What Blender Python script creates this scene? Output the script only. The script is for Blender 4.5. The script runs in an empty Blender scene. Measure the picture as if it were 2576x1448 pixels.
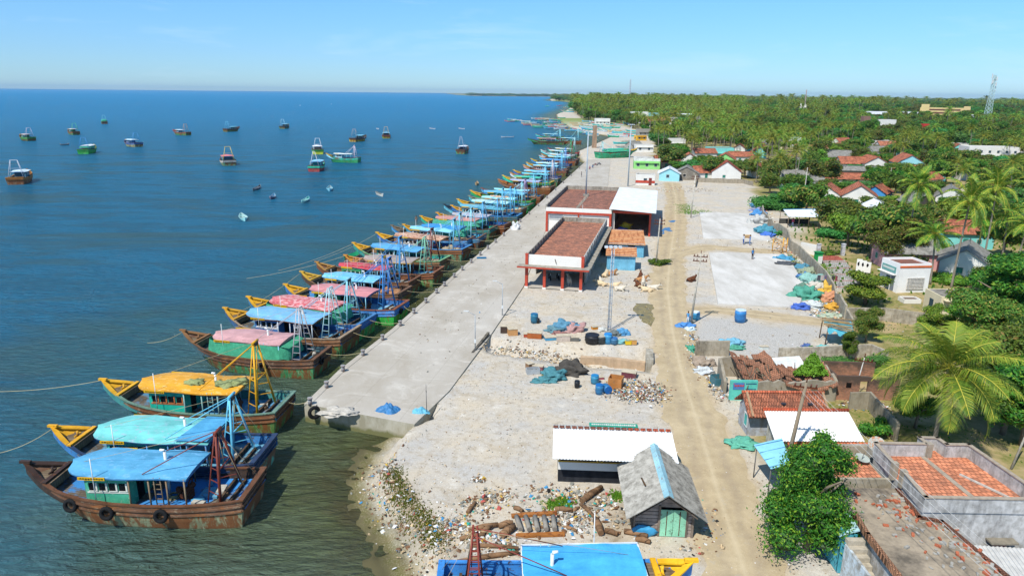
import bpy, math, random
import numpy as np
from mathutils import Vector, Matrix, noise as mnoise
S = bpy.context.scene
R = math.radians
rnd = random.Random(7)
# ---------------------------------------------------------------- camera
PW, PH, PF, CAMH = 2575., 1448., 1740., 25.
ROLL = math.atan(0.0104); HOR = 222+0.0104*1287.5
PITCH = math.atan((PH/2-HOR)*math.cos(ROLL)/PF)
cam = bpy.data.objects.new("camera", bpy.data.cameras.new("camera"))
S.collection.objects.link(cam); S.camera = cam
cam.data.sensor_width = 36.; cam.data.sensor_fit = 'HORIZONTAL'
cam.data.lens = PF/PW*36.; cam.data.clip_start = 0.5; cam.data.clip_end = 90000.
cam.matrix_world = (Matrix.Translation((0, 0, CAMH)) @ Matrix.Rotation(R(90)-PITCH, 4, 'X') @ Matrix.Rotation(ROLL, 4, 'Z'))

def G(x, y, z=0.):
    """ground plan point (at height z) that a point of the survey photo looks at"""
    u = (x-PW/2)/PF; v = (PH/2-y)/PF
    c, s = math.cos(ROLL), math.sin(ROLL)
    uu = c*u-s*v; vv = s*u+c*v
    ry = math.cos(PITCH)+vv*math.sin(PITCH); rz = -math.sin(PITCH)+vv*math.cos(PITCH)
    t = (z-CAMH)/rz
    return (uu*t, ry*t)
def crop(x0, y0, s):
    return lambda x, y, z=0.: G((x0+x/s)/1.0353, (y0+y/s)/1.0353, z)
# ---------------------------------------------------------------- light
SUN_EL, SUN_DIR = 54., (-0.573, -0.819)          # where the sun stands, seen from above
w = bpy.data.worlds.new("World"); S.world = w; w.use_nodes = True
nt = w.node_tree; bg = nt.nodes['Background']
sky = nt.nodes.new('ShaderNodeTexSky'); sky.sky_type = 'NISHITA'; sky.sun_disc = False
sky.sun_elevation = R(SUN_EL); sky.sun_rotation = math.atan2(SUN_DIR[0], SUN_DIR[1])
sky.altitude = 0; sky.air_density = 1.0; sky.dust_density = 0.0; sky.ozone_density = 2.5
tcw = nt.nodes.new('ShaderNodeTexCoord'); sxw = nt.nodes.new('ShaderNodeSeparateXYZ'); nt.links.new(tcw.outputs['Generated'], sxw.inputs[0])
crw = nt.nodes.new('ShaderNodeValToRGB'); nt.links.new(sxw.outputs[2], crw.inputs[0])
for i_, (p_, c_) in enumerate(((0., (.37, .58, .90)), (.05, (.39, .62, .94)), (.13, (.43, .73, 1.02)), (.30, (.50, .84, 1.1)), (.7, (.8, 1., 1.)))):
    e_ = crw.color_ramp.elements[i_] if i_ < 2 else crw.color_ramp.elements.new(p_)
    e_.position = p_; e_.color = (*c_, 1)
mxw = nt.nodes.new('ShaderNodeMix'); mxw.data_type = 'RGBA'; mxw.blend_type = 'MULTIPLY'; mxw.inputs[0].default_value = 1.
nt.links.new(sky.outputs[0], mxw.inputs[6]); nt.links.new(crw.outputs[0], mxw.inputs[7])
mpw = nt.nodes.new('ShaderNodeMapping'); nt.links.new(tcw.outputs['Generated'], mpw.inputs[0]); mpw.inputs['Scale'].default_value = (2.2, 2.2, 16); mpw.inputs['Rotation'].default_value = (.12, .2, .3)
nzw = nt.nodes.new('ShaderNodeTexNoise'); nzw.inputs['Scale'].default_value = 1.7; nzw.inputs['Detail'].default_value = 8; nzw.inputs['Roughness'].default_value = .62; nzw.inputs['Distortion'].default_value = .5; nt.links.new(mpw.outputs[0], nzw.inputs[0])
mrw = nt.nodes.new('ShaderNodeMapRange'); nt.links.new(nzw.outputs[0], mrw.inputs[0])
for i_, v_ in ((1, .54), (2, .8), (3, 0.), (4, .3)): mrw.inputs[i_].default_value = v_
clw = nt.nodes.new('ShaderNodeMix'); clw.data_type = 'RGBA'; nt.links.new(mrw.outputs[0], clw.inputs[0]); nt.links.new(mxw.outputs[2], clw.inputs[6]); clw.inputs[7].default_value = (5.4, 6.6, 7.8, 1)
nt.links.new(clw.outputs[2], bg.inputs[0]); bg.inputs[1].default_value = 0.13
sl = bpy.data.lights.new("sun", 'SUN'); sl.energy = 4.6; sl.angle = R(0.5); sl.color = (1., .955, .88)
so = bpy.data.objects.new("sun", sl); S.collection.objects.link(so)
sd = Vector((SUN_DIR[0]*math.cos(R(SUN_EL)), SUN_DIR[1]*math.cos(R(SUN_EL)), math.sin(R(SUN_EL))))
so.rotation_euler = sd.to_track_quat('Z', 'Y').to_euler(); so.location = (0, 0, 60)
S.view_settings.view_transform = 'Standard'; S.view_settings.look = 'None'
S.view_settings.exposure = 0.28; S.view_settings.gamma = 1
S.render.engine = 'CYCLES'
S.cycles.max_bounces = 5; S.cycles.transparent_max_bounces = 6

# ---------------------------------------------------------------- colours and materials
def hx(h):
    h = h.lstrip('#'); v = [int(h[i:i+2], 16)/255. for i in (0, 2, 4)]
    return tuple((c/12.92 if c <= .04045 else ((c+.055)/1.055)**2.4) for c in v)
_M = {}
class NB:
    def __init__(s, name):
        s.m = bpy.data.materials.new(name); s.m.use_nodes = True
        s.t = s.m.node_tree; s.n = s.t.nodes; s.l = s.t.links
        s.b = s.n['Principled BSDF']; s.out = s.n['Material Output']
        s.tc = s.n.new('ShaderNodeTexCoord')
    def map(s, scale=(1, 1, 1), rot=(0, 0, 0), src='Object'):
        m = s.n.new('ShaderNodeMapping'); s.l.new(s.tc.outputs[src], m.inputs[0])
        m.inputs['Scale'].default_value = scale; m.inputs['Rotation'].default_value = rot
        return m.outputs[0]
    def noise(s, scale, detail=4, rough=.6, vec=None, dist=0.):
        x = s.n.new('ShaderNodeTexNoise'); x.inputs['Scale'].default_value = scale
        x.inputs['Detail'].default_value = detail; x.inputs['Roughness'].default_value = rough
        x.inputs['Distortion'].default_value = dist
        s.l.new(vec if vec is not None else s.tc.outputs['Object'], x.inputs['Vector']); return x.outputs['Fac']
    def ramp(s, fac, a, b, lo=0., hi=1.):
        r = s.n.new('ShaderNodeMapRange'); s.l.new(fac, r.inputs['Value'])
        r.inputs['From Min'].default_value = a; r.inputs['From Max'].default_value = b
        r.inputs['To Min'].default_value = lo; r.inputs['To Max'].default_value = hi
        return r.outputs[0]
    def mix(s, fac, a, b, mode='MIX'):
        x = s.n.new('ShaderNodeMix'); x.data_type = 'RGBA'; x.blend_type = mode
        for inp, v in ((x.inputs[0], fac), (x.inputs[6], a), (x.inputs[7], b)):
            if isinstance(v, (int, float)): inp.default_value = v
            elif isinstance(v, tuple): inp.default_value = (*v[:3], 1)
            else: s.l.new(v, inp)
        return x.outputs[2]
    def math(s, op, a, b=0.):
        x = s.n.new('ShaderNodeMath'); x.operation = op
        for inp, v in ((x.inputs[0], a), (x.inputs[1], b)):
            if isinstance(v, (int, float)): inp.default_value = v
            else: s.l.new(v, inp)
        return x.outputs[0]
    def attr(s, name):
        x = s.n.new('ShaderNodeAttribute'); x.attribute_name = name; return x.outputs['Fac']
    def bump(s, h, strength=.4, dist=.05):
        x = s.n.new('ShaderNodeBump'); x.inputs['Strength'].default_value = strength
        x.inputs['Distance'].default_value = dist; s.l.new(h, x.inputs['Height'])
        s.l.new(x.outputs[0], s.b.inputs['Normal']); return x
    def set(s, col=None, rough=None, spec=None, metal=None):
        if col is not None:
            if isinstance(col, tuple): s.b.inputs['Base Color'].default_value = (*col[:3], 1)
            else: s.l.new(col, s.b.inputs['Base Color'])
        if rough is not None: s.b.inputs['Roughness'].default_value = rough
        if spec is not None: s.b.inputs['Specular IOR Level'].default_value = spec
        if metal is not None: s.b.inputs['Metallic'].default_value = metal
def soft(c):
    r, g, b_ = c
    return (r+.05*b_, g+.14*b_, b_) if b_ > g and b_ > r*1.5 else c
def paint(col, worn='#5a3a22', amt=.3, rough=.55, scale=1.6, var=.25, stretch=(1, 1, 1)):
    """weathered paint: patches of fading plus wear that shows what is under it"""
    k = ('p', col, worn, amt, rough, scale, stretch)
    if k in _M: return _M[k]
    b = NB('paint'); c = soft(hx(col))
    v = b.map(stretch)
    n1 = b.noise(scale*.55, 5, .65, v); n2 = b.noise(scale*2.3, 8, .75, v, .4)
    base = b.mix(b.ramp(n1, .35, .68), tuple(x*(1-var) for x in c), tuple(min(.9, x*(1+var*.55)+.015) for x in c))
    t = .70-amt*.38
    base = b.mix(b.ramp(n2, t-.03, t+.05), base, hx(worn))
    fine = b.noise(scale*14, 3, .7, v)
    base = b.mix(b.ramp(fine, .3, .8, 0, .3), base, tuple(x*.55 for x in c))
    b.set(base, rough, .3); b.bump(n2, .25, .02)
    _M[k] = b.m; return b.m
def plain(col, rough=.7, var=.2, scale=3., metal=0, bumpd=0., col2=None, lo=.4, hi=.65):
    k = ('q', col, rough, var, scale, metal, bumpd, col2, lo, hi)
    if k in _M: return _M[k]
    b = NB('surface'); c = hx(col); c2 = hx(col2) if col2 else tuple(x*(1-var*1.6) for x in c)
    n = b.noise(scale, 6, .7)
    col_ = b.mix(b.ramp(n, lo, hi), c, c2)
    f = b.noise(scale*9, 3, .7)
    col_ = b.mix(b.ramp(f, .3, .8, 0, .25), col_, tuple(x*.6 for x in c))
    b.set(col_, rough, .25, metal)
    if bumpd: b.bump(f, .6, bumpd)
    _M[k] = b.m; return b.m
def stained(col='#c9c6bd', dark='#34342f', amt=.4, low='#8a7f6a'):
    """lime-washed or cement wall with black streaks running down from the top"""
    k = ('s', col, dark, amt, low)
    if k in _M: return _M[k]
    b = NB('stained_wall'); c = hx(col)
    n1 = b.noise(1.2, 6, .7, b.map((1, 1, .28))); n2 = b.noise(5, 5, .7, b.map((1, 1, .2)))
    m = b.math('MULTIPLY', b.ramp(n1, .42, .68), b.ramp(n2, .3, .7, .3, 1.))
    base = b.mix(b.ramp(b.noise(2.5, 6, .7), .4, .7), c, hx(low))
    b.set(b.mix(b.math('MULTIPLY', m, amt*2), base, hx(dark)), .9, .2)
    b.bump(n2, .3, .02); _M[k] = b.m; return b.m
def tiles(col='#b5563a', dark='#4a2c24', rot=0., w=.28, amt=.5, moss=None):
    """clay roof tiles: courses and columns as bump, each tile its own tone"""
    k = ('t', col, dark, round(rot, 2), w, amt)
    if k in _M: return _M[k]
    b = NB('clay_tiles'); c = hx(col)
    v = b.map((1, 1, 1), (0, 0, -rot))
    br = b.n.new('ShaderNodeTexBrick'); b.l.new(v, br.inputs['Vector'])
    br.inputs['Scale'].default_value = 1.; br.offset = .5
    br.inputs['Brick Width'].default_value = w; br.inputs['Row Height'].default_value = w*1.25
    br.inputs['Mortar Size'].default_value = .02; br.inputs['Mortar Smooth'].default_value = .3
    br.inputs['Color1'].default_value = (*[x*1.25 for x in c], 1)
    br.inputs['Color2'].default_value = (*[x*.72 for x in c], 1)
    br.inputs['Mortar'].default_value = (*[x*.22 for x in c], 1)
    n = b.noise(.9, 7, .75)
    col_ = b.mix(b.ramp(n, .5-amt*.15, .74-amt*.12, 0, .8), br.outputs['Color'], hx(dark))
    b.set(col_, .85, .2); b.bump(br.outputs['Fac'], -.7, .03) if False else b.bump(b.math('SUBTRACT', 1., br.outputs['Fac']), .8, .03)
    _M[k] = b.m; return b.m
def brickwall(col='#9a6a50', dark='#4a4038', amt=.5):
    k = ('bw', col, dark, amt)
    if k in _M: return _M[k]
    b = NB('brick_wall'); sp = b.n.new('ShaderNodeSeparateXYZ'); b.l.new(b.tc.outputs['Object'], sp.inputs[0]); cb = b.n.new('ShaderNodeCombineXYZ')
    b.l.new(b.math('ADD', sp.outputs[0], sp.outputs[1]), cb.inputs[0]); b.l.new(sp.outputs[2], cb.inputs[1])
    br = b.n.new('ShaderNodeTexBrick'); b.l.new(cb.outputs[0], br.inputs['Vector']); c = hx(col); br.inputs['Scale'].default_value = 1.; br.inputs['Brick Width'].default_value = .26; br.inputs['Row Height'].default_value = .1; br.inputs['Mortar Size'].default_value = .012
    br.inputs['Color1'].default_value = (*[x*1.2 for x in c], 1); br.inputs['Color2'].default_value = (*[x*.7 for x in c], 1); br.inputs['Mortar'].default_value = (*hx('#8a8070'), 1)
    n = b.noise(1.3, 7, .7); hi = b.math('ADD', b.math('MULTIPLY', sp.outputs[2], .25), n)
    b.set(b.mix(b.ramp(hi, .85-amt*.4, 1.1-amt*.3, 0, .9), br.outputs['Color'], hx(dark)), .9, .15); b.bump(br.outputs['Fac'], -.5, .02)
    _M[k] = b.m; return b.m
def planks(col='#7d6a55', dark='#3c3026', w=.22, rot=0., axis=0, blue=None):
    k = ('k', col, dark, w, rot, axis, blue)
    if k in _M: return _M[k]
    b = NB('planks'); v = b.map((1, 1, 1), (0, 0, rot))
    br = b.n.new('ShaderNodeTexBrick'); b.l.new(v, br.inputs['Vector']); br.offset = .37
    br.inputs['Scale'].default_value = 1.; br.inputs['Brick Width'].default_value = 3.1
    br.inputs['Row Height'].default_value = w; br.inputs['Mortar Size'].default_value = .012
    c = hx(col)
    br.inputs['Color1'].default_value = (*[x*1.2 for x in c], 1)
    br.inputs['Color2'].default_value = (*[x*.7 for x in c], 1)
    br.inputs['Mortar'].default_value = (*[x*.2 for x in c], 1)
    n = b.noise(1.3, 6, .7)
    col_ = b.mix(b.ramp(n, .42, .7, 0, .7), br.outputs['Color'], hx(dark))
    if blue: col_ = b.mix(b.ramp(b.noise(.55, 5, .6), .46, .54), col_, hx(blue))
    b.set(col_, .8, .25); b.bump(b.math('SUBTRACT', 1., br.outputs['Fac']), .5, .02)
    _M[k] = b.m; return b.m
def leafmat(name, c1, c2, c3=None, trans=.25, rnd_=.35, nscale=.9):
    k = ('l', name)
    if k in _M: return _M[k]
    b = NB(name); oi = b.n.new('ShaderNodeObjectInfo')
    n = b.noise(nscale, 3, .6)
    col = b.mix(b.ramp(n, .36, .64), hx(c1), hx(c2))
    if c3:
        g = b.n.new('ShaderNodeNewGeometry')
        col = b.mix(b.ramp(g.outputs['Random Per Island'], .72, .9, 0, .85), col, hx(c3))
    hs = b.n.new('ShaderNodeHueSaturation')
    b.l.new(b.ramp(oi.outputs['Random'], 0, 1, .5-.035, .5+.03), hs.inputs['Hue'])
    b.l.new(b.ramp(oi.outputs['Random'], 0, 1, 1-rnd_, 1+rnd_), hs.inputs['Value'])
    b.l.new(col, hs.inputs['Color'])
    b.set(hs.outputs[0], .55, .3)
    tr = b.n.new('ShaderNodeBsdfTranslucent'); b.l.new(hs.outputs[0], tr.inputs[0])
    mx = b.n.new('ShaderNodeMixShader'); mx.inputs[0].default_value = trans
    b.l.new(b.b.outputs[0], mx.inputs[1]); b.l.new(tr.outputs[0], mx.inputs[2])
    b.l.new(mx.outputs[0], b.out.inputs[0]); _M[k] = b.m; return b.m

# ---------------------------------------------------------------- mesh building
class MB:
    def __init__(s): s.v = []; s.f = []; s.m = []; s.sm = []
    def add(s, vs, fs, m=0, smooth=False):
        o = len(s.v); s.v += [tuple(p) for p in vs]
        for f in fs: s.f.append(tuple(i+o for i in f)); s.m.append(m); s.sm.append(smooth)
        return s
    def box(s, cx, cy, cz, sx, sy, sz, rz=0., m=0, top=None):
        """box by centre and size; top scales the upper face"""
        c, n = math.cos(rz), math.sin(rz); t = top or (1, 1); vs = []
        for z, k in ((-1, (1, 1)), (1, t)):
            for a, b in ((-1, -1), (1, -1), (1, 1), (-1, 1)):
                x, y = a*sx/2*k[0], b*sy/2*k[1]; vs.append((cx+x*c-y*n, cy+x*n+y*c, cz+z*sz/2))
        return s.add(vs, [(3, 2, 1, 0), (4, 5, 6, 7), (0, 1, 5, 4), (1, 2, 6, 5), (2, 3, 7, 6), (3, 0, 4, 7)], m)
    def bar(s, p0, p1, w, h=None, m=0):
        p0, p1 = Vector(p0), Vector(p1); d = (p1-p0)
        if d.length < 1e-6: return s
        d.normalize(); up = Vector((0, 0, 1)) if abs(d.z) < .95 else Vector((1, 0, 0))
        a = d.cross(up).normalized()*w/2; b = a.cross(d).normalized()*(h or w)/2
        vs = [p+q for p in (p0, p1) for q in (-a-b, a-b, a+b, -a+b)]
        return s.add(vs, [(3, 2, 1, 0), (4, 5, 6, 7), (0, 1, 5, 4), (1, 2, 6, 5), (2, 3, 7, 6), (3, 0, 4, 7)], m)
    def tube(s, pts, r, n=6, m=0, r1=None, cap=True):
        pts = [Vector(p) for p in pts]; k = len(pts); vs = []; fs = []
        for i, p in enumerate(pts):
            d = (pts[min(i+1, k-1)]-pts[max(i-1, 0)]); d.normalize()
            up = Vector((0, 0, 1)) if abs(d.z) < .9 else Vector((1, 0, 0))
            a = d.cross(up).normalized(); b = d.cross(a).normalized()
            rr = r if r1 is None else r+(r1-r)*i/(k-1)
            if isinstance(r, (list, tuple)): rr = r[i]
            for j in range(n):
                t = 2*math.pi*j/n; vs.append(p+a*math.cos(t)*rr+b*math.sin(t)*rr)
        for i in range(k-1):
            for j in range(n):
                j2 = (j+1) % n; fs.append((i*n+j, i*n+j2, (i+1)*n+j2, (i+1)*n+j))
        if cap: fs += [tuple(range(n))[::-1], tuple(range((k-1)*n, k*n))]
        s.add(vs, fs[:-2] if cap else fs, m, True)
        if cap:
            o = len(s.v)-k*n
            for f in fs[-2:]: s.f.append(tuple(i+o for i in f)); s.m.append(m); s.sm.append(False)
        return s
    def prism(s, pts, z0, z1, m=0, mtop=None):
        n = len(pts); z0 = z0 if hasattr(z0, '__len__') else [z0]*n; z1 = z1 if hasattr(z1, '__len__') else [z1]*n
        vs = [(p[0], p[1], z) for p, z in zip(pts, z0)]+[(p[0], p[1], z) for p, z in zip(pts, z1)]
        area = sum(pts[i][0]*pts[(i+1) % n][1]-pts[(i+1) % n][0]*pts[i][1] for i in range(n))
        q = [(i, (i+1) % n, n+(i+1) % n, n+i) for i in range(n)]
        b, t = tuple(range(n))[::-1], tuple(range(n, 2*n))
        if area < 0: q = [x[::-1] for x in q]; b, t = b[::-1], t[::-1]
        s.add(vs, q+[b], m); o = len(s.v)-2*n
        s.f.append(tuple(i+o for i in t)); s.m.append(m if mtop is None else mtop); s.sm.append(False); return s
    def torus(s, c, axis, R_, r, N=18, n=8, m=0):
        c = Vector(c); ax = Vector(axis).normalized(); u = ax.orthogonal().normalized(); v = ax.cross(u)
        vs = []; fs = []
        for i in range(N):
            t = 2*math.pi*i/N; d = u*math.cos(t)+v*math.sin(t)
            for j in range(n):
                q = 2*math.pi*j/n; vs.append(c+d*(R_+r*math.cos(q))+ax*r*math.sin(q))
        for i in range(N):
            for j in range(n): fs.append((i*n+j, ((i+1) % N)*n+j, ((i+1) % N)*n+(j+1) % n, i*n+(j+1) % n))
        return s.add(vs, fs, m, True)
    def blob(s, c, r, seed=0, sub=2, amp=.3, m=0, fr=1.6, flat=None):
        """lumpy heap: displaced icosphere, optional floor height"""
        vs, fs = ICO[sub]; out = []
        r = Vector(r) if hasattr(r, '__len__') else Vector((r, r, r)); c = Vector(c)
        for p in vs:
            q = Vector(p); k = 1+amp*mnoise.noise(q*fr+Vector((seed*7.3, seed*3.1, seed*1.7)))*1.6
            k += amp*.5*mnoise.noise(q*fr*2.7+Vector((seed*2.3, 5, seed)))
            o = Vector((q.x*r.x*k, q.y*r.y*k, q.z*r.z*k))+c
            if flat is not None and o.z < flat: o.z = flat
            out.append(o)
        return s.add(out, fs, m, sub >= 3)
    def build(s, name, mats, parent=None, data_only=False):
        me = bpy.data.meshes.new(name)
        me.from_pydata(s.v, [], s.f)
        for mt in (mats if isinstance(mats, (list, tuple)) else [mats]): me.materials.append(mt)
        me.polygons.foreach_set('material_index', s.m); me.polygons.foreach_set('use_smooth', s.sm); me.update()
        if data_only: return me
        return link(name, me, parent)
def _ico(sub):
    import bmesh
    bm = bmesh.new(); bmesh.ops.create_icosphere(bm, subdivisions=sub, radius=1)
    r = ([tuple(v.co) for v in bm.verts], [tuple(v.index for v in f.verts) for f in bm.faces]); bm.free(); return r
ICO = {i: _ico(i) for i in (1, 2, 3, 4)}
def link(name, me, parent=None):
    o = bpy.data.objects.new(name, me); S.collection.objects.link(o)
    if parent is not None: o.parent = parent
    return o
def tag(o, label, cat=None, group=None, kind=None):
    o['label'] = label
    if cat: o['category'] = cat
    if group: o['group'] = group
    if kind: o['kind'] = kind
    return o
def thing(name, label, cat, loc=(0, 0, 0), rz=0., group=None):
    o = link(name, None); o.empty_display_size = .3; o.location = loc; o.rotation_euler = (0, 0, rz)
    return tag(o, label, cat, group)
def struct(o, kind='structure'):
    o['kind'] = kind; return o
def dup(o, loc=None, rz=None, sc=None, label=None, group=None):
    r = o.copy(); S.collection.objects.link(r)
    if loc is not None: r.location = loc
    if rz is not None: r.rotation_euler = (0, 0, rz)
    if sc is not None: r.scale = (sc, sc, sc) if not hasattr(sc, '__len__') else sc
    if label: r['label'] = label
    if group: r['group'] = group
    for ch in o.children:
        c = ch.copy(); S.collection.objects.link(c); c.parent = r
        for g in ch.children:
            d = g.copy(); S.collection.objects.link(d); d.parent = c
    return r
def lerp(a, b, t): return a+(b-a)*t
def interp(x, xs, ys): return float(np.interp(x, xs, ys))
def frame(P0, P1):
    """local frame along P0->P1: returns f(a,b)->(x,y), length, angle; b grows to the left"""
    d = Vector((P1[0]-P0[0], P1[1]-P0[1])); L = d.length; d.normalize()
    return (lambda a, b: (P0[0]+d.x*a-d.y*b, P0[1]+d.y*a+d.x*b)), L, math.atan2(d.y, d.x)

# ---------------------------------------------------------------- land and sea
WATER = -1.5
quay_edge = [G(*p) for p in ((765, 1018), (850, 935), (985, 830), (1155, 680), (1320, 545), (1478, 402))]
def qx(y): return float(np.interp(y, [p[1] for p in quay_edge], [p[0] for p in quay_edge]))
coast = [G(*p) for p in ((1215, 1750), (1160, 1448), (1125, 1380), (1080, 1300), (1012, 1225), (985, 1170), (1012, 1110))]
coast += [(-7.4, 48.6), (-5.6, 51.2), (-7.5, 57.), (-10.2, 66.)]+[(p[0]+2.2, p[1]) for p in quay_edge[2:]]
coast += [G(*p) for p in ((1478, 398), (1460, 378), (1525, 350), (1548, 339), (1500, 331), (1440, 318), (1424, 308), (1409, 297),
          (1404, 286), (1425, 278), (1437, 270), (1444, 258), (1420, 254.5), (1390, 253.7), (1383, 250), (1398, 246.5),
          (1390, 243.2), (1285, 242.3), (1190, 241.2), (1150, 239.))]
coast += [(-6000, 60000), (90000, 60000), (90000, -200), (coast[0][0], -200)]
CP = np.array(coast)
def sdf(P, poly=CP):
    """signed distance to the coast polygon, positive on land"""
    d2 = np.full(len(P), 1e18); ins = np.zeros(len(P), bool); n = len(poly)
    for i in range(n):
        a = poly[i]; b = poly[(i+1) % n]; e = b-a; w_ = P-a
        t = np.clip((w_@e)/max(e@e, 1e-9), 0, 1); q = w_-t[:, None]*e
        d2 = np.minimum(d2, (q*q).sum(1))
        c1 = (a[1] <= P[:, 1]) & (b[1] > P[:, 1]); c2 = (b[1] <= P[:, 1]) & (a[1] > P[:, 1])
        cr = e[0]*w_[:, 1]-e[1]*w_[:, 0]
        ins ^= (c1 & (cr > 0)) | (c2 & (cr < 0))
    return np.where(ins, 1, -1)*np.sqrt(d2)
def pdist(P, line):
    d2 = np.full(len(P), 1e18)
    for a, b in zip(line[:-1], line[1:]):
        a = np.array(a); b = np.array(b); e = b-a; w_ = P-a; t = np.clip((w_@e)/max(e@e, 1e-9), 0, 1)
        q = w_-t[:, None]*e; d2 = np.minimum(d2, (q*q).sum(1))
    return np.sqrt(d2)
def vnoise(P, sc, seed=0):
    """cheap value noise on plan coordinates"""
    Q = P/sc+seed*13.7; I = np.floor(Q).astype(np.int64); F_ = Q-I; F_ = F_*F_*(3-2*F_)
    def h(ix, iy):
        n = (ix*374761393+iy*668265263+seed*974711) & 0x7fffffff
        n = ((n ^ (n >> 13))*1274126177) & 0x7fffffff; return ((n ^ (n >> 16)) & 0xffff)/65535.
    a, b, c, d = h(I[:, 0], I[:, 1]), h(I[:, 0]+1, I[:, 1]), h(I[:, 0], I[:, 1]+1), h(I[:, 0]+1, I[:, 1]+1)
    return (a*(1-F_[:, 0])+b*F_[:, 0])*(1-F_[:, 1])+(c*(1-F_[:, 0])+d*F_[:, 0])*F_[:, 1]-.5
def polar(r0, r1, nr, th0, th1, nth):
    r = np.exp(np.linspace(math.log(r0), math.log(r1), nr)); th = np.radians(np.linspace(th0, th1, nth))
    X = np.outer(r, np.sin(th)); Y = np.outer(r, np.cos(th)); P = np.stack([X.ravel(), Y.ravel()], 1)
    i = np.arange((nr-1)*nth).reshape(nr-1, nth)[:, :-1].ravel()
    F_ = np.stack([i, i+1, i+nth+1, i+nth], 1)[:, ::-1]
    return P, F_
def gridmesh(name, P, Z, F_, mats, attrs={}, smooth=True):
    me = bpy.data.meshes.new(name); me.vertices.add(len(P)); me.loops.add(F_.size); me.polygons.add(len(F_))
    me.vertices.foreach_set('co', np.column_stack([P, Z]).astype(np.float32).ravel())
    me.loops.foreach_set('vertex_index', F_.astype(np.int32).ravel())
    me.polygons.foreach_set('loop_start', np.arange(0, F_.size, F_.shape[1], dtype=np.int32))
    me.update(calc_edges=True); me.polygons.foreach_set('use_smooth', np.full(len(F_), smooth))
    for k, v in attrs.items():
        a = me.attributes.new(k, 'FLOAT', 'POINT'); a.data.foreach_set('value', v.astype(np.float32))
    for m in mats: me.materials.append(m)
    return link(name, me)
R7 = crop(1200, 780, 2482/600.)
ditch_near = [R7(250, 560), R7(700, 610), R7(1080, 672), R7(1600, 725), R7(1995, 775)]
ditch_far = [R7(300, 385), R7(700, 440), R7(1150, 470), R7(1600, 480), R7(2030, 490)]
def smooth(x, a, b):
    t = np.clip((x-a)/(b-a), 0, 1); return t*t*(3-2*t)
def height(P):
    d = sdf(P); n = vnoise(P, 2.6, 1)*1.2+vnoise(P, .9, 2)*.6
    rr = np.hypot(P[:, 0], P[:, 1])
    dd = d+n*smooth(-d, -3, 1)*np.where(rr < 60, 1, 0)
    z = -1.25*smooth(-dd, -.25, 1.6)-.75*smooth(-dd, 1.2, 6.5)-3*smooth(-dd, 7, 30)
    # boulder-strewn toe
    z += (vnoise(P, .7, 5)*.35+vnoise(P, .35, 6)*.2)*smooth(-dd, 0, .8)*smooth(-dd, 6, 3.)*np.where(rr < 60, 1, 0)
    # open ditch
    m = (rr > 50) & (rr < 85) & (P[:, 0] > -5) & (P[:, 0] < 16)
    if m.any():
        Q = P[m]; xn = [p[0] for p in ditch_near]; nearY = np.interp(Q[:, 0], xn, [p[1] for p in ditch_near])
        farY = np.interp(Q[:, 0], [p[0] for p in ditch_far], [p[1] for p in ditch_far])
        s = (Q[:, 1]-nearY)/(farY-nearY); s += vnoise(Q, .9, 8)*.12
        dep = np.interp(s, [-.02, .06, .12, .3, .42, .55, .6, .8, .93, 1.], [0, -1.3, -1.75, -1.75, -1.2, -1., -.75, -.55, -.08, 0])
        ed = smooth(Q[:, 0], -2.7, -2.3)*smooth(Q[:, 0], 13.6, 13.3)
        z[m] += dep*ed+np.where(dep < -.1, vnoise(Q, .5, 9)*.35, 0)*ed
    z += (vnoise(P, 7, 3)*.12+vnoise(P, 1.3, 4)*.045)*smooth(d, 0, 4)*np.where(rr < 250, 1, 0)
    return z, d
road1 = [G(*p) for p in ((1930, 1700), (1875, 1448), (1815, 1270), (1760, 1080), (1712, 930), (1690, 830), (1678, 730), (1684, 650), (1697, 570), (1700, 500), (1690, 460))]
road2 = [G(*p) for p in ((1684, 640), (1780, 622), (1960, 634))]
road3 = [G(*p) for p in ((1690, 790), (1800, 778), (2070, 812))]
P, F_ = polar(16, 62000, 760, -62, 62, 440)
Z, D = height(P)
rr = np.hypot(P[:, 0], P[:, 1])
rd = np.minimum(np.minimum(pdist(P, road1)-2.3, pdist(P, road2)-2.), pdist(P, road3)-1.5)
vill = [G(*p) for p in ((2640, 1448), (2150, 1448), (2060, 1250), (1960, 1150), (1880, 1060), (2075, 890), (2130, 800), (2000, 640), (1955, 520), (1900, 470), (1860, 452), (1750, 452), (1700, 440), (1665, 425), (1640, 400), (1640, 345), (1560, 312), (1470, 305), (1440, 280))]
vill += [G(1442, 262), G(1400, 254.8), G(1392, 248.5), G(1396, 245.5), G(1290, 242.8), G(1160, 240.5), (-5000, 50000), (40000, 50000), (60000, 100), (60, 10)]
vd = sdf(P, np.array(vill))
vgreen = smooth(vd+vnoise(P, 9, 11)*8, -1, 3)
fields = smooth(rr, 500, 750)*smooth(vnoise(P*np.array([1, .35]), 90, 12), .0, .12)
attrs = dict(road=smooth(-(rd+vnoise(P, 2, 7)*1.3), -.8, .8), green=vgreen, shore=np.clip(D, -60, 60), field=fields)
attrs['dirty'] = smooth(-np.minimum(pdist(P, [G(990, 1190), G(1060, 1310), G(1130, 1380), G(1180, 1448), G(1500, 1448), G(1560, 1330), G(1620, 1240)])-.6, pdist(P, [G(1380, 1290), G(1560, 1240)])-.4)+vnoise(P, 1.2, 19)*1.4, -.9, .7)
attrs['pale'] = smooth(sdf(P, np.array([G(*p) for p in ((1765, 800), (2060, 822), (2050, 880), (1950, 905), (1850, 880), (1740, 850))]))+vnoise(P, 2, 17)*2, -.8, .8)
b = NB('ground')
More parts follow.
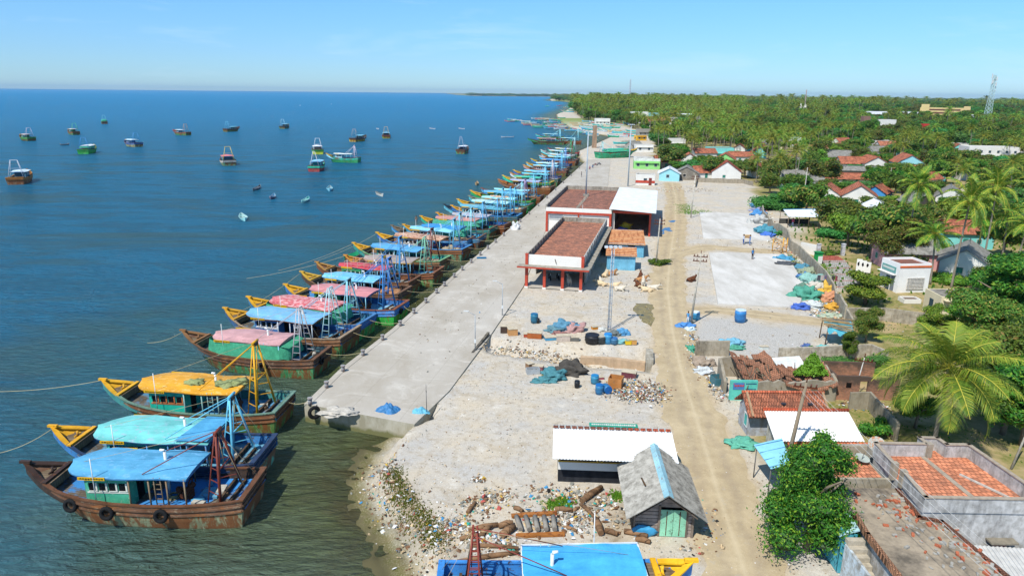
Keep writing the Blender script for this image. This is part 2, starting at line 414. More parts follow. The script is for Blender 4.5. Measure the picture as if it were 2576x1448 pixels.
n1 = b.noise(.22, 8, .65); n2 = b.noise(1.7, 8, .7); n3 = b.noise(9, 5, .75); n4 = b.noise(28, 3, .7)
gravel = b.mix(b.ramp(n1, .38, .62), hx('#bfb39e'), hx('#b2aea6'))
gravel = b.mix(b.ramp(n2, .5, .66, 0, .65), gravel, hx('#968873'))
gravel = b.mix(b.ramp(b.noise(3.8, 6, .8), .58, .68, 0, .42), gravel, hx('#7f7462'))
gravel = b.mix(b.ramp(b.noise(.6, 6, .7), .58, .66, 0, .6), gravel, hx('#cfc9bc'))
gravel = b.mix(b.ramp(n3, .55, .66, 0, .65), gravel, hx('#dad5ca'))
gravel = b.mix(b.ramp(n4, .6, .7, 0, .75), gravel, hx('#635b4e'))
dirt = b.mix(b.ramp(n2, .35, .7), hx('#bdab8d'), hx('#a59376'))
dirt = b.mix(b.ramp(n4, .62, .72, 0, .5), dirt, hx('#6d5f4a'))
gravel = b.mix(b.attr('pale'), gravel, b.mix(b.ramp(n3, .42, .62), hx('#bdbab3'), hx('#8f8b84')))
gravel = b.mix(b.ramp(b.noise(.34, 7, .7, None, .8), .54, .66, 0, .55), gravel, hx('#a2937a'))
gravel = b.mix(b.ramp(b.math('MULTIPLY', b.attr('dirty'), b.ramp(n2, .3, .6, .4, 1.)), 0, 1, 0, .8), gravel, hx('#84745c'))
col = b.mix(b.attr('road'), gravel, dirt)
grass = b.mix(b.ramp(n2, .35, .65), hx('#5d6b2c'), hx('#96875a'))
grass = b.mix(b.ramp(n1, .45, .6), grass, hx('#a8946e'))
col = b.mix(b.attr('green'), col, grass)
col = b.mix(b.attr('field'), col, hx('#7d8a4c'))
sh = b.attr('shore')
toe = b.mix(b.ramp(n2, .4, .6), hx('#7e7350'), hx('#5c5c2c'))
toe = b.mix(b.ramp(n3, .5, .65), toe, hx('#a59a80'))
toe = b.mix(b.ramp(b.math('ADD', sh, b.ramp(n2, 0, 1, -1, 1)), -3.4, -2., 1, 0), toe, hx('#57523a'))
col = b.mix(b.ramp(b.math('ADD', sh, b.ramp(n2, 0, 1, -1.2, 1.2)), -2.4, -1., 1, 0), col, toe)
b.set(col, .95, .12); b.bump(b.math('ADD', n3, n4), .5, .05)
struct(gridmesh('ground', P, Z, F_, [b.m], attrs))
# sea: one sheet, its tint from the depth and silt near the shore
P2, F2 = polar(14, 50000, 420, -62, 62, 300)
D2 = sdf(P2)
b = NB('sea_water'); sh = b.attr('off')
nn = b.noise(.06, 6, .65, b.map((1, 2.2, 1), (0, 0, .35))); n2 = b.noise(.5, 5, .6)
d = b.math('ADD', sh, b.ramp(nn, .3, .7, -9, 9))
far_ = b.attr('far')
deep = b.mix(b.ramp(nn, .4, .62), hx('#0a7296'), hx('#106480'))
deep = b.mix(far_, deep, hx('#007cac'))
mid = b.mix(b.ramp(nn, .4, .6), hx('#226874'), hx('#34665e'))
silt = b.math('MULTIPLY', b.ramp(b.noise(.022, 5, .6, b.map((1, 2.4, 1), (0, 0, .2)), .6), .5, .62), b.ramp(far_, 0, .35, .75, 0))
deep = b.mix(silt, deep, hx('#3b5e58'))
col = b.mix(b.ramp(d, 14, 44), mid, deep)
olive = b.mix(b.ramp(nn, .38, .6), hx('#6c743e'), hx('#7c7848'))
col = b.mix(b.ramp(d, -2, 26), olive, col)
shal = b.mix(b.ramp(n2, .4, .6), hx('#5d5838'), hx('#3e4426'))
col = b.mix(b.ramp(b.math('ADD', sh, b.ramp(n2, .3, .7, -2, 2)), 2, 6.5), shal, col)
b.set(col, .12, .35)
v = b.map((1, 2.8, 1), (0, 0, -.35))
w1 = b.noise(.62, 6, .62, v, .5); w2 = b.noise(2.4, 4, .6, v); w0 = b.noise(.09, 3, .5, v)
bh = b.math('ADD', b.math('MULTIPLY', w1, 1.), b.math('MULTIPLY', w2, .22))
bh = b.math('ADD', bh, b.math('MULTIPLY', w0, 1.6))
bp = b.bump(bh, 1., 2.2); b.set(None, .9, 0.)
gl = b.n.new('ShaderNodeBsdfGlossy'); gl.inputs['Roughness'].default_value = .16; b.l.new(bp.outputs[0], gl.inputs['Normal'])
fr = b.n.new('ShaderNodeFresnel'); fr.inputs[0].default_value = 1.33; b.l.new(bp.outputs[0], fr.inputs['Normal'])
wv = b.ramp(w1, .38, .66)
mx = b.n.new('ShaderNodeMixShader'); b.l.new(b.ramp(fr.outputs[0], .02, .8, .02, .33), mx.inputs[0])
b.l.new(b.b.outputs[0], mx.inputs[1]); b.l.new(gl.outputs[0], mx.inputs[2]); b.l.new(mx.outputs[0], b.out.inputs[0])
sea = gridmesh('sea', P2, np.full(len(P2), WATER), F2, [b.m],
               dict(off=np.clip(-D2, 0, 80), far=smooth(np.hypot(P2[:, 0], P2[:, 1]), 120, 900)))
struct(sea)
# road sheet laid over the ground
def strip(name, line, wd, mat, dz=.05, seed=1, step=.6, res=17):
    pts = []
    for a, b_ in zip(line[:-1], line[1:]):
        n = max(1, int(math.dist(a, b_)/step))
        pts += [(lerp(a[0], b_[0], i/n), lerp(a[1], b_[1], i/n)) for i in range(n)]
    pts.append(line[-1]); pts = np.array(pts)
    for _ in range(6): pts[1:-1] = (pts[:-2]+2*pts[1:-1]+pts[2:])/4
    t = np.gradient(pts, axis=0); t /= np.linalg.norm(t, axis=1)[:, None]; nrm = np.stack([-t[:, 1], t[:, 0]], 1)
    jl = wd/2+vnoise(pts, 1.6, seed)*1.1+vnoise(pts, .6, seed+1)*.5; jr = wd/2+vnoise(pts, 1.9, seed+2)*1.1+vnoise(pts, .6, seed+3)*.5
    V = np.concatenate([pts+nrm*(jl*k1-jr*(1-k1))[:, None] if False else pts+nrm*np.where(k1 > 0, jl*k1, jr*k1)[:, None] for k1 in np.linspace(-1, 1, res)])
    n = len(pts); i = np.arange(n-1); F_ = np.concatenate([np.stack([k*n+i, k*n+i+1, (k+1)*n+i+1, (k+1)*n+i], 1) for k in range(res-1)])[:, ::-1]
    z, _ = height(V); ed = np.repeat([-.03]+[0]*(res-2)+[-.03], n)
    return struct(gridmesh(name, V, z+dz+ed, F_, [mat], dict(across=np.repeat(np.abs(np.linspace(-1, 1, res)), n))))
b = NB('dirt_road'); n1 = b.noise(.5, 7, .7); n2 = b.noise(6, 6, .75); n3 = b.noise(25, 3, .7)
col = b.mix(b.ramp(n1, .35, .65), hx('#b8a787'), hx('#a39274'))
col = b.mix(b.ramp(n2, .55, .7, 0, .5), col, hx('#d1c3a6')); col = b.mix(b.ramp(n3, .6, .72, 0, .55), col, hx('#75674f'))
col = b.mix(b.ramp(b.noise(.9, 5, .7), .6, .7, 0, .5), col, hx('#a7a093'))
rut = b.math('SUBTRACT', 1., b.ramp(b.math('ABSOLUTE', b.math('SUBTRACT', b.math('ADD', b.attr('across'), b.ramp(b.noise(.3, 3), .3, .7, -.12, .12)), .42)), .04, .2))
col = b.mix(b.math('MULTIPLY', rut, b.ramp(n1, .3, .6, .1, .55)), col, hx('#968771')); col = b.mix(b.math('MULTIPLY', b.ramp(b.attr('across'), .12, .0), .4), col, hx('#cabb9c'))
b.set(col, .95, .12); b.bump(b.math('ADD', n2, n3), .5, .03); ROADM = b.m
strip('dirt_road', road1, 4.5, ROADM, seed=21)
strip('dirt_track', road2, 3.6, ROADM, .046, seed=31)
strip('dirt_track', road3, 2.6, ROADM, .046, seed=41)
# quay slab and the concrete pads
b = NB('quay_concrete'); n1 = b.noise(.18, 8, .65, b.map((1, .6, 1))); n2 = b.noise(1.2, 8, .75); n3 = b.noise(14, 4, .75)
col = b.mix(b.ramp(n1, .38, .62), hx('#b1aba0'), hx('#a29a8c'))
col = b.mix(b.ramp(b.noise(.3, 8, .75, None, 1.2), .52, .72, 0, .6), col, hx('#cfcabf'))
col = b.mix(b.ramp(n2, .62, .74, 0, .7), col, hx('#7f7158'))
col = b.mix(b.ramp(n3, .62, .72, 0, .5), col, hx('#6c6558')); jt = b.n.new('ShaderNodeTexBrick'); b.l.new(b.map((1, 1, 1), (0, 0, R(11.4))), jt.inputs['Vector']); jt.offset = 0.; jt.inputs['Scale'].default_value = 1.; jt.inputs['Brick Width'].default_value = 4.6; jt.inputs['Row Height'].default_value = 4.6; jt.inputs['Mortar Size'].default_value = .025; jt.inputs['Mortar Smooth'].default_value = .6
col = b.mix(b.math('MULTIPLY', jt.outputs['Fac'], .35), col, hx('#6a6358'))
b.set(col, .9, .2); b.bump(n3, .3, .02); QM = b.m
b = NB('quay_face'); n1 = b.noise(1., 6, .7, b.map((1, 1, .4)))
g = b.n.new('ShaderNodeNewGeometry'); sx = b.n.new('ShaderNodeSeparateXYZ'); b.l.new(g.outputs['Position'], sx.inputs[0])
col = b.mix(b.ramp(n1, .4, .6), hx('#aaa594'), hx('#8f8974'))
col = b.mix(b.ramp(b.math('ADD', sx.outputs[2], b.ramp(n1, .3, .7, -.25, .25)), -1.2, -.9, 1, 0), col, hx('#6b6a45')); b.set(col, .9, .2); QF = b.m
qpoly = quay_edge+[G(1535, 402), G(1528, 470), G(1440, 470), G(1372, 580), G(1316, 722), G(1230, 850), G(1130, 985), G(1042, 1070)]
m = MB(); m.prism(qpoly, -5., .12, 0, 1)
struct(m.build('quay', [QF, QM]))
m = MB()                                   # raised kerb with the joints along the water side
for i in range(len(quay_edge)-1):
    f, L, a = frame(quay_edge[i], quay_edge[i+1]); n = int(L/5.)
    for k in range(n):
        p = f((k+.5)*L/n, -.32); m.box(p[0], p[1], .13, L/n-.06, .56, .06, a)
struct(m.build('quay_edge', [QM]))
R3 = crop(1700, 520, 2482/600.)
b = NB('yard_concrete'); n1 = b.noise(.3, 8, .7, b.map((1, .35, 1))); n2 = b.noise(1.6, 7, .75)
col = b.mix(b.ramp(n1, .38, .62), hx('#cac7c0'), hx('#b0aca3')); col = b.mix(b.ramp(n2, .6, .72, 0, .4), col, hx('#938b7c'))
b.set(col, .9, .2); PADM = b.m
for pts in ([R3(500, 145), R3(1150, 160), R3(1275, 450), R3(540, 425)], [R3(600, 580), R3(1440, 600), R3(1640, 950), R3(1570, 1172), R3(700, 1135)]):
    m = MB(); m.prism(pts, -.3, .22); struct(m.build('concrete_pavement', [PADM]))
# ---------------------------------------------------------------- boats
def hullpaint(col, worn, pale, amt, st):
    k = ('h', col, worn, amt, st)
    if k in _M: return _M[k]
    b = NB('hull_paint'); c = soft(hx(col)); v = b.map(st); n1 = b.noise(1.1, 7, .75, v, .3); n2 = b.noise(3.2, 7, .75, v); n3 = b.noise(.5, 4, .6)
    base = b.mix(b.ramp(n3, .35, .65), tuple(x*.75 for x in c), tuple(min(.9, x*1.2+.02) for x in c))
    base = b.mix(b.ramp(n2, .55, .66, 0, .75), base, hx(pale)); t = .68-amt*.36
    base = b.mix(b.ramp(n1, t-.05, t+.04, 0, .9), base, hx(worn)); base = b.mix(b.ramp(b.noise(9, 5, .8, v), .56, .66, 0, .6), base, hx('#2c1c12'))
    b.set(base, .75, .25); b.bump(n2, .4, .03); _M[k] = b.m; return b.m
DARK = plain('#14110f', .6); ROPE = plain('#b9a983', .9); RUST = plain('#6d3a22', .85, .3, 4, col2='#3a2015')
TYRE = plain('#1b1b1c', .85, .3); GLASSD = plain('#10151a', .25, .2); WHITEP = paint('#d9dcda', '#8d8f8c', .15)
LETT = plain('#4a2a12', .7)
NETM = {}
def netmat(col, see=.12):
    k = (col, see)
    if k not in NETM:
        b = NB('netting'); c = tuple(lerp(u_, v_, .16) for u_, v_ in zip(hx(col), hx('#a89c88'))); n = b.noise(2.2, 6, .7); f = b.noise(22, 3, .8)
        cc = b.mix(b.ramp(n, .35, .7), tuple(x*.8 for x in c), tuple(min(1, x*1.3) for x in c))
        cc = b.mix(b.ramp(f, .45, .7, 0, .6), cc, tuple(x*.35 for x in c)); b.set(cc, .85, .15); b.bump(f, .8, .05)
        if see:
            tr = b.n.new('ShaderNodeBsdfTranslucent'); b.l.new(cc, tr.inputs[0]); mx = b.n.new('ShaderNodeMixShader')
            mx.inputs[0].default_value = see; b.l.new(b.b.outputs[0], mx.inputs[1]); b.l.new(tr.outputs[0], mx.inputs[2]); b.l.new(mx.outputs[0], b.out.inputs[0])
        NETM[k] = b.m
    return NETM[k]
SX = [0, .03, .12, .25, .4, .55, .68, .78, .86, .92, .965, 1.]
SB = [.82, .86, .93, .985, 1., .97, .88, .74, .56, .37, .19, .02]
SZ = [2.05, 1.99, 1.86, 1.76, 1.72, 1.78, 1.92, 2.12, 2.42, 2.72, 2.96, 3.18]
def hullring(s, L, B, f, inset=0.):
    hb = interp(s, SX, SB)*B/2; zg = interp(s, SX, SZ)
    zb = -.45; z = zg+(zb-zg)*f
    k = 1-.05*f-.30*f**2.4*(.4+.6*s)-(.38*f*smooth(np.array(s), .6, 1.))
    x = s*L-.19*L*(max(0, (s-.45)/.55)**2.2)*(f**.8)+.35*f*(1-min(1, s*12))
    return x, max(.01, hb*float(k)-inset), z
def deckz(s): return interp(s, SX, SZ)-.72
def trawler(P, head, cfg, label, group, lod=0, zc=0.):
    """wooden trawler; origin at the waterline under the stern, +x towards the bow"""
    L = cfg.get('L', 15.3); B = cfg.get('B', 4.75+.09*((cfg.get('seed', 1)*7) % 9)); sd_ = cfg.get('seed', 1); rn = random.Random(sd_*17+3)
    t = thing('fishing_trawler', label, 'boat', (P[0], P[1], WATER+zc), head, group)
    up = hullpaint(cfg.get('up', '#6a4630'), cfg.get('upw', '#8a5a34'), '#a89a80', .3, (.6, 1, 1.3))
    lo = hullpaint(cfg.get('lo', '#2f7a4c'), cfg.get('low', '#7c4424'), '#b4b090', cfg.get('wear', .5), (1.4, 1, .4))
    bow = paint(cfg.get('bow', '#d9a520'), '#7a4a22', .25); cap = paint(cfg.get('cap', '#6f5239'), '#3f2c20', .3)
    N = 25; ss = [i/(N-1) for i in range(N)]; fs = [0, .14, .3, .5, .75, 1.]
    m = MB(); K = len(fs)
    for side in (1, -1):
        vs = [(x, y*side, z) for s in ss for f in fs for (x, y, z) in [hullring(s, L, B, f)]]
        for i in range(N-1):
            for j in range(K-1):
                q = (i*K+j, (i+1)*K+j, (i+1)*K+j+1, i*K+j+1); q = q[::-1] if side > 0 else q
                mi = 0 if j < 2 else 1
                if ss[i] > .84 and j < 2: mi = 2 if not cfg.get('plainbow') else 0
                m.add([vs[k] for k in q], [(0, 1, 2, 3)], mi, False)
        # inside of the bulwark
        vi = []
        for s in ss:
            x, y, z = hullring(s, L, B, 0, .09); vi += [(x-.02, y*side, z), (x-.05, y*side*.97, z-.8)]
        for i in range(N-1):
            q = (2*i, 2*i+1, 2*i+3, 2*i+2); q = q[::-1] if side > 0 else q
            m.add([vi[k] for k in q], [(0, 1, 2, 3)], 3)
    tr = [hullring(0, L, B, f) for f in fs]                       # transom
    for j in range(K-1):
        a, b_ = tr[j], tr[j+1]
        m.add([(a[0], a[1], a[2]), (a[0], -a[1], a[2]), (b_[0], -b_[1], b_[2]), (b_[0], b_[1], b_[2])], [(0, 3, 2, 1)][:1] if False else [(0, 1, 2, 3)], 0 if j < 2 else 1)
    inn = paint(cfg.get('inn', cfg.get('cabin', '#2a6fb0')), '#5a4332', .35)
    m.build('hull', [up, lo, bow, inn], t)
    m = MB()                                                     # rubbing strakes
    for f0, th in ((.15, .08), (.3, .07)):
        for side in (1, -1):
            pr = None
            for s in ss[:-1]:
                x, y, z = hullring(s, L, B, f0); p = (x, (y+.03)*side, z)
                if pr: m.bar(pr, p, th, .12)
                pr = p
        x, y, z = hullring(0, L, B, f0); m.bar((x-.04, y, z), (x-.04, -y, z), th, .12)
    m.build('rubbing_strake', [up], t)
    m = MB()                                                     # gunwale cap, widening to painted bow wings
    for side in (1, -1):
        vs = []
        for s in ss:
            x, y, z = hullring(s, L, B, 0); wd = .16+.22*float(smooth(np.array(s), .78, .93))
            yi = max(0., y-wd)
            vs += [(x, (y+.05)*side, z-.03), (x, (y+.05)*side, z+.06), (x, yi*side, z+.06), (x, yi*side, z-.03)]
        for i in range(N-1):
            for j in range(4):
                q = (4*i+j, 4*i+4+j, 4*i+4+(j+1) % 4, 4*i+(j+1) % 4); q = q[::-1] if side < 0 else q
                m.add([vs[k] for k in q], [(0, 1, 2, 3)], 1 if ss[i] > .85 else 0)
    x, y, z = hullring(0, L, B, 0); m.box(x+.1, 0, z+.02, .34, 2*y+.12, .1)
    xb, yb, zb = hullring(.86, L, B, 0); m.bar((xb, -yb, zb+.1), (xb, yb, zb+.1), .3, .12, m=1)
    xt, _, zt = hullring(1., L, B, 0); m.box(xt-.12, 0, zt+.05, .7, .22, .16, m=1)
    m.build('gunwale', [cap, bow], t)
    m = MB(); vs = []                                             # deck
    for s in ss[:-1]:
        x, y, z = hullring(s, L, B, 0, .12); y *= .96; zz = z-.72
        vs += [(x-.03, y, zz), (x-.03, -y, zz)]
    for i in range(N-2): m.add([vs[2*i], vs[2*i+2], vs[2*i+3], vs[2*i+1]], [(0, 3, 2, 1)])
    m.build('deck', [planks(cfg.get('deck', '#6f665a'), '#3d352c', .2, 0, 0, cfg.get('deckblue', '#4f86a8'))], t)
    xf, yf, zf = hullring(.9, L, B, 0, .1)
    if lod < 2:
        m = MB(); m.prism([(xf-.9, yf*1.25), (xf-.9, -yf*1.25), (xf+.6, -yf*.45), (xf+.6, yf*.45)], zf-.75, zf-.2)
        m.build('bow_deck', [planks('#7a6c58', '#4a3b2c')], t)
    # cabin
    zd = deckz(.5); cx0, cx1 = L*cfg.get('c0', .49), L*cfg.get('c1', .70); hw = B*.3; ch = 1.75
    cab = paint(cfg.get('cabin', '#2fb0a0'), cfg.get('cabw', '#8a8078'), .25)
    ztop = zd+2.05+.2*rn.random()
    m = MB(); m.prism([(cx0, hw), (cx1-.5, hw), (cx1, hw*.7), (cx1, -hw*.7), (cx1-.5, -hw), (cx0, -hw)][::-1], zd-.05, ztop-.12)
    m.box((cx0+cx1)/2-.2, 0, zd+1.02, cx1-cx0-.5, 2*hw+.08, .07, m=1)
    c_ = m.build('cabin', [cab, paint(cfg.get('trim', '#d8d8cc'), '#9a8f80', .15)], t)
    nw = 4 if lod < 2 else 3; wl = (cx1-.6-cx0)/nw
    if lod < 2:
        for side in (1, -1):
            for k in range(nw):
                mw = MB(); xx = cx0+.1+wl*(k+.5); mw.box(xx, side*(hw+.02), zd+1.42, wl*.68, .06, .52)
                wn = mw.build('window', [GLASSD], c_)
                mf = MB(); fr = paint(cfg.get('trim', '#d8d8cc'), '#9a8f80', .15)
                mf.box(xx-wl*.42, side*(hw+.035), zd+1.42, .1, .07, .6); mf.box(xx, side*(hw+.035), zd+1.14, wl*.74, .07, .07)
                mf.build('frame', [fr], wn)
        mw = MB(); mw.box(cx1+.01, 0, zd+1.42, .05, hw*1.2, .5); mw.build('window', [GLASSD], c_)
        if sd_ % 2: mw = MB(); mw.box(cx0-.02, .3, zd+.85, .05, .7, 1.6); mw.build('door', [DARK], c_)
    else:
        mw = MB(); mw.box((cx0+cx1)/2-.2, 0, zd+1.42, cx1-cx0-.8, 2*hw+.05, .5)
        for side in (1, -1):
            for k in range(4): mw.box(cx0+.15+wl*k*.8, side*(hw+.03), zd+1.42, .16, .05, .52, m=1)
        mw.build('window', [GLASSD, WHITEP], c_)
    # roof
    rx0, rx1 = L*cfg.get('r0', .2+.05*rn.random()), L*cfg.get('r1', .75+.04*rn.random()); rw = B*cfg.get('rw', .385)
    M_ = 22; vs = []; xs = [rx0+(rx1-rx0)*(i/(M_-1))**.8 for i in range(M_)]; fw = 5
    for i, x in enumerate(xs):
        e = max(0., (x-(rx1-1.9))/1.9) if not cfg.get('square') else 0.; h_ = rw*math.sqrt(max(.0, 1-e*e))*(1 if x > rx0+.01 else .97)+.015
        h_ *= 1-.06*abs(x-(rx0+rx1)/2)/(rx1-rx0)
        zz = ztop+.05*math.sin(x*1.3+sd_)+.10*(x-rx0)/(rx1-rx0)
        for j in range(fw): u = -1+2*j/(fw-1); vs.append((x, u*h_, zz+.16*(1-u*u)+.05*rn.uniform(-.4, .4)))
        for j in range(fw): u = -1+2*j/(fw-1); vs.append((x, u*h_, zz-.09))
    m = MB(); W_ = 2*fw
    for i in range(M_-1):
        a, c = i*W_, (i+1)*W_
        for j in range(fw-1):
            m.add([vs[k] for k in (a+j, c+j, c+j+1, a+j+1)], [(0, 1, 2, 3)], 0, False)
            m.add([vs[k] for k in (a+fw+j, a+fw+j+1, c+fw+j+1, c+fw+j)], [(0, 1, 2, 3)], 1)
        for j, fl in ((0, 0), (fw-1, 1)):
            q = (a+j, a+fw+j, c+fw+j, c+j); q = q[::-1] if fl else q; m.add([vs[k] for k in q], [(0, 1, 2, 3)], 1)
    a = 0; m.add([vs[k] for k in [0, 1, 2, 3, 4, 9, 8, 7, 6, 5]], [tuple(range(10))], 1)
    rc = paint(cfg.get('roof', '#4f8fc8'), cfg.get('roofw', '#9fb6c4'), cfg.get('roofwear', .34), .5, 1.3, var=.3, stretch=(.6, 1, 1))
    fc = paint(cfg.get('fascia', '#2b5f9a'), '#6a5a48', .2); rf = m.build('roof', [rc, fc], t)
    if cfg.get('square'):
        m = MB()
        for sd2 in (1, -1): m.bar((rx0, sd2*rw*.96, ztop+.04), (rx1, sd2*rw*.96, ztop+.14), .07)
        for xx in (rx0, rx1): m.bar((xx, -rw*.95, ztop+.07), (xx, rw*.95, ztop+.07), .07)
        m.build('roof_edging', [WHITEP], rf)
    if cfg.get('patch'):
        pc, px = cfg['patch']; m = MB(); xa = rx0+(rx1-rx0)*px
        m.prism([(rx0+.05, rw*.9), (xa, rw*.94), (xa-.5, -rw*.94), (rx0+.05, -rw*.9)][::-1], ztop+.2, ztop+.235); m.build('roof_patch', [paint(pc, '#99ffcc', .1)], rf)
    for side in (1, -1):
        m = MB(); nb = 1.7; m.box(cx1-1.1, side*(rw*.985+.05), ztop-.01, nb, .05, .2)
        bd = m.build('name_board', [plain('#d6a90f', .6, .1)], rf)
        if lod < 1:
            m = MB()
            for k in range(9):
                xx = cx1-1.1-nb*.42+k*nb*.1; m.box(xx, side*(rw*.985+.08), ztop+rn.uniform(-.02, .02), .08, .02, rn.uniform(.05, .1))
            m.bar((cx1-1.1-nb*.46, side*(rw*.985+.082), ztop), (cx1-1.1+nb*.44, side*(rw*.985+.082), ztop), .02); m.build('lettering', [LETT], bd)
    # posts
    pc = paint(cfg.get('post', '#7fb4d4'), '#8a5a3a', .3)
    xs_ = [cx0-.15]+[lerp(rx0+.15, cx0-.3, k/3) for k in range(3)] if lod < 2 else [rx0+.2, (rx0+cx0)/2]
    for x in xs_:
        for side in (1, -1):
            m = MB(); m.tube([(x, side*rw*.93, zd-.1), (x, side*rw*.93, ztop)], .055, 5); m.build('post', [pc], t)
    if lod < 2:
        m = MB(); x = lerp(rx0, cx0, .45)
        for dx in (0, .45): m.tube([(x+dx, rw*.8, zd), (x+dx*.9-.1, rw*.95, ztop+.1)], .035, 5)
        for k in range(1, 6): m.bar((x-.02*k, rw*.8+.03*k, zd+k*.36), (x+.45, rw*.8+.03*k, zd+k*.36), .04)
        m.build('ladder', [pc], t)
        m = MB(); xe = lerp(rx0, cx0, .6); m.tube([(xe, -.3, zd), (xe, -.3, ztop+.75)], .09, 8)
        m.tube([(xe, -.3, ztop+.72), (xe+.02, -.3, ztop+.86), (xe+.28, -.3, ztop+.88)], .08, 7); m.build('exhaust_pipe', [WHITEP], t)
        m = MB(); m.tube([(cx1-1.2, rw+.02, zd+.4), (cx1-1.25, rw+.05, ztop+1.1+rn.random()*.8)], .03, 5); m.build('aerial', [WHITEP], t)
        m = MB(); xe = rx0+.9; m.box(xe, .2, zd+.3, .8, .5, .55); m.tube([(xe-.1, -.5, zd+.55), (xe-.1, .9, zd+.55)], .2, 8)
        m.torus((xe, -.35, zd+.75), (1, 0, .2), .26, .05, 10, 5); m.box(xe+.3, .5, zd+.75, .3, .25, .35); m.build('winch', [RUST], t)
        m = MB(); m.box(L*.13, 0, deckz(.13)+.16, .16, B*.72, .34); m.box(L*.085, .1, deckz(.08)+.1, .16, B*.72, .24); m.build('deck_beam', [planks('#5a4a3a', '#2c2119')], t)
        m = MB(); m.box(L*.2, -.2, deckz(.2)+.09, 1.2, 1.1, .18); m.build('hatch', [paint(cfg.get('hatch', '#4f90c0'), '#6f6a60', .4)], t)
    # gantry
    gx = L*cfg.get('gx', .105); gz = deckz(.1); gh = cfg.get('gh', 4.9); ty = cfg.get('gantry', 'A')
    gm = paint(cfg.get('gcol', '#5aa5d8'), '#8a5436', .22); m = MB(); by = B*.33; r_ = .1 if ty == 'A' else .055
    fwdx = 1.15; top = (gx+.45, .32, gz+gh)
    if ty == 'A':
        for sd2 in (1, -1):
            m.tube([(gx, by*sd2, gz), (top[0], top[1]*sd2, top[2])], r_, 7, r1=.075)
            m.tube([(gx+fwdx, by*.55*sd2, gz), (top[0]+.05, top[1]*sd2, top[2])], .045, 5)
            for k in range(1, 6):
                q = k/6; m.bar((lerp(gx, top[0], q), lerp(by, .32, q)*sd2, gz+gh*q), (lerp(gx+fwdx, top[0], q), lerp(by*.55, .32, q)*sd2, gz+gh*q), .045)
        m.tube([(top[0], -.5, top[2]), (top[0], .5, top[2])], .1, 6)
        q = .5; m.tube([(lerp(gx, top[0], q), -lerp(by, .32, q), gz+gh*q), (lerp(gx, top[0], q), lerp(by, .32, q), gz+gh*q)], .05, 5)
        m.box(top[0], 0, top[2]-.15, .3, .5, .3, 0, 1)
    elif ty == 'L':
        for sd2 in (1, -1):
            for dx in (0, .5):
                m.tube([(gx+dx*1.8, by*sd2, gz), (top[0]+dx*.4, .3*sd2, top[2])], .05, 5)
            for k in range(1, 9):
                q = k/9; m.bar((lerp(gx, top[0], q), lerp(by, .3, q)*sd2, gz+gh*q), (lerp(gx+.9, top[0]+.2, q), lerp(by, .3, q)*sd2, gz+gh*q), .04)
        m.bar((top[0], -.35, top[2]), (top[0], .35, top[2]), .1); m.tube([(top[0], .2, top[2]), (top[0]-.1, .25, gz+gh*.4)], .03, 4)
    else:
        for sd2 in (1, -1):
            m.tube([(gx, by*1.1*sd2, gz+.5), (gx+.7, .85*sd2, top[2])], .07, 6)
            m.tube([(gx+1.9, by*1.05*sd2, gz+.5), (gx+1., .85*sd2, top[2])], .05, 5)
            for k in (2, 4):
                q = k/6; m.bar((lerp(gx, gx+.7, q), lerp(by*1.1, .85, q)*sd2, gz+.5+(gh-.5)*q), (lerp(gx+1.9, gx+1., q), lerp(by*1.05, .85, q)*sd2, gz+.5+(gh-.5)*q), .05)
        m.tube([(gx+.7, -.95, top[2]), (gx+.7, .95, top[2])], .08, 6); m.bar((gx+1., -.85, top[2]), (gx+1., .85, top[2]), .07)
        q = .55; m.bar((lerp(gx, gx+.7, q), -lerp(by*1.1, .85, q), gz+.5+(gh-.5)*q), (lerp(gx, gx+.7, q), lerp(by*1.1, .85, q), gz+.5+(gh-.5)*q), .06)
    m.build('gantry', [gm, plain(cfg.get('gtop', '#3a3a3c'), .7)], t)
    if ty != 'T' or sd_ % 2:
        for sd2 in (1, -1):
            m = MB(); tp = (gx+.45, .3*sd2, gz+gh-.1); m.tube([tp, (lerp(rx0, rx1, cfg.get('stay', .35)), rw*.8*sd2, ztop+.15)], .028 if ty != 'A' else .035, 5)
            m.build('stay', [gm], t)
    if ty == 'T' or lod > 1: return _extras(t, cfg, rn, L, B, rx0, rx1, rw, zd, ztop, lod)
    m = MB(); tp = (gx+.45, 0, gz+gh)
    m.tube([tp, (cx1+.5, .3, ztop+.2)], .012, 4); m.tube([tp, (.1, .9, 2.0)], .012, 4); m.tube([tp, (.1, -.9, 2.0)], .012, 4)
    m.tube([(gx+.4, .1, gz+gh-.3), (gx+.2, .15, gz+gh*.55)], .03, 4); m.build('rigging', [ROPE], t)
    return _extras(t, cfg, rn, L, B, rx0, rx1, rw, zd, ztop, lod)
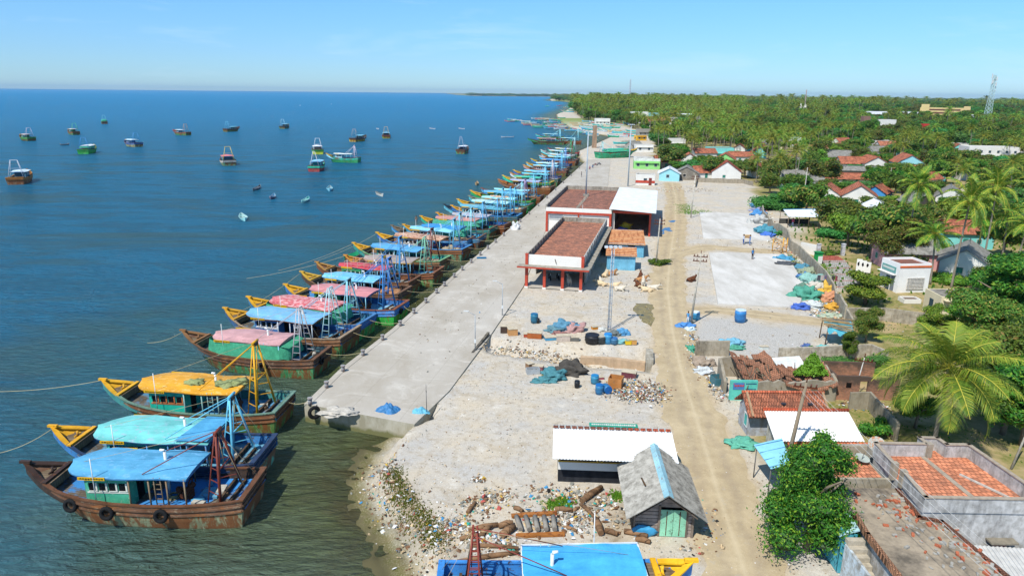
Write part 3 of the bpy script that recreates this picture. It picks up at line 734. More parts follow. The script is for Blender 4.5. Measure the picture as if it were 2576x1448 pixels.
def _extras(t, cfg, rn, L, B, rx0, rx1, rw, zd, ztop, lod):
    if lod < 2:
        for k in range(cfg.get('tyres', 2)):
            s = (.33, .56, .74, .2)[k % 4]; x, y, z = hullring(s, L, B, .2); m = MB()
            m.torus((x, y+.17, z-.12), (0, 1, .15), .34, .13); m.tube([(x, y+.1, z+.1), (x, y-.02, z+.55)], .03, 4, 0)
            m.build('tyre_fender', [TYRE], t)
        if cfg.get('sterntyre'):
            x, y, z = hullring(0, L, B, .2); m = MB(); m.torus((x-.16, .5, z-.1), (1, 0, .1), .3, .11); m.build('tyre_fender', [TYRE], t)
        m = MB()                                                  # coiled rope and fish baskets on deck
        for k in range(4): m.torus((rx0+1.7+.1*rn.random(), -.1+.1*rn.random()+.3, zd+.06+.05*k), (rn.uniform(-.1, .1), rn.uniform(-.1, .1), 1), .38-.03*k, .04, 14, 5)
        m.build('coiled_rope', [plain(rn.choice(['#5d9a80', '#a8986c', '#8a8f52']), .9)], t)
        for k in range(6):
            m = MB(); s = rn.uniform(.03, .3); m.box(s*L, rn.uniform(-.33, .33)*B, deckz(s)+.14, rn.uniform(.25, .9), rn.uniform(.2, .5), rn.uniform(.12, .35), rn.uniform(0, 3), rn.randrange(3)); m.build('deck_box', [paint('#3f86b8', '#888888', .3), planks('#7a6248'), plain('#b8b2a4', .9)], t)
        m = MB(); m.tube([(L*.88, 0, deckz(.88)), (L*.88, 0, deckz(.88)+1.1)], .08, 6); m.bar((L*.88, -.35, deckz(.88)+.8), (L*.88, .35, deckz(.88)+.8), .1); m.build('bollard_post', [paint(cfg.get('bow', '#d9a520'), '#5a3c22', .4)], t)
    if cfg.get('cover'):
        m = MB(); n = 40; outline = []
        x0, x1 = rx0-.8, rx1+.1
        for i in range(n):
            a = 2*math.pi*i/n; ux = math.copysign(abs(math.cos(a))**.45, math.cos(a)); uy = math.copysign(abs(math.sin(a))**.5, math.sin(a))
            outline.append(((x0+x1)/2+(x1-x0)/2*ux, uy*rw))
        rows = 6; vs = []
        for r in range(rows):
            f = r/(rows-1)
            for i, (x, y) in enumerate(outline):
                k = 1+.20*f+.035*math.sin(i*2.1+r*.7)*f; sag = .22*abs(math.sin(i*.55))*f
                back = 1. if x > rx0 else 0; zt = ztop-.06-(0 if back else .25)
                lo_ = zd+cfg.get('coverlow', .55)
                vs.append(((x0+x1)/2+(x-(x0+x1)/2)*(1+.03*f), y*k, lerp(zt, lo_+sag, f)))
        for r in range(rows-1):
            for i in range(n):
                m.add([vs[r*n+i], vs[(r+1)*n+i], vs[(r+1)*n+(i+1) % n], vs[r*n+(i+1) % n]], [(0, 1, 2, 3)], 0, True)
        c = ((x0+rx0)/2, 0, ztop-.1); back = [vs[i] for i in range(n) if outline[i][0] < rx0+.4]
        m.add([(x0-.02, -rw*.8, ztop-.33), (x0-.02, rw*.8, ztop-.33), (rx0+.2, rw*.95, ztop-.08), (rx0+.2, -rw*.95, ztop-.08)], [(0, 3, 2, 1)])
        m.build('net_cover', [netmat(cfg['cover'], .15)], t)
    if cfg.get('nets'):
        c, where = cfg['nets']; m = MB()
        for k in range(5):
            if where == 'roof': p = (rn.uniform(rx0+.3, rx1-2.5), rn.uniform(-.5, .5), ztop+.18); r_ = (rn.uniform(.5, 1.1), rn.uniform(.4, .8), .28)
            else: s = rn.uniform(.08, .24); p = (s*L, rn.uniform(-.22, .22)*B, deckz(s)+.25); r_ = (rn.uniform(.5, .9), rn.uniform(.4, .9), rn.uniform(.35, .6))
            m.blob(p, r_, rn.random()*50, 3, .45, 0, 2.2)
        m.build('net_heap', [netmat(c, 0)], t)
    if cfg.get('rails'):
        m = MB()
        for side in (1, -1):
            pts = [(lerp(rx0+.3, rx1-1.6, k/6), side*rw*.85) for k in range(7)]
            for x, y in pts: m.bar((x, y, ztop+.1), (x, y, ztop+.85), .04)
            m.bar((pts[0][0], side*rw*.85, ztop+.85), (pts[-1][0], side*rw*.85, ztop+.85), .04); m.bar((pts[0][0], side*rw*.85, ztop+.5), (pts[-1][0], side*rw*.85, ztop+.5), .03)
        m.build('roof_rail', [plain('#d0a8a0', .6)], t)
    return t

quayg = 'trawlers moored along the quay'
Y_, BL = '#dba318', '#3f8fd0'
def bz3(x, y): return ((750+x/3.2175)/1.0353, (400+y/3.2175)/1.0353)
def bz1(x, y): return ((1150+x/8.517)/1.0353, (430+y/8.517)/1.0353)
def bz2(x, y): return ((1300+x/6.295)/1.0353, (230+y/6.295)/1.0353)
BOATS = [
 ((59, 1158), 178.5, 15.0, dict(roof='#4a90c8', fascia='#2a62a5', roofw='#78b0d8', cabin='#45a886', cabw='#c9cfc4', up='#6a4a34', lo='#8a8f6c', low='#7a431f', wear=.62, bow='#3d2a1e', plainbow=1, cap='#6a452b', post='#8c7a60', gcol='#7a3526', gh=4.6, tyres=3, deckblue='#3b84c4', inn='#3a2c22', trim='#d0d2c6', B=4.8), 'rusty brown trawler with a bright blue roof and black tyres on its side'),
 ((128, 1068), 177, 15.6, dict(roof='#74c9c4', fascia='#1e3f7a', patch=('#3f8cc8', .26), cabin='#46c4bd', up='#20335c', upw='#3b3a4c', lo='#5fae94', bow='#dfa51c', cap='#22305a', post='#3d78bd', gcol='#58aede', inn='#2468b8', deckblue='#5f92aa', trim='#2a66b0'), 'navy trimmed trawler with a pale turquoise roof beside the yellow roofed one'),
 ((255, 951), 174.5, 15.8, dict(roof='#dd9f22', fascia='#c98c1a', roofw='#e8c27a', cabin='#1fb59c', cabw='#1a8a80', up='#6a4426', lo='#4f7a38', bow='#e0a91e', cap='#6b8a78', post='#8fb8b0', gcol='#e0a514', gh=6.0, inn='#3f8a86', trim='#b56a3a', nets=('#8c9a62', 'roofback'), cabtrim=1), 'trawler with a yellow roof and a yellow gantry'),
 ((457, 828), 169, 15.2, dict(roof='#c99a98', fascia='#a58280', roofw='#b58a86', cover='#12a57c', up='#5e4230', lo='#3f8a55', wear=.55, bow='#8a6238', plainbow=1, cap='#6f4c30', gantry='L', gcol='#b9b4b6', gh=5.4, cabin='#2a9a80', inn='#3a5a6a', tyres=1, sterntyre=1), 'brown hulled trawler draped in green netting under a dusty pink roof'),
 ((564, 772), 165, 15.6, dict(roof='#6a9fd6', fascia='#7a5030', cabin='#2257a8', trim='#e6e6e6', up='#7a5638', lo='#3f8a4c', bow='#d09a24', cap='#a08a70', gcol='#a8c8dc', gantry='L', gh=5.6, inn='#2a4f86', post='#c8d4dc'), 'trawler with a pale blue roof and a deep blue cabin between two netted boats'),
 ((623, 744), 165, 15.6, dict(roof='#c95a5c', roofw='#e0b8b4', roofwear=.5, fascia='#b04a48', cover='#14a884', up='#2a5fae', lo='#1f9a48', wear=.3, bow=Y_, cap='#3a6ab0', gcol='#7db4d4', gh=5.4, inn='#2a6a9a'), 'green netted trawler under a peeling red and white roof'),
 ((716, 713), 163, 16., dict(roof='#cf8a8a', roofw='#c47a78', fascia='#3a4f86', cabin='#22a070', up='#2f6fc0', lo='#22a83e', wear=.25, bow=Y_, cap='#8a5030', gcol='#1f6fc8', gh=6.8, gtop='#e0b020', inn='#1f5fb4', deckblue='#7fb0cc', trim='#d8b63a', sterntyre=1, tyres=0), 'bright green hulled trawler with a rosy pink roof and tall blue gantry'),
 ((757, 681), 165, 15.3, dict(roof='#62a9dc', roofw='#dbe8ea', roofwear=.3, fascia='#3a5a74', cabin='#2a86a0', up='#6a5040', lo='#2e9a4a', bow='#c9a030', cap='#7a5a40', gcol='#1c62c6', gh=5., nets=('#a5744e', 'deck'), inn='#5a4030'), 'trawler with a sky blue roof patched white and brown nets heaped at its stern'),
 ((795, 657), 163, 15.3, dict(roof='#c23f48', roofw='#d26a66', fascia='#3d5a7a', rails=1, cabin='#2f8a5a', up='#6f4a30', lo='#4a8a50', bow='#b08038', plainbow=1, cap='#7a5236', gcol='#2f86d4', gh=6.6, inn='#7a4a2c', rw=.3), 'trawler with a narrow crimson roof edged by white rails'),
 ((867, 640), 166, 14.8, dict(roof='#a8988c', roofw='#8a7a70', fascia='#c89a20', cabin='#8fd0dc', up='#7a4a2c', lo='#5a9a58', bow='#c98a28', cap='#8a5a38', gcol='#7fc4a8', gantry='L', gh=5.6, inn='#6a3a24', rw=.38), 'trawler with a weathered grey brown roof and a pale aqua cabin'),
 ((888, 609), 163, 16.2, dict(roof='#4f92d4', roofw='#3f8ab8', fascia='#1f4f94', cabin='#2a9a8c', up='#7a5a3a', lo='#7fc08a', bow=Y_, cap='#7fae7a', gcol='#6a3434', gh=5.4, trim='#e8e8e8', nets=('#8a7f6a', 'deck')), 'trawler with a mid blue roof, white framed windows and a maroon gantry'),
 ((947, 583), 160, 17., dict(roof='#d8b496', roofw='#9a5a38', roofwear=.5, fascia='#c07a2a', cabin='#cfc4b8', up='#7a5030', lo='#4f8a6a', bow='#e0a818', cap='#3a7ac4', gcol='#5aa8d8', gh=5.4, nets=('#a59478', 'deck'), inn='#1f58b0', deckblue='#2a62c0'), 'trawler with a sand coloured roof and a wide yellow bow over a blue foredeck'),
 ((984, 565), 163, 15.8, dict(roof='#7fbfe4', roofw='#a8d4ea', fascia='#5a9ac4', cabin='#d4dcdc', up='#3a7ac0', lo='#3a5a50', bow='#7a6a50', gcol='#6ab4e0', gh=5.2, nets=('#a8977a', 'deck'), inn='#2f7fc4'), 'trawler with a very pale blue roof next to the sand coloured one'),
 ((1014, 563), 165, 15.3, dict(roof='#1478cc', roofw='#2a8ad4', fascia='#0f5aa4', cabin='#2f9ad0', up='#2f6a9a', lo='#1f4a4a', bow='#d8a020', gcol='#8ac4e4', gh=5.8, cover='#1cb494', coverlow=.9), 'trawler with a vivid royal blue roof and turquoise netting at its stern'),
 ((1058, 542), 163, 15.3, dict(roof='#c48a7c', roofw='#d49a8a', fascia='#2a8a86', cabin='#22b490', up='#2f7a74', lo='#3f7a4c', bow='#dca41c', gcol='#4a94d4', gh=5.6, cover='#17a88a', coverlow=1.1), 'trawler with a salmon roof above teal sides'),
 (bz3(1245, 490), 163, 15.3, dict(roof='#b8b0b4', roofw='#7fb0d0', roofwear=.4, fascia='#3a7ac0', cabin='#2fc0a4', trim='#e8dcd8', up='#8a5230', lo='#7a5a34', wear=.7, bow='#d89a20', gcol='#3f88cc', gtop='#d8a020', gh=5.6, inn='#1f56b4'), 'brown sterned trawler with a greyish roof and orange light on its blue gantry'),
 (bz1(45, 860), 163, 15.6, dict(roof='#5aa0c0', fascia='#2a6ab0', cabin='#5aa8c8', up='#1f3a5a', lo='#1f6a4a', bow='#1c2c3c', plainbow=1, gcol='#5ab0e0', gh=6.2, cap='#2a6ac0'), 'trawler with a dark navy prow and a slim white mast'),
 (bz1(330, 885), 163, 15.3, dict(roof='#4a9ab4', fascia='#2f7a9a', cabin='#3a8aa8', up='#2a5a6a', lo='#2a7a4a', bow='#e0a420', gcol='#4aa0dc', gh=6.6, cap='#2a70b8', inn='#1f5fa8'), 'trawler with a dull teal blue roof beside the pale roofed one with rails'),
 (bz1(350, 745), 163, 16., dict(roof='#a8d4e4', roofw='#e0ecee', fascia='#6ab0d0', rails=1, cabin='#5ab4d4', up='#7a6a50', lo='#2a9a4c', bow='#e4ae20', gcol='#5fb0e4', gh=5.4, nets=('#c4a88a', 'deck')), 'trawler with an icy white blue roof and a thin rail'),
 (bz1(600, 670), 163, 15.3, dict(roof='#8fd0e8', fascia='#4a94b4', cabin='#4ab0c8', up='#2a9a4a', lo='#1f9440', wear=.15, bow='#8a8a70', plainbow=1, gcol='#8fd0e8', gh=6., nets=('#cfae90', 'roof')), 'trawler with tan nets bundled on its pale cyan roof'),
 (bz1(640, 555), 160, 16.5, dict(roof='#5aa4dc', fascia='#3a86c4', cabin='#1fa860', up='#1f9a4a', lo='#1c8a3a', wear=.12, bow='#f0b01c', gcol='#a890b4', gh=5.6, cap='#8a5a38', r0=.12), 'bright green trawler with a broad golden bow and sky blue awning'),
 (bz1(900, 500), 162, 16, dict(roof='#8accf0', fascia='#6ab4e0', cabin='#2f86c0', up='#8a5632', lo='#6a5a34', wear=.7, bow='#8a5030', plainbow=1, gcol='#6ab8e8', gh=6., rw=.3, nets=('#b0906a', 'deck')), 'trawler with a long light blue roof and wooden prow'),
 (bz1(1340, 310), 160, 16, dict(roof='#a9a4cc', fascia='#9a7ac0', cabin='#8f6a50', up='#8a5a2c', lo='#7a6434', wear=.7, bow='#c87a28', gcol='#7ac0ec', gh=6.2, nets=('#c09a80', 'deck')), 'trawler with a lavender roof and brown stern'),
 (bz1(1350, 220), 162, 15.3, dict(roof='#3fbe9c', fascia='#2a9a6a', cabin='#2ad0a8', up='#1f8a4a', lo='#1f8a3c', bow='#f0c030', gcol='#4a9adc', gh=5., cap='#e0b030'), 'trawler with a mint green roof and long lemon yellow gunwale'),
 (bz1(1520, 160), 162, 15.3, dict(roof='#5ab4cc', fascia='#2a7a9c', cabin='#e0e6e6', up='#2a6a5a', lo='#3a8a5a', bow='#dc8a24', gcol='#d8c8c0', gh=6.4, nets=('#c8a890', 'deck')), 'trawler with a teal roof over a white cabin and orange bow'),
 (bz1(1590, 100), 162, 15.3, dict(roof='#6ab4ec', fascia='#e0e8ee', cabin='#1f56b8', up='#1f5ac0', lo='#2a6a8a', bow='#e8b41c', gcol='#3a8ae0', gh=5.6), 'trawler with a cornflower roof and cobalt hull behind the teal roofed one'),
 (bz2(395, 1250), 162, 15.3, dict(roof='#8ac4f0', fascia='#4a94d4', cabin='#c8a4a0', up='#7a4a34', lo='#5a6a3a', bow='#e8a01c', gcol='#5aa8ec', gh=6.2), 'trawler with a baby blue roof and pinkish cabin near the far bend of the quay'),
 (bz2(445, 1210), 162, 15.3, dict(roof='#b4dcec', fascia='#7ab4d0', cabin='#8ac4dc', up='#8a5a3a', lo='#5a7a3a', bow='#f0b420', gcol='#8ad0f0', gh=6.6), 'trawler with a whitish aqua roof and the tallest pale gantry at the far end'),
 (bz2(520, 1150), 162, 15.3, dict(roof='#3a8ae0', fascia='#2a6ac4', cabin='#2f7ac8', up='#2a4a8a', lo='#3a6a4a', bow='#ecc028', gcol='#2f7ce0', gh=6.6), 'trawler with a strong blue roof and blue gantry at the far end'),
 (bz2(655, 1100), 162, 15.3, dict(roof='#9ae0ec', fascia='#5ac0dc', cabin='#3ab4d4', up='#8a4a2a', lo='#6a5a34', bow='#f0c8c0', gcol='#7a4a34', gh=6.8), 'trawler with a light cyan roof and a rust brown gantry'),
 (bz2(690, 1075), 162, 15.3, dict(roof='#c8ccf0', fascia='#7ab0dc', cabin='#a8c4dc', up='#7a4a2a', lo='#7a5a34', bow='#d8942c', gcol='#1f8a5a', gh=5.8), 'trawler with a pale lilac roof and dark green gantry'),
 (bz2(680, 1005), 162, 15.3, dict(roof='#d0eaf4', fascia='#8ac8e0', cabin='#7fd4e0', up='#c8d4d8', lo='#3ab0a0', bow='#e8dcd0', gcol='#2fa86a', gh=6.8), 'white prowed trawler with an off white roof and emerald gantry'),
 (bz2(930, 980), 162, 14, dict(roof='#d4dcd8', fascia='#8ac8b4', cabin='#2fc4a8', up='#c03040', lo='#2f9a6a', bow='#c83a4a', gcol='#b8ecec', gh=7.2, nets=('#c0b8a0', 'deck')), 'trawler with a red painted prow and white gantry, last in the quay row'),
]
boats = []
for i, (bp, hd, L, cfg, lab) in enumerate(BOATS):
    cfg['L'] = L; cfg['seed'] = i+1; g_ = G(bp[0], bp[1], 1.8); h_ = R(hd+(rnd.uniform(-2.5, 2.5) if i > 3 else 0))
    if cfg.get('nets', (0, ''))[1] == 'roofback': cfg['nets'] = (cfg['nets'][0], 'roof')
    P0 = (g_[0]-math.cos(h_)*L, g_[1]-math.sin(h_)*L)
    o_ = max(0, P0[0]+.9-qx(P0[1])) if P0[1] > 55 else 0; P0 = (P0[0]-o_, P0[1])
    boats.append(trawler(P0, h_, cfg, lab, quayg, 0 if i < 6 else (1 if i < 16 else 2)))
# ---------------------------------------------------------------- buildings
def corrugated(name, c0, c1, c2, c3, mat, parent, pitch=.22, amp=.035, th=.03, edge=None):
    """ridged sheet roof; corners c0->c1 along the ridge, c3->c2 along the eave, ridges run down the slope"""
    c0, c1, c2, c3 = map(Vector, (c0, c1, c2, c3)); n = max(6, int((c1-c0).length/pitch)*4); m = MB(); vs = []
    nr = (c1-c0).cross(c3-c0).normalized(); nr = nr if nr.z > 0 else -nr
    for i in range(n+1):
        t = i/n; k = amp*math.sin(t*(n/4)*2*math.pi)
        a = c0.lerp(c1, t)+nr*k; b_ = c3.lerp(c2, t)+nr*k; vs += [a, b_, a-nr*th, b_-nr*th]
    for i in range(n):
        o = 4*i; m.add([vs[o], vs[o+4], vs[o+5], vs[o+1]], [(0, 1, 2, 3)], 0, True); m.add([vs[o+2], vs[o+3], vs[o+7], vs[o+6]], [(0, 1, 2, 3)], 0, True)
        m.add([vs[o+1], vs[o+5], vs[o+7], vs[o+3]], [(0, 1, 2, 3)]); m.add([vs[o], vs[o+2], vs[o+6], vs[o+4]], [(0, 1, 2, 3)])
    return m.build(name, [mat], parent)
def slab(m, c, th=.12, mi=0):
    c = [Vector(p) for p in c]; nr = (c[1]-c[0]).cross(c[2]-c[0]).normalized(); nr = nr if nr.z > 0 else -nr
    vs = c+[p-nr*th for p in c]; n = len(c)
    m.add(vs, [tuple(range(n)), tuple(range(n, 2*n))[::-1]]+[(i, n+i, n+(i+1) % n, (i+1) % n) for i in range(n)], mi)
def opening(parent, name, f, z, x, y, rz, w, h, mat, fr=None, d=.05):
    """window or door leaf set on a wall face at local (x,y) facing along rz"""
    p = f(x, y) if f else (x, y); m = MB(); m.box(p[0], p[1], z, w, d, h, rz); o = m.build(name, [mat], parent)
    if fr:
        m = MB(); c, s = math.cos(rz), math.sin(rz)
        for k in (-1, 1): m.box(p[0]+k*c*(w/2+.04), p[1]+k*s*(w/2+.04), z, .08, d+.04, h+.16, rz)
        m.box(p[0], p[1], z+h/2+.04, w+.0, d+.035, .08, rz); m.box(p[0], p[1], z-h/2-.04, w+.0, d+.06, .08, rz)
        m.build('frame', [fr], o)
    return o
WCOL = {'white': '#dcdbd4', 'cream': '#d8ccaa', 'blue': '#8fc4dc', 'aqua': '#7fcfc8', 'pink': '#d09a98', 'grey': '#9a968c', 'green': '#8fd07a', 'wood': '#8a8276'}
def gable(P, deg, L, W, hw, hr, label, roof='tile', wall='white', ov=.45, end=1, rc='#bd7457', win='#2a7a6a', group='village houses among the trees', g2=None, name='house'):
    """gabled house: ridge along local x, seen end = +x or -x"""
    t = thing(name, label, 'house' if name == 'house' else 'hut', (P[0], P[1], 0), R(deg), group); h, l = W/2, L/2
    wm = paint(WCOL.get(wall, wall), '#8f8a80', .12, .85, .9, var=.08) if wall != 'wood' else planks('#8f877a', '#4f4a42', .2, R(90))
    m = MB(); pr = [(-h, -.3), (h, -.3), (h, hw), (0, hw+hr), (-h, hw)]
    vs = [(-l, y, z) for y, z in pr]+[(l, y, z) for y, z in pr]
    m.add(vs, [(0, 1, 2, 3, 4)[::-1], (5, 6, 7, 8, 9), (0, 1, 6, 5), (1, 2, 7, 6), (4, 0, 5, 9)]); m.build('wall', [wm], t)
    k = hr/h; eo = h+ov; ez = hw-ov*k; lo = l+ov*.6
    if roof == 'tile': rm = tiles(rc, '#4a3028', 0, .26, .5)
    elif roof == 'grey': rm = plain('#8f8d86', .9, .2, 1.5, col2='#5f5d57')
    else: rm = plain('#dfe3e6', .5, .1, 1.)
    m = MB()
    for s in (1, -1): slab(m, [(-lo, 0, hw+hr+.1), (lo, 0, hw+hr+.1), (lo, s*eo, ez+.1), (-lo, s*eo, ez+.1)][::s], .1)
    r = m.build('roof', [rm], t)
    m = MB(); m.tube([(-lo, 0, hw+hr+.13), (lo, 0, hw+hr+.13)], .1, 6); m.build('ridge', [plain('#9a5a44' if roof == 'tile' else '#8a8a86', .9)], r)
    dm = paint(win, '#5a4a3a', .2); fr = plain('#c8c6bc', .8)
    for e in (1, -1):
        opening(t, 'window', None, 1.45, e*(l+.02), .15*h, R(90), .8, .8, dm, fr)
    opening(t, 'door', None, .9, -.15*l, -(h+.02), 0, .85, 1.85, dm)
    opening(t, 'window', None, 1.4, .4*l, -(h+.02), 0, .7, .7, dm, fr)
    return t
def flat(P, deg, L, W, h, label, wall='white', top='#8f8a80', par=.5, band=None, group='village houses among the trees', cat='house', name='flat_roofed_house', win='#2f4a55', sun=True):
    t = thing(name, label, cat, (P[0], P[1], 0), R(deg), group); l, w_ = L/2, W/2
    wm = paint(WCOL.get(wall, wall), '#8f8a80', .15, .85, .9, var=.08)
    m = MB(); m.box(0, 0, h/2-.15, L, W, h+.3); m.build('wall', [wm], t)
    m = MB(); m.box(0, 0, h+.03, L-.3, W-.3, .06); m.build('roof', [plain(top, .95, .3, .8, col2='#5a564e')], t)
    if par:
        m = MB()
        for (x, y, a, b_) in ((0, w_-.07, L, .14), (0, -w_+.07, L, .14), (l-.07, 0, .14, W-.28), (-l+.07, 0, .14, W-.28)): m.box(x, y, h+par/2, a, b_, par)
        m.build('parapet', [paint(band, '#8a8578', .2) if band else wm], t)
    dm = plain(win, .5); fr = plain('#c9c5ba', .8)
    for k in range(max(1, int(L/3))):
        x = -l+(k+.5)*L/max(1, int(L/3)); opening(t, 'window', None, 1.5, x, -w_-.02, 0, .9, .9, dm, fr)
        if h > 4.5: opening(t, 'window', None, 4.2, x, -w_-.02, 0, .9, .9, dm, fr)
    opening(t, 'door', None, .95, -l-.02, .1, R(90), .8, 1.9, dm); opening(t, 'window', None, 1.5, l+.02, 0, R(90), .9, .9, dm, fr)
    if sun: m = MB(); m.box(0, -w_-.3, min(2.3, h-.3), L*.9, .6, .08); m.build('sunshade', [wm], t)
    return t
RED = paint('#b8452e', '#7a3a2a', .1, .6); WHT = paint('#e4e1d8', '#9a968a', .1, .7, 1., var=.05)
ROOFT = tiles('#c08063', '#5c4a42', R(13), .32, .9); CONC = stained('#a39f94', '#38362f', .45)
# fish auction hall in front
def hall():
    t = thing('fish_auction_hall', 'long hall with red columns, white front parapet and a blackened tile terrace', 'building', (1.86, 90., 0), R(-13))
    W, L, z1, zt = 7.7, 30.5, 3.55, 4.42
    m = MB(); m.box(.1, L/2+3, 1.6, .2, L-6, 3.2); m.box(W-.1, L/2+1.5, 1.6, .2, L-3, 3.2); m.box(W/2, 8, 1.6, W-.45, .2, 3.2); m.box(W/2, L-.1, 1.6, W-.45, .2, 3.2); m.build('wall', [stained('#cfccc2', '#4a473f', .3)], t)
    m = MB(); m.box(W/2, L/2, 3.3, W-.04, L-.04, .42); m.build('ceiling_slab', [CONC], t)
    m = MB(); m.box(W/2, L/2, z1+.01, W-.3, L-.3, .1); m.build('roof', [ROOFT], t)
    m = MB(); m.box(W/2, .06, 3.72, W, .16, 1.38); m.build('front_parapet', [WHT], t)
    m = MB(); m.box(W/2, L-.08, 3.85, W, .16, 1.1); m.build('back_parapet', [CONC], t)
    for x, sg in ((.06, 1), (W-.06, -1)):
        m = MB(); m.box(x, L/2, 3.87, .12, L-.5, 1.08)
        n = 15
        for k in range(n+1):
            y = .5+(L-1)*k/n; m.box(x+sg*.1 if sg > 0 else x+.1, y, 3.9, .14, .18, 1.2)
        m.build('side_parapet', [stained('#c9cbc8' if sg < 0 else '#8f8c84', '#3a3832', .35)], t)
    for x in (.1, W-.1): m = MB(); m.box(x, -.02, 3.72, .38, .34, 1.4); m.box(x, .0, 4.47, .46, .42, .08); m.build('corner_pillar', [RED], t)
    m = MB(); m.box(W/2, -.75, 3.0, W+1.8, 1.5, .12); m.box(W+.5, L/2, 3.0, .98, L, .12); m.build('canopy', [CONC], t)
    m = MB(); m.box(W/2, -1.52, 3.0, W+1.85, .06, .2); m.build('canopy_edge', [RED], t)
    for k in range(4):
        x = .2+(W-.4)*k/3; m = MB(); m.box(x, -.55, 1.55, .36, .42, 2.8); m.build('column', [RED], t)
        m = MB(); m.box(x, -.55, .1, .46, .52, .22); m.build('column_base', [WHT], t)
    for k in range(9): m = MB(); m.box(W+.04, 3+k*3.2, 1.5, .12, .3, 2.9); m.build('pilaster', [stained('#cfccc2')], t)
    m = MB(); m.box(W/2, 3.6, .14, W-.4, 8.6, .12); m.build('floor', [QM], t)
    m = MB(); m.bar((3.9, -.08, 4.0), (4.1, -.12, 3.4), .07); m.build('spout', [DARK], t)
hall()
def hall2():
    t = thing('storage_hall', 'wide hall behind the first with a red beam and a ruddy blackened terrace', 'building', (6.25, 128.8, 0), R(-11.8))
    W, L = 12.2, 29.
    m = MB(); m.box(W/2, L/2, 1.95, W-.3, L-.3, 3.9); m.build('wall', [WHT], t)
    m = MB(); m.box(W/2, L/2, 4.05, W, L, .3); m.build('ceiling_slab', [CONC], t)
    m = MB(); m.box(W/2, L/2, 4.24, W-.3, L-.3, .08); m.build('roof', [tiles('#b57a62', '#55453f', R(11), .3, 1.)], t)
    m = MB(); m.box(W/2, -.02, 4.25, W, .2, .72); m.build('front_parapet', [WHT], t)
    m = MB(); m.box(W/2, -.05, 3.68, W+.02, .2, .42); m.build('beam', [RED], t)
    for x in (.18, W-.2): m = MB(); m.box(x, -.04, 1.7, .4, .3, 3.52); m.build('column', [RED], t)
    m = MB(); m.box(W/2, -.03, 3.2, .25, .22, .5); m.build('bracket', [RED], t)
    m = MB(); m.box(.07, L/2, 4.65, .14, L-.4, .85)
    for k in range(11): m.box(-.08, .4+k*2.8, 4.62, .18, .2, .95)
    m.build('side_parapet', [stained('#8f8c84', '#33312c', .4)], t)
    m = MB(); m.box(W/2, L-.1, 4.65, W, .2, .85); m.build('back_parapet', [CONC], t)
    for k in range(9): m = MB(); m.box(W*.47+.02*k, 1.2+2.2*k, 4.55, .35, .3, .6); m.build('stub_column', [stained('#b4ada0')], t)
    o = opening(t, 'louvre_window', None, 2.9, 1.9, .1, 0, 2.6, .8, plain('#8f9499', .6), WHT, .1)
    m = MB(); m.box(W*.56, -.1, 4.2, .06, .06, 2.4); m.build('pipe', [WHITEP], t)
hall2()
def shed():
    f, L_, a = frame((18.4, 126.3), (25.1, 124.9))
    t = thing('open_shed', 'tall open shed with a white sheet roof and red frame', 'shed', (18.4, 126.3, 0), a)
    W, L = 6.9, 27.
    m = MB(); slab(m, [(-.5, L+.8, 5.3), (W+.9, L+.6, 4.85), (W+.9, -3., 4.85), (-.5, -3., 5.3)], .1); m.build('roof', [plain('#e8eaea', .45, .05, .7, col2='#d2d6d8')], t)
    m = MB(); m.box(W/2, 0, 4.25, W, .3, .4); m.build('beam', [RED], t)
    m = MB(); m.box(W-.1, 0, 2.05, .34, .34, 4.1); m.box(W-.1, L/2, 2.3, .2, L-.6, 4.6); m.build('column', [RED, CONC], t)
    m = MB(); m.box(.1, 1., 2.0, .5, .4, 4.0); m.build('pier', [WHT], t)
    m = MB(); m.box(W/2, L, 2.3, W, .2, 4.6); m.box(-.1, L/2, 2.3, .1, L-.6, 4.6); m.build('wall', [CONC], t)
    for k in range(5):
        m = MB(); y = 1+k*6; m.bar((0, y, 4.45), (W, y, 4.45), .12); m.build('truss', [plain('#5a5a58', .7)], t)
    for nm, lb, p, r_, c in (('net_heap', 'yellow net heap inside the open shed', (2.3, 4.5, .8), (1.2, .8, .8), '#c9b41c'), ('tarpaulin', 'blue tarpaulin heap inside the open shed', (1.6, 2.8, .4), (1.1, .8, .6), '#2458b0'), ('net_heap', 'grey net heap at the right of the open shed', (5.3, 2., .4), (.8, .6, .5), '#9aa4a4')):
        m = MB(); q = f(p[0], p[1]); m.blob((q[0], q[1], p[2]), r_, 3, 3, .4, flat=0.); tag(m.build(nm, [netmat(c, 0)]), lb, 'net')
    q = f(1.2, .2); m = MB(); m.box(q[0], q[1], .35, 1.6, .9, .06, a)
    for k in range(5):
        for s in (-1, 1): m.box(q[0]+(-.7+.35*k), q[1]+s*.4, .3, .08, .06, .55, a)
    m.box(q[0], q[1]-.4, .55, 1.6, .06, .08, a); m.box(q[0], q[1]+.4, .55, 1.6, .06, .08, a); tag(m.build('plastic_crate', [plain('#d0565a', .5)]), 'pink plastic crate by the mouth of the open shed', 'crate')
shed()
BLU = paint('#6aa8d4', '#b8c4c8', .15, .5)
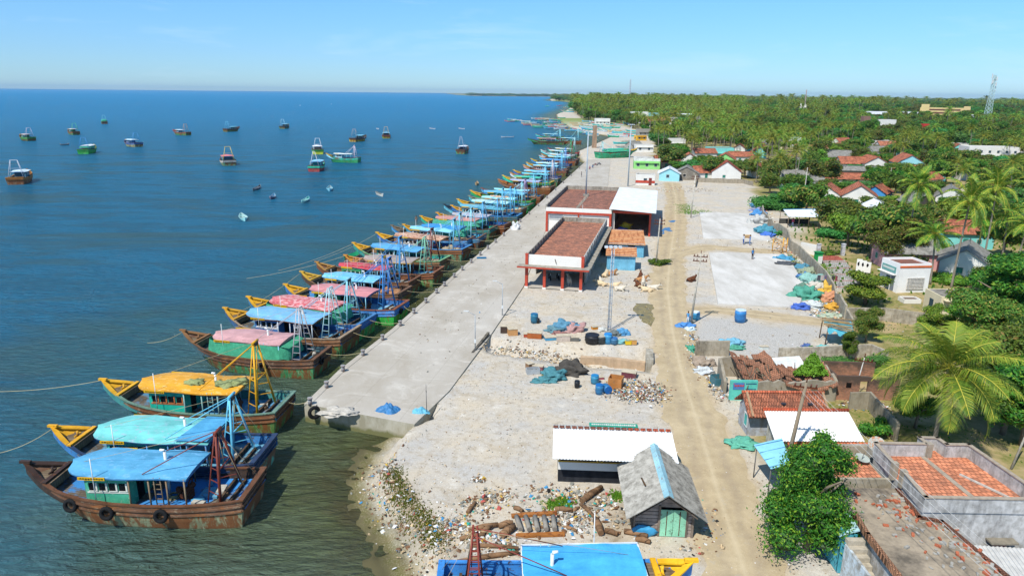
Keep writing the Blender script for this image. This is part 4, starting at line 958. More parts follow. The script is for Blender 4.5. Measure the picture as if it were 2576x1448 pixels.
def bluehut(P0, P1, D, h, lab, zr):
    f, W, a = frame(P0, P1); t = thing('blue_hut', lab, 'hut', (P0[0], P0[1], 0), a, 'blue sheet metal huts by the hall')
    m = MB(); m.box(W/2, .04, h/2, W, .06, h); n = int(W/.25)
    for k in range(n): m.box((k+.5)*W/n, -.02, h/2, .08, .06, h-.02)
    m.box(.04, D/2+.03, h/2, .06, D, h); m.box(W-.04, D/2+.03, h/2, .06, D, h)
    for k in range(int(D/.25)): m.box(W+.01, .2+k*.25, h/2, .05, .08, h-.02)
    m.box(W/2, D+.1, zr/2, W, .06, zr); m.build('wall', [BLU], t)
    m = MB(); slab(m, [(-.2, D+.3, zr), (W+.2, D+.3, zr), (W+.2, -.35, h-.05), (-.2, -.35, h-.05)], .08)
    m.build('roof', [ruststripe], t)
    return t, W, f
b = NB('rusty_roof_sheets'); n1 = b.noise(1.2, 6, .7, b.map((2.2, .4, 1)))
wv = b.n.new('ShaderNodeTexWave'); wv.bands_direction = 'Y'; wv.inputs['Scale'].default_value = .42; wv.inputs['Distortion'].default_value = 1.2; b.l.new(b.tc.outputs['Object'], wv.inputs[0])
col = b.mix(b.ramp(wv.outputs['Fac'], .3, .7), hx('#a9562c'), hx('#d0a878')); col = b.mix(b.ramp(n1, .45, .65, 0, .7), col, hx('#7a3a1e')); b.set(col, .85, .2); ruststripe = b.m
bluehut((14.0, 99.7), (18.1, 99.1), 3.4, 2.3, 'smaller blue metal hut with a rusty striped roof', 2.75)
t_, W_, f_ = bluehut((15.0, 108.4), (20.9, 107.6), 8, 2.2, 'larger blue metal hut with a rusty roof against the open shed', 2.9)
m = MB(); m.box(4., -.08, 1.75, 1.1, .06, .35); m.build('window', [DARK], t_)
# corrugated shelter near the shore
def shelter():
    t = thing('shelter', 'white ridged roof shelter with a half black half white wall', 'shelter', (3.2, 41.25, 0), R(-3))
    W = 7.2; m = MB(); m.box(W/2, 0, .45, W, .14, .95); m.build('lower_wall', [stained('#1d1f24', '#3a3c40', .3, '#2c2e33')], t)
    m = MB(); m.box(W/2, 0, 1.2, W, .15, .55); m.build('upper_wall', [WHT], t)
    m = MB(); m.box(.07, 1.6, 1.2, .14, 3.0, 2.4); m.box(W-.07, 1.6, 1.2, .14, 3., 2.4); m.box(W/2, 3., 1.2, W, .14, 2.4); m.build('wall', [stained('#b8b4a8')], t)
    m = MB(); m.box(W/2, 1.5, .12, W-.3, 2.9, .1); m.build('floor', [QM], t)
    for x in (.06, 2.6, 2.9, W-.1): m = MB(); m.box(x, -.03, 1.95, .1, .1, .95); m.build('post', [plain('#c9a03c', .7)], t)
    m = MB(); m.bar((0, -.04, 1.52), (W, -.04, 1.52), .06); m.build('rail', [plain('#c99f35', .7)], t)
    y0, y1 = 1.5, -1.3
    corrugated('roof', (-.35, y0, 3.15), (W+.4, y0, 3.15), (W+.45, y1, 2.4), (-.4, y1, 2.4), plain('#eceeee', .5, .05, 1., col2='#d9dcdc'), t, .2, .03)
    corrugated('roof', (-.35, y0+.05, 3.15), (W+.4, y0+.05, 3.15), (W+.4, 3.3, 2.5), (-.35, 3.3, 2.5), plain('#b9bab4', .7, .1, 1.), t, .2, .03)
    for k in range(19):
        m = MB(); m.box(-.2+k*.42, y0+.02, 3.26, .33, .24, .1, 0, 0, (.9, .5)); m.build('ridge_tile', [tiles('#c05a3a' if k > 11 else '#8f5a48', '#5a4038', 0, .1, .4)], t)
    m = MB(); m.box(W*.52, 2.05, 3.22, 3.3, .5, .05); s_ = m.build('painted_sign', [paint('#2a9a80', '#6ab0a0', .2)], t)
    m = MB(); m.bar((W*.52-1.5, 2.02, 3.26), (W*.52+1.5, 2.02, 3.26), .03, .02)
    for k in range(22): m.box(W*.52-1.45+k*.138, 2.03, 3.26, .09, .1+.1*rnd.random(), .02)
    m.build('lettering', [WHT], s_)
shelter()
def woodhut():
    t = thing('wooden_hut', 'grey plank hut with asbestos roof and mint green doors', 'hut', (7.25, 35.45, 0), R(-3))
    W, L, h, hr = 3.5, 4.5, 2.1, 1.15
    wm = planks('#8d8378', '#3f3830', .24, R(90)); pr = [(0, -.3), (W, -.3), (W, h), (W/2, h+hr), (0, h)]
    m = MB()                                        # walls as real boards with gaps between
    for k in range(9):
        z = .12+k*.235
        if k < 7 or True:
            m.box(.75, 0, z, 1.5, .05, .2, rnd.uniform(-.01, .01)); m.box(3.3, .0, z, .35, .05, .2)
    for k in range(5):
        z = h+.05+k*.2; hw = (1-(z-h)/hr)*W/2
        if hw > .2: m.box(W/2, -.02, z, 2*hw, .06, .18)
    m.box(2.3, -.01, h-.07, 1.6, .06, .12)
    m.build('front_boards', [planks('#9a8f86', '#4a3c34', 3, 0)], t)
    m = MB(); m.box(.03, L/2, h/2, .06, L, h); m.box(W-.03, L/2, h/2, .06, L, h); m.box(W/2, L, h/2, W, .06, h); m.build('wall', [wm], t)
    m = MB(); m.box(W/2, .35, h/2, W-.2, .04, h); m.build('inner_wall', [DARK], t)
    for x in (.05, 1.5, 3.1, W-.05): m = MB(); m.box(x, -.06, h/2, .12, .12, h); m.build('post', [planks('#7a6e62', '#3f352c')], t)
    zr = h+hr+.12; eo = .55
    AS = plain('#aaa79e', .95, .15, 2.2, col2='#77746c'); ASD = plain('#9a978e', .95, .15, 2.2, col2='#5f5c55')
    corrugated('roof', (W/2, -1.1, zr), (W/2, L+.4, zr), (-eo, L+.4, h-.35), (-eo, -1.1, h-.35), AS, t, .2, .03)
    corrugated('roof', (W/2, -1.1, zr), (W/2, L+.4, zr), (W+eo, L+.4, h-.35), (W+eo, -1.1, h-.35), ASD, t, .2, .03)
    m = MB()
    for s in (1, -1): slab(m, [(W/2, -1.12, zr+.07), (W/2, L+.42, zr+.07), (W/2+s*.28, L+.42, zr-.12), (W/2+s*.28, -1.12, zr-.12)][::s], .03)
    m.build('ridge_cap', [paint('#8fb4cc', '#8a5a40', .3)], t)
    DM = paint('#8fcfae', '#5a6a58', .3)
    for x in (1.92, 2.68):
        m = MB(); m.box(x, -.09, .95, .74, .05, 1.75); d_ = m.build('door', [DM], t)
        m = MB(); m.box(x, -.125, .95, .04, .02, 1.6); m.build('strap', [RUST], d_)
    m = MB(); m.blob((.7, -.15, .35), (.7, .12, .4), 4, 3, .3); m.build('tarpaulin', [paint('#2186c8', '#1a70b0', .1)], t)
    m = MB(); m.bar((W/2, -.95, zr-.15), (W/2, .1, zr-.25), .1); m.bar((0, -.9, h-.25), (W/2, -.9, zr-.2), .08); m.bar((W, -.9, h-.25), (W/2, -.9, zr-.2), .08); m.build('rafter', [planks('#5f564c')], t)
    m = MB(); m.tube([(.55, 1.4, 2.95), (.72, .85, 2.78)], .06, 6); m.build('stick', [planks('#6a5238')], t)
woodhut()
# terraced houses at the lower right
TERR = tiles('#cf8562', '#7a5a4a', R(4), .3, .3)
def wallrun(m, pts, z0, z1, th=.16, mi=0, close=False):
    pts = list(pts)+([pts[0]] if close else [])
    for a, b_ in zip(pts[:-1], pts[1:]):
        L_ = math.dist(a, b_); an = math.atan2(b_[1]-a[1], b_[0]-a[0]); m.box((a[0]+b_[0])/2, (a[1]+b_[1])/2, (z0+z1)/2, L_+th*.9, th, z1-z0, an, mi)
def terrace():
    t = thing('terrace_house', 'two level house with an orange tiled terrace and streaked grey parapets', 'house', (0, 0, 0))
    LW = stained('#c3c3c0', '#343433', .45, '#96948e'); CAPM = plain('#a79a88', .9, .2)
    pts = [(23.1, 39.5), (26.3, 39.45), (26.3, 40.3), (27.4, 40.25), (27.5, 39.4), (28.9, 39.4), (29.4, 33.3), (22.75, 33.4), (23., 36.)]
    m = MB(); m.prism(pts[::-1], -.3, 3.1); m.build('wall', [LW], t)
    m = MB(); m.prism([(lerp(p[0], 26, .02), lerp(p[1], 36.4, .02)) for p in pts][::-1], 3.08, 3.14); m.build('roof', [TERR], t)
    m = MB(); m.bar((26.1, 39.3, 3.15), (26.4, 33.5, 3.15), .3, .06); m.build('gutter_strip', [CAPM], t)
    segs = [pts[:6]+[pts[6]], [pts[6], pts[7], pts[8]], [(23.1, 39.5), (22.9, 37.)]]
    for i, sg in enumerate(segs):
        m = MB(); wallrun(m, sg, 3.1+.0, 3.98-.0*i, .15-.004*i); p = m.build('parapet', [LW], t)
        m = MB(); wallrun(m, sg, 3.98, 4.05, .24-.004*i); m.build('coping', [CAPM], p)
    for p in ((22.95, 36.95), (26.4, 39.35), (23., 36.05)): m = MB(); m.box(p[0], p[1], 3.55, .32, .32, 1.1); m.build('pillar', [stained('#a49b8c')], t)
    pts = [(19.9, 40.2), (22.95, 40.3), (22.85, 37.1), (19.8, 37.1)]; m = MB(); m.prism(pts[::-1], -.3, 2.6, 0); m.build('wall', [stained('#a89f90')], t)
    m = MB(); m.prism([(20, 40.1), (22.8, 40.15), (22.7, 37.3), (19.95, 37.3)][::-1], 2.6, 2.66); m.build('lower_terrace', [TERR], t)
    m = MB(); wallrun(m, [(19.8, 37.05), (22.85, 37.05)], 2.2, 2.95, .2); wallrun(m, [(19.9, 40.2), (22.9, 40.25)], 2.6, 3.4, .16); m.build('parapet', [stained('#a89f8c', '#4a463c', .3)], t)
    # earthen flat roof in front
    pts = [(19.5, 36.3), (22.9, 36.3), (22.7, 33.4), (23.6, 33.1), (24.5, 26), (18.6, 26), (18.9, 31.8)]
    m = MB(); m.prism(pts[::-1], -.3, 2.75, 0, 1); m.build('annexe', [stained('#c4c4c2', '#3a3a38', .4), plain('#a39580', .95, .25, .6, col2='#5c554b', bumpd=.03)], t)
    m = MB(); pts2 = [(22.85, 36.1), (22.55, 33.3), (23.55, 32.95), (24.4, 26)]; wallrun(m, pts2, 2.75, 2.86, .22); m.build('brick_edge', [tiles('#8a5a44', '#4a3a30', 0, .12, .6)], t)
    m = MB(); wallrun(m, [(18.95, 33.2), (18.75, 31.4), (18.65, 28)], 2.75, 3.1, .2); m.build('brick_edge', [tiles('#a87a5c', '#5a4a3c', 0, .12, .6)], t)
    for k in range(10): m = MB(); m.box(18.3-.05, 31.6-k*.33, 2.6-.27*k-.15, .9, .34, .26); m.build('stair_step', [plain('#b4ab98', .9)], t)
    m = MB(); m.box(17.8, 29.8, 1.1, .14, 3.6, 2.4); m.build('stair_wall', [stained('#c6d4dc', '#4a4a48', .3)], t)
    m = MB(); m.box(18.0, 33.6, 1.3, .2, 2.6, 2.6); m.box(18.3, 32.3, 1.2, .8, .12, 2.4); m.build('shop_wall', [paint('#3f9cbc', '#9ab', .2) if False else paint('#3f9cbc', '#99aabb', .2)], t)
    m = MB(); slab(m, [(18.9, 35.3, 2.75), (18.8, 32.2, 2.75), (17.7, 32.2, 2.35), (17.8, 35.4, 2.35)], .08); m.build('awning', [paint('#a4c4d8', '#c8ccc8', .3)], t)
    m = MB(); m.box(27.2, 33.1, 1.5, 1.5, .6, .1); m.build('sunshade', [plain('#8a8272', .9)], t)
    m = MB(); m.box(27.2, 33.18, 1., .7, .1, .8); m.build('window', [paint('#c98a84', '#8a5a54', .2)], t)
terrace()
m = MB(); m.bar((27.1, 37.2, 3.2), (28.8, 33.7, 3.25), .1); tag(m.build('plank', [plain('#c4c0b6', .8)]), 'pale plank lying on the orange terrace', 'plank')
AS = plain('#b9bab8', .8, .15, 2.)
t = thing('sheet_roof_lean_to', 'grey corrugated lean-to roof below the streaked terrace wall', 'lean-to', (24.6, 31., 0), 0)
corrugated('roof', (0, 2.1, 1.3), (4.4, 1.7, 1.3), (4.2, -2.4, .6), (-.4, -1.4, .6), AS, t, .22, .035)
m = MB(); m.box(2, -.2, .3, 3.6, 3, .8); m.build('wall', [stained('#a9a598')], t)
gable((27.6, 26.6), 20, 4.6, 4.2, 1.4, .9, 'orange tiled roof at the bottom right corner', rc='#cf8562', group=None, ov=.4)
def whiteroof():
    t = thing('lean_to_house', 'house with a bright white ridged roof beside the leaning pole', 'house', (18.3, 43.1, 0), R(1))
    corrugated('roof', (.2, 3., 3.0), (6.3, 2.9, 3.0), (6.1, -.1, 2.2), (-.1, -.1, 2.2), plain('#ecebe6', .5, .05, 1., col2='#dad8d0'), t, .2, .03)
    m = MB(); m.tube([(.1, 3.05, 3.08), (6.35, 2.95, 3.08)], .13, 7); m.build('ridge', [tiles('#c05a3c', '#8a4a38', 0, .2, .3)], t)
    m = MB(); m.box(3.2, 1.6, 1.1, 5.4, 2.5, 2.2); m.build('wall', [stained('#c4c0b4')], t)
    for x in (.1, 1.2): m = MB(); m.box(x, .1, 1.1, .16, .16, 2.2); m.build('post', [stained('#b9b4a8')], t)
    m = MB(); slab(m, [(.8, -.05, 2.1), (6.6, -.05, 2.1), (6.8, -.9, 1.75), (.7, -.9, 1.75)], .1); m.build('tile_eave', [tiles('#c46c46', '#7a4a38', 0, .22, .4)], t)
    m = MB(); m.box(4.2, -1.3, 1.3, 3.9, .2, 2.6); m.build('balustrade_wall', [stained('#b4b2ac')], t)
    for k in range(6): m = MB(); m.box(3.0+k*.42, -1.5, 2.1, .08, .2, .5); m.build('baluster', [plain('#d0b8a8', .8)], t)
whiteroof()
def bluelean():
    t = thing('blue_awning', 'pale blue sheet metal awning over the roadside steps', 'awning', (16.4, 42.1, 0))
    m = MB(); slab(m, [(.05, .1, 2.35), (2.1, .6, 2.6), (1.6, -2.4, 2.4), (.3, -2.5, 2.05)], .05)
    m.build('sheet', [paint('#7fb8dc', '#9ac8e4', .1, .45, var=.12)], t)
    for k in range(4): q = k/3.; m = MB(); m.bar((.08+.05*k, -.1-q*2.3, 2.38-q*.28), (2.05-.1*k, .3-q*2.5, 2.63-q*.18), .04, .02); m.build('seam', [plain('#5a94bc', .5)], t)
    for p in ((.2, -.1), (.4, -2.3), (1.5, -2.2)): m = MB(); m.tube([(p[0], p[1], 0), (p[0], p[1], 2.1)], .04, 5); m.build('post', [plain('#6a6a68', .7)], t)
bluelean()
def T1():
    t = thing('tiled_house', 'long low house with a weathered red tile roof and two skylights', 'house', (17.75, 47.3, 0), R(0))
    L, D = 6.2, 3.2; m = MB(); hw, zr = 1.75, 3.15
    vs = [(.35, .7, -.3), (.35, D-.3, -.3), (.35, D-.3, hw), (.35, D/2+.1, zr-.15), (.35, .7, hw)]; vs += [(L-.2, y, z) for _, y, z in vs]
    m.add(vs, [(0, 1, 2, 3, 4)[::-1], (5, 6, 7, 8, 9), (0, 1, 6, 5)[::-1], (4, 0, 5, 9)[::-1], (1, 2, 7, 6)]); m.build('wall', [stained('#a9b0b8', '#5a5c60', .3)], t)
    rm = tiles('#aa6c52', '#6a4a3e', 0, .2, .6); m = MB()
    slab(m, [(0, D/2+.05, zr), (L, D/2+.05, zr), (L+.15, 0, 1.85), (.1, 0, 1.85)], .12); slab(m, [(0, D/2+.05, zr), (L, D/2+.05, zr), (L, D+.1, 1.9), (0, D+.1, 1.9)], .12)
    n = 26
    for k in range(n):                        # the raised tile columns
        x = .1+(L-.2)*k/(n-1); m.tube([(x, D/2, zr+.03), (x+.1, .02, 1.88)], .055, 5, cap=False)
    r = m.build('roof', [rm], t)
    m = MB(); m.tube([(-.05, D/2+.05, zr+.05), (L+.05, D/2+.05, zr+.05)], .12, 7); m.build('ridge', [tiles('#c0694a', '#8a4a38', 0, .2, .2)], r)
    for x in (.3, L-.1): m = MB(); m.bar((x, D/2, zr+.09), (x+.1, 0, 1.95), .16, .1); m.build('verge', [plain('#a98a6c', .9)], r)
    for x in (2.9, 4.9): m = MB(); m.box(x, .85, 2.62, .34, .3, .1); m.build('skylight', [plain('#39404a', .2)], r)
    opening(t, 'window', None, 1.1, .33, 1.2, R(90), .6, .9, paint('#2f9a9c', '#8a8a80', .2), plain('#c9ccca', .8))
T1()
# ruined tile house
def ruin():
    t = thing('ruined_house', 'roofless ruin with collapsed orange tile roof and turquoise painted end wall', 'ruin', (18.6, 54.4, 0), R(0))
    W, D = 9.1, 5.2; WM = stained('#9c9484', '#4a463c', .3)
    def jag(p0, p1, h0, h1, th=.25, seed=0):
        m = MB(); L_ = math.dist(p0, p1); n = max(3, int(L_/.45)); r_ = random.Random(seed)
        pts = [(lerp(p0[0], p1[0], k/n), lerp(p0[1], p1[1], k/n)) for k in range(n+1)]
        hs = [lerp(h0, h1, k/n)+r_.uniform(-.22, .15) for k in range(n+1)]; a = math.atan2(p1[1]-p0[1], p1[0]-p0[0]); ox, oy = -math.sin(a)*th/2, math.cos(a)*th/2
        vs = []
        for (x, y), h in zip(pts, hs): vs += [(x-ox, y-oy, -.2), (x+ox, y+oy, -.2), (x+ox, y+oy, h), (x-ox, y-oy, h)]
        fs = [(0, 1, 2, 3)]
        for k in range(n):
            o = 4*k; fs += [(o, o+4, o+5, o+1)[::-1], (o+1, o+5, o+6, o+2)[::-1], (o+2, o+6, o+7, o+3)[::-1], (o+3, o+7, o+4, o)[::-1]]
        o = 4*n; fs.append((o+3, o+2, o+1, o)); m.add(vs, fs); return m
    for p0, p1, h0, h1 in (((2.3, 0), (W, .2), 1.8, 1.7), ((0, 1.2), (.6, D), 1.2, 1.8), ((.6, D), (W-.2, D), 1.9, 1.8), ((W, .2), (W-.1, D), 1.9, 2.6), ((4.6, 0.2), (4.8, D), 1.5, 1.9)): jag(p0, p1, h0, h1, .25, int(h0*77)).build('wall', [WM], t)
    m = MB(); m.box(1.15, -.02, .9, 2.3, .24, 1.85); w_ = m.build('painted_wall', [paint('#5cc4b4', '#9ab8a8', .25)], t)
    m = MB(); m.box(.7, -.16, 1.35, .95, .03, .6); n_ = m.build('poster', [paint('#2f66b0', '#b04038', .3)], w_)
    m = MB(); m.bar((.3, -.19, 1.35), (1.1, -.19, 1.35), .02); [m.box(.38+k*.14, -.185, 1.4, .08, .02, .16) for k in range(6)]; m.build('lettering', [plain('#c9463c', .6)], n_)
    for r_ in range(4):
        m = MB(); zz = 1.55-r_*.32 if r_ < 1 else 1.35-r_*.3; m.bar((1.3, -.155, zz), (2.2, -.155, zz), .015)
        for k in range(9): m.box(1.34+k*.1, -.15, zz+.02, .06, .02, rnd.uniform(.05, .12))
        m.build('lettering', [plain('#2a4a7a', .7)], w_)
    # two sagging roof pieces
    for (ox, oy, w_, d_, sd, tilt) in ((1.4, 1.0, 3.4, 4.4, 5, .15), (4.6, -.3, 4.5, 3.2, 9, .0)):
        m = MB(); n, q = 16, 12; vs = []
        for i in range(n+1):
            for j in range(q+1):
                x = ox+w_*i/n+.3*mnoise.noise(Vector((i*.4, j*.2, sd))); y = oy+d_*j/q
                z = 1.75+1.2*(j/q)-1.1*math.sin(math.pi*i/n)*(1-.3*j/q)+tilt*i/n+.18*mnoise.noise(Vector((i*.35, j*.4, sd*2.2)))
                vs.append((x, y, max(.35, z*.62+.6)))
        hole = random.Random(sd)
        for i in range(n):
            for j in range(q):
                if hole.random() < .1 or (mnoise.noise(Vector((i*.5, j*.5, sd*3))) > .32): continue
                a = i*(q+1)+j; vv = [vs[k] for k in (a, a+q+1, a+q+2, a+1)]; m.add([(x, y, z-.09) for x, y, z in vv]+vv, [(0, 1, 2, 3)[::-1], (4, 5, 6, 7), (0, 1, 5, 4), (1, 2, 6, 5), (2, 3, 7, 6), (3, 0, 4, 7)])
        m.build('collapsed_roof', [tiles('#a87458', '#6f5444', 0, .18, .7)], t)
    r_ = random.Random(5)
    for k in range(26):
        x = r_.uniform(1.2, 8.8); m = MB(); y = r_.uniform(-.6, 2.); m.bar((x, y, r_.uniform(1., 1.7)), (x+r_.uniform(-.8, .8), y+r_.uniform(.8, 2.2), r_.uniform(1.2, 2.3)), .06); m.build('rafter', [planks('#6f6150', '#3a3028')], t)
    m = MB(); slab(m, [(5.2, 2.8, 1.75), (7.7, 2.9, 1.8), (7.6, 4.6, 2.3), (5.1, 4.6, 2.1)], .08); m.build('white_sheet', [WHITEP], t)
    m = MB(); vs = []
    for k in range(2200):
        u, v_ = r_.random(), r_.random()
        if v_ > u+.15: continue
        x, y = 5.9+u*2.9, 1.1+v_*3.; z = 1.6+.9*v_*u+.3+r_.uniform(-.12, .15); d = Vector((r_.uniform(-1, 1), r_.uniform(-1, 1), r_.uniform(-.5, .5))).normalized()*.07; e = Vector((d.y, -d.x, r_.uniform(-.06, .06)))
        p = Vector((x, y, z)); m.add([p-d-e, p+d-e, p+d+e, p-d+e], [(0, 1, 2, 3)])
    m.build('creeper', [leafmat('creeper', '#5c7a1c', '#6f8c26')], t)
ruin()
def brickruin():
    t = thing('brick_ruin', 'roofless red brick wall with an empty doorway behind the big palm', 'ruin', (27.9, 54.9, 0), R(-2))
    BM = brickwall('#a06a50', '#4c443c')
    m = MB(); m.box(.95, 0, 1.05, 1.9, .25, 2.2); m.box(3.9, 0, 1.0, 2.6, .25, 2.1); m.box(2.25, .01, 1.9, .75, .22, .4); m.box(0, 2, 1, .22, 3.8, 2.1); m.box(2.5, 4, .9, 5, .22, 1.9); m.build('wall', [BM], t)
    m = MB(); m.box(.95, -.14, 1.35, .42, .06, .42); m.build('window', [DARK], t)
brickruin()
# rubble on the earthen roof
rr_ = random.Random(6)
for nm_, lb_, c_, n_ in (('brick_rubble', 'orange brick rubble strewn on the earthen roof', '#b8694a', 90), ('plaster_rubble', 'grey plaster rubble strewn on the earthen roof', '#a8a49a', 120)):
    m = MB()
    for k in range(n_):
        y = rr_.uniform(27, 35.6); x = (22.6 if y > 33 else 24.0)-abs(rr_.gauss(0, .9))-(0 if k % 3 else rr_.uniform(0, 3)); s_ = rr_.uniform(.05, .16); m.box(max(19.4, x), y, 2.77+s_*.3, s_*2, s_, s_*.7, rr_.uniform(0, 3))
    tag(m.build(nm_, [plain(c_, .9)]), lb_, kind='stuff')
# free standing walls
def wallobj(pts, h, label, mat=None, th=.22, seed=1, name='compound_wall', base=-.4):
    m = MB(); r_ = random.Random(seed); P_ = []
    for a, b_ in zip(pts[:-1], pts[1:]):
        n = max(1, int(math.dist(a, b_)/2.2)); P_ += [(lerp(a[0], b_[0], k/n), lerp(a[1], b_[1], k/n)) for k in range(n)]
    P_.append(pts[-1]); vs = []; fs = [(0, 1, 2, 3)]
    for i, p in enumerate(P_):
        a = P_[max(i-1, 0)]; b_ = P_[min(i+1, len(P_)-1)]; an = math.atan2(b_[1]-a[1], b_[0]-a[0]); ox, oy = -math.sin(an)*th/2, math.cos(an)*th/2
        hh = h+r_.uniform(-.08, .08)+(-.5 if r_.random() < .08 else 0)*(seed == 3)
        vs += [(p[0]-ox, p[1]-oy, base), (p[0]+ox, p[1]+oy, base), (p[0]+ox, p[1]+oy, hh), (p[0]-ox, p[1]-oy, hh)]
    for k in range(len(P_)-1):
        o = 4*k; fs += [(o, o+4, o+5, o+1)[::-1], (o+1, o+5, o+6, o+2)[::-1], (o+2, o+6, o+7, o+3)[::-1], (o+3, o+7, o+4, o)[::-1]]
    o = 4*(len(P_)-1); fs.append((o+3, o+2, o+1, o)); m.add(vs, fs)
    return tag(m.build(name, [mat or stained('#b0a896', '#45413a', .4)]), label, 'wall')
wallobj([R3(1170, 90), R3(1180, 215), R3(1300, 325), R3(1440, 420), R3(1480, 560), R3(1570, 610), R3(1850, 905), R3(2065, 1290)], 1.75, 'long leaning plaster compound wall beside the concrete yards', seed=3)
wallobj([R3(2075, 1290), R3(2480, 1300), G(2380, 826)], 1.5, 'grey streaked wall running right from the yard corner')
wallobj([R3(2140, 1400), R3(2075, 1295)], 1.3, 'short wall stub with a pale blue side near the yard corner')
R2 = crop(1750, 780, 2482/600.)
wallobj([R2(245, 600), R2(605, 605)], 1.55, 'free standing stub of mouldy brick wall by the road', stained('#a39a88', '#3c382f', .55), .3, name='wall_stub')
wallobj([R2(1135, 650), R2(1290, 660), R2(2130, 610), R2(2300, 700)], 1.35, 'pale plaster wall with creepers behind the ruin', stained('#bdb5a4', '#4c4840', .3))
R4 = crop(2066, 850, 2482/600.)
wallobj([R4(590, 880), R4(800, 885), R4(900, 1000), R4(1100, 1240)], 1.5, 'dark stained yard wall below the brick ruin', stained('#97907f', '#3a3730', .4))
wallobj([G(1748, 472), G(1752, 458), G(1870, 462), G(1893, 468)], 1.3, 'low grey wall in front of the white gabled houses', stained('#a39a8a', '#4c4840', .3))
wallobj([R3(1590, 560), R3(1750, 600)], 1.7, 'white painted wall beside the metal gate', WHT)
wallobj([R7(1290, 575), R7(1640, 600), R7(1990, 640)], -.3, 'low rubble masonry ledge in the right half of the ditch bank', stained('#b39a7c', '#6a5a48', .3, '#c4a88a'), .5, name='masonry_wall', base=-1.7)
m = MB()
for c0, c1 in (((-4.0, 64.6), (-2.6, 69.8)),): m.prism([c0, (c0[0]+.25, c0[1]), (c1[0]+.25, c1[1]), c1], [-2, -2, -2, -2], [.15, .15, .5, .5])
tag(m.build('retaining_wall', [stained('#55524c', '#2c2a27', .4)]), 'dark wedge shaped retaining wall at the ditch end of the quay', 'wall')
p = R7(2030, 640); m = MB(); m.box(p[0], p[1], -.3, .7, 3., 1.7, R(-10)); tag(m.build('culvert_block', [stained('#b4ae9f')]), 'grey concrete culvert block at the road end of the ditch', 'culvert')
# small yard buildings at the far end
def F(x, y, z=0.): return G(x, y, z)
def hf(x0, y0, s=1): return G(x0, y0)
p = G(1624, 466); t = flat((p[0], p[1]+1.4), -10, 5.4, 3., 2.9, 'small white kiosk with a red band at the foot of the tall mast', 'white', par=.2, group=None, cat='kiosk', name='kiosk', sun=False)
m = MB(); m.box(0, -1.53, 1.0, 5.45, .1, .7); m.build('red_band', [RED], t); m = MB(); m.box(1.4, -1.6, 1.05, .8, .1, 2.1); m.build('door', [paint('#7a2f24', '#5a2a20', .1)], t)
gable(G(1682, 452), 78, 7., 6., 2.3, 1.5, 'blue hut with a white gabled roof beside the yard', 'white', 'blue', .5, win='#1a3550', group=None, name='hut')
gable(G(1726, 450), 74, 7., 7., 2.2, 1.8, 'weathered grey plank hut beside the blue hut', 'grey', 'wood', .4, win='#1c1a18', group=None, name='hut')
gable(G(1771, 449), 10, 8., 5., 2.2, 1.6, 'white house with an orange hipped porch roof behind the low wall', 'tile', 'white', .4, group=None)
gable(G(1824, 452), 75, 9., 8.5, 2.8, 3., 'tall white gable house with a green shuttered window behind the low wall', 'tile', 'white', .3, rc='#a8583f', group=None)
t = flat((G(1637, 430)[0], G(1637, 430)[1]+9), -8, 9., 8, 2.8, 'apple green walled house with a white parapet at the far end of the yard', 'green', '#7a5f52', .9, '#d6d8d2', group=None)
gable((G(1680, 425)[0], G(1680, 425)[1]+4), 0, 8, 7, 2.6, 1.6, 'grey verandah house joined to the green walled one', 'tile', 'grey', .8, group=None)
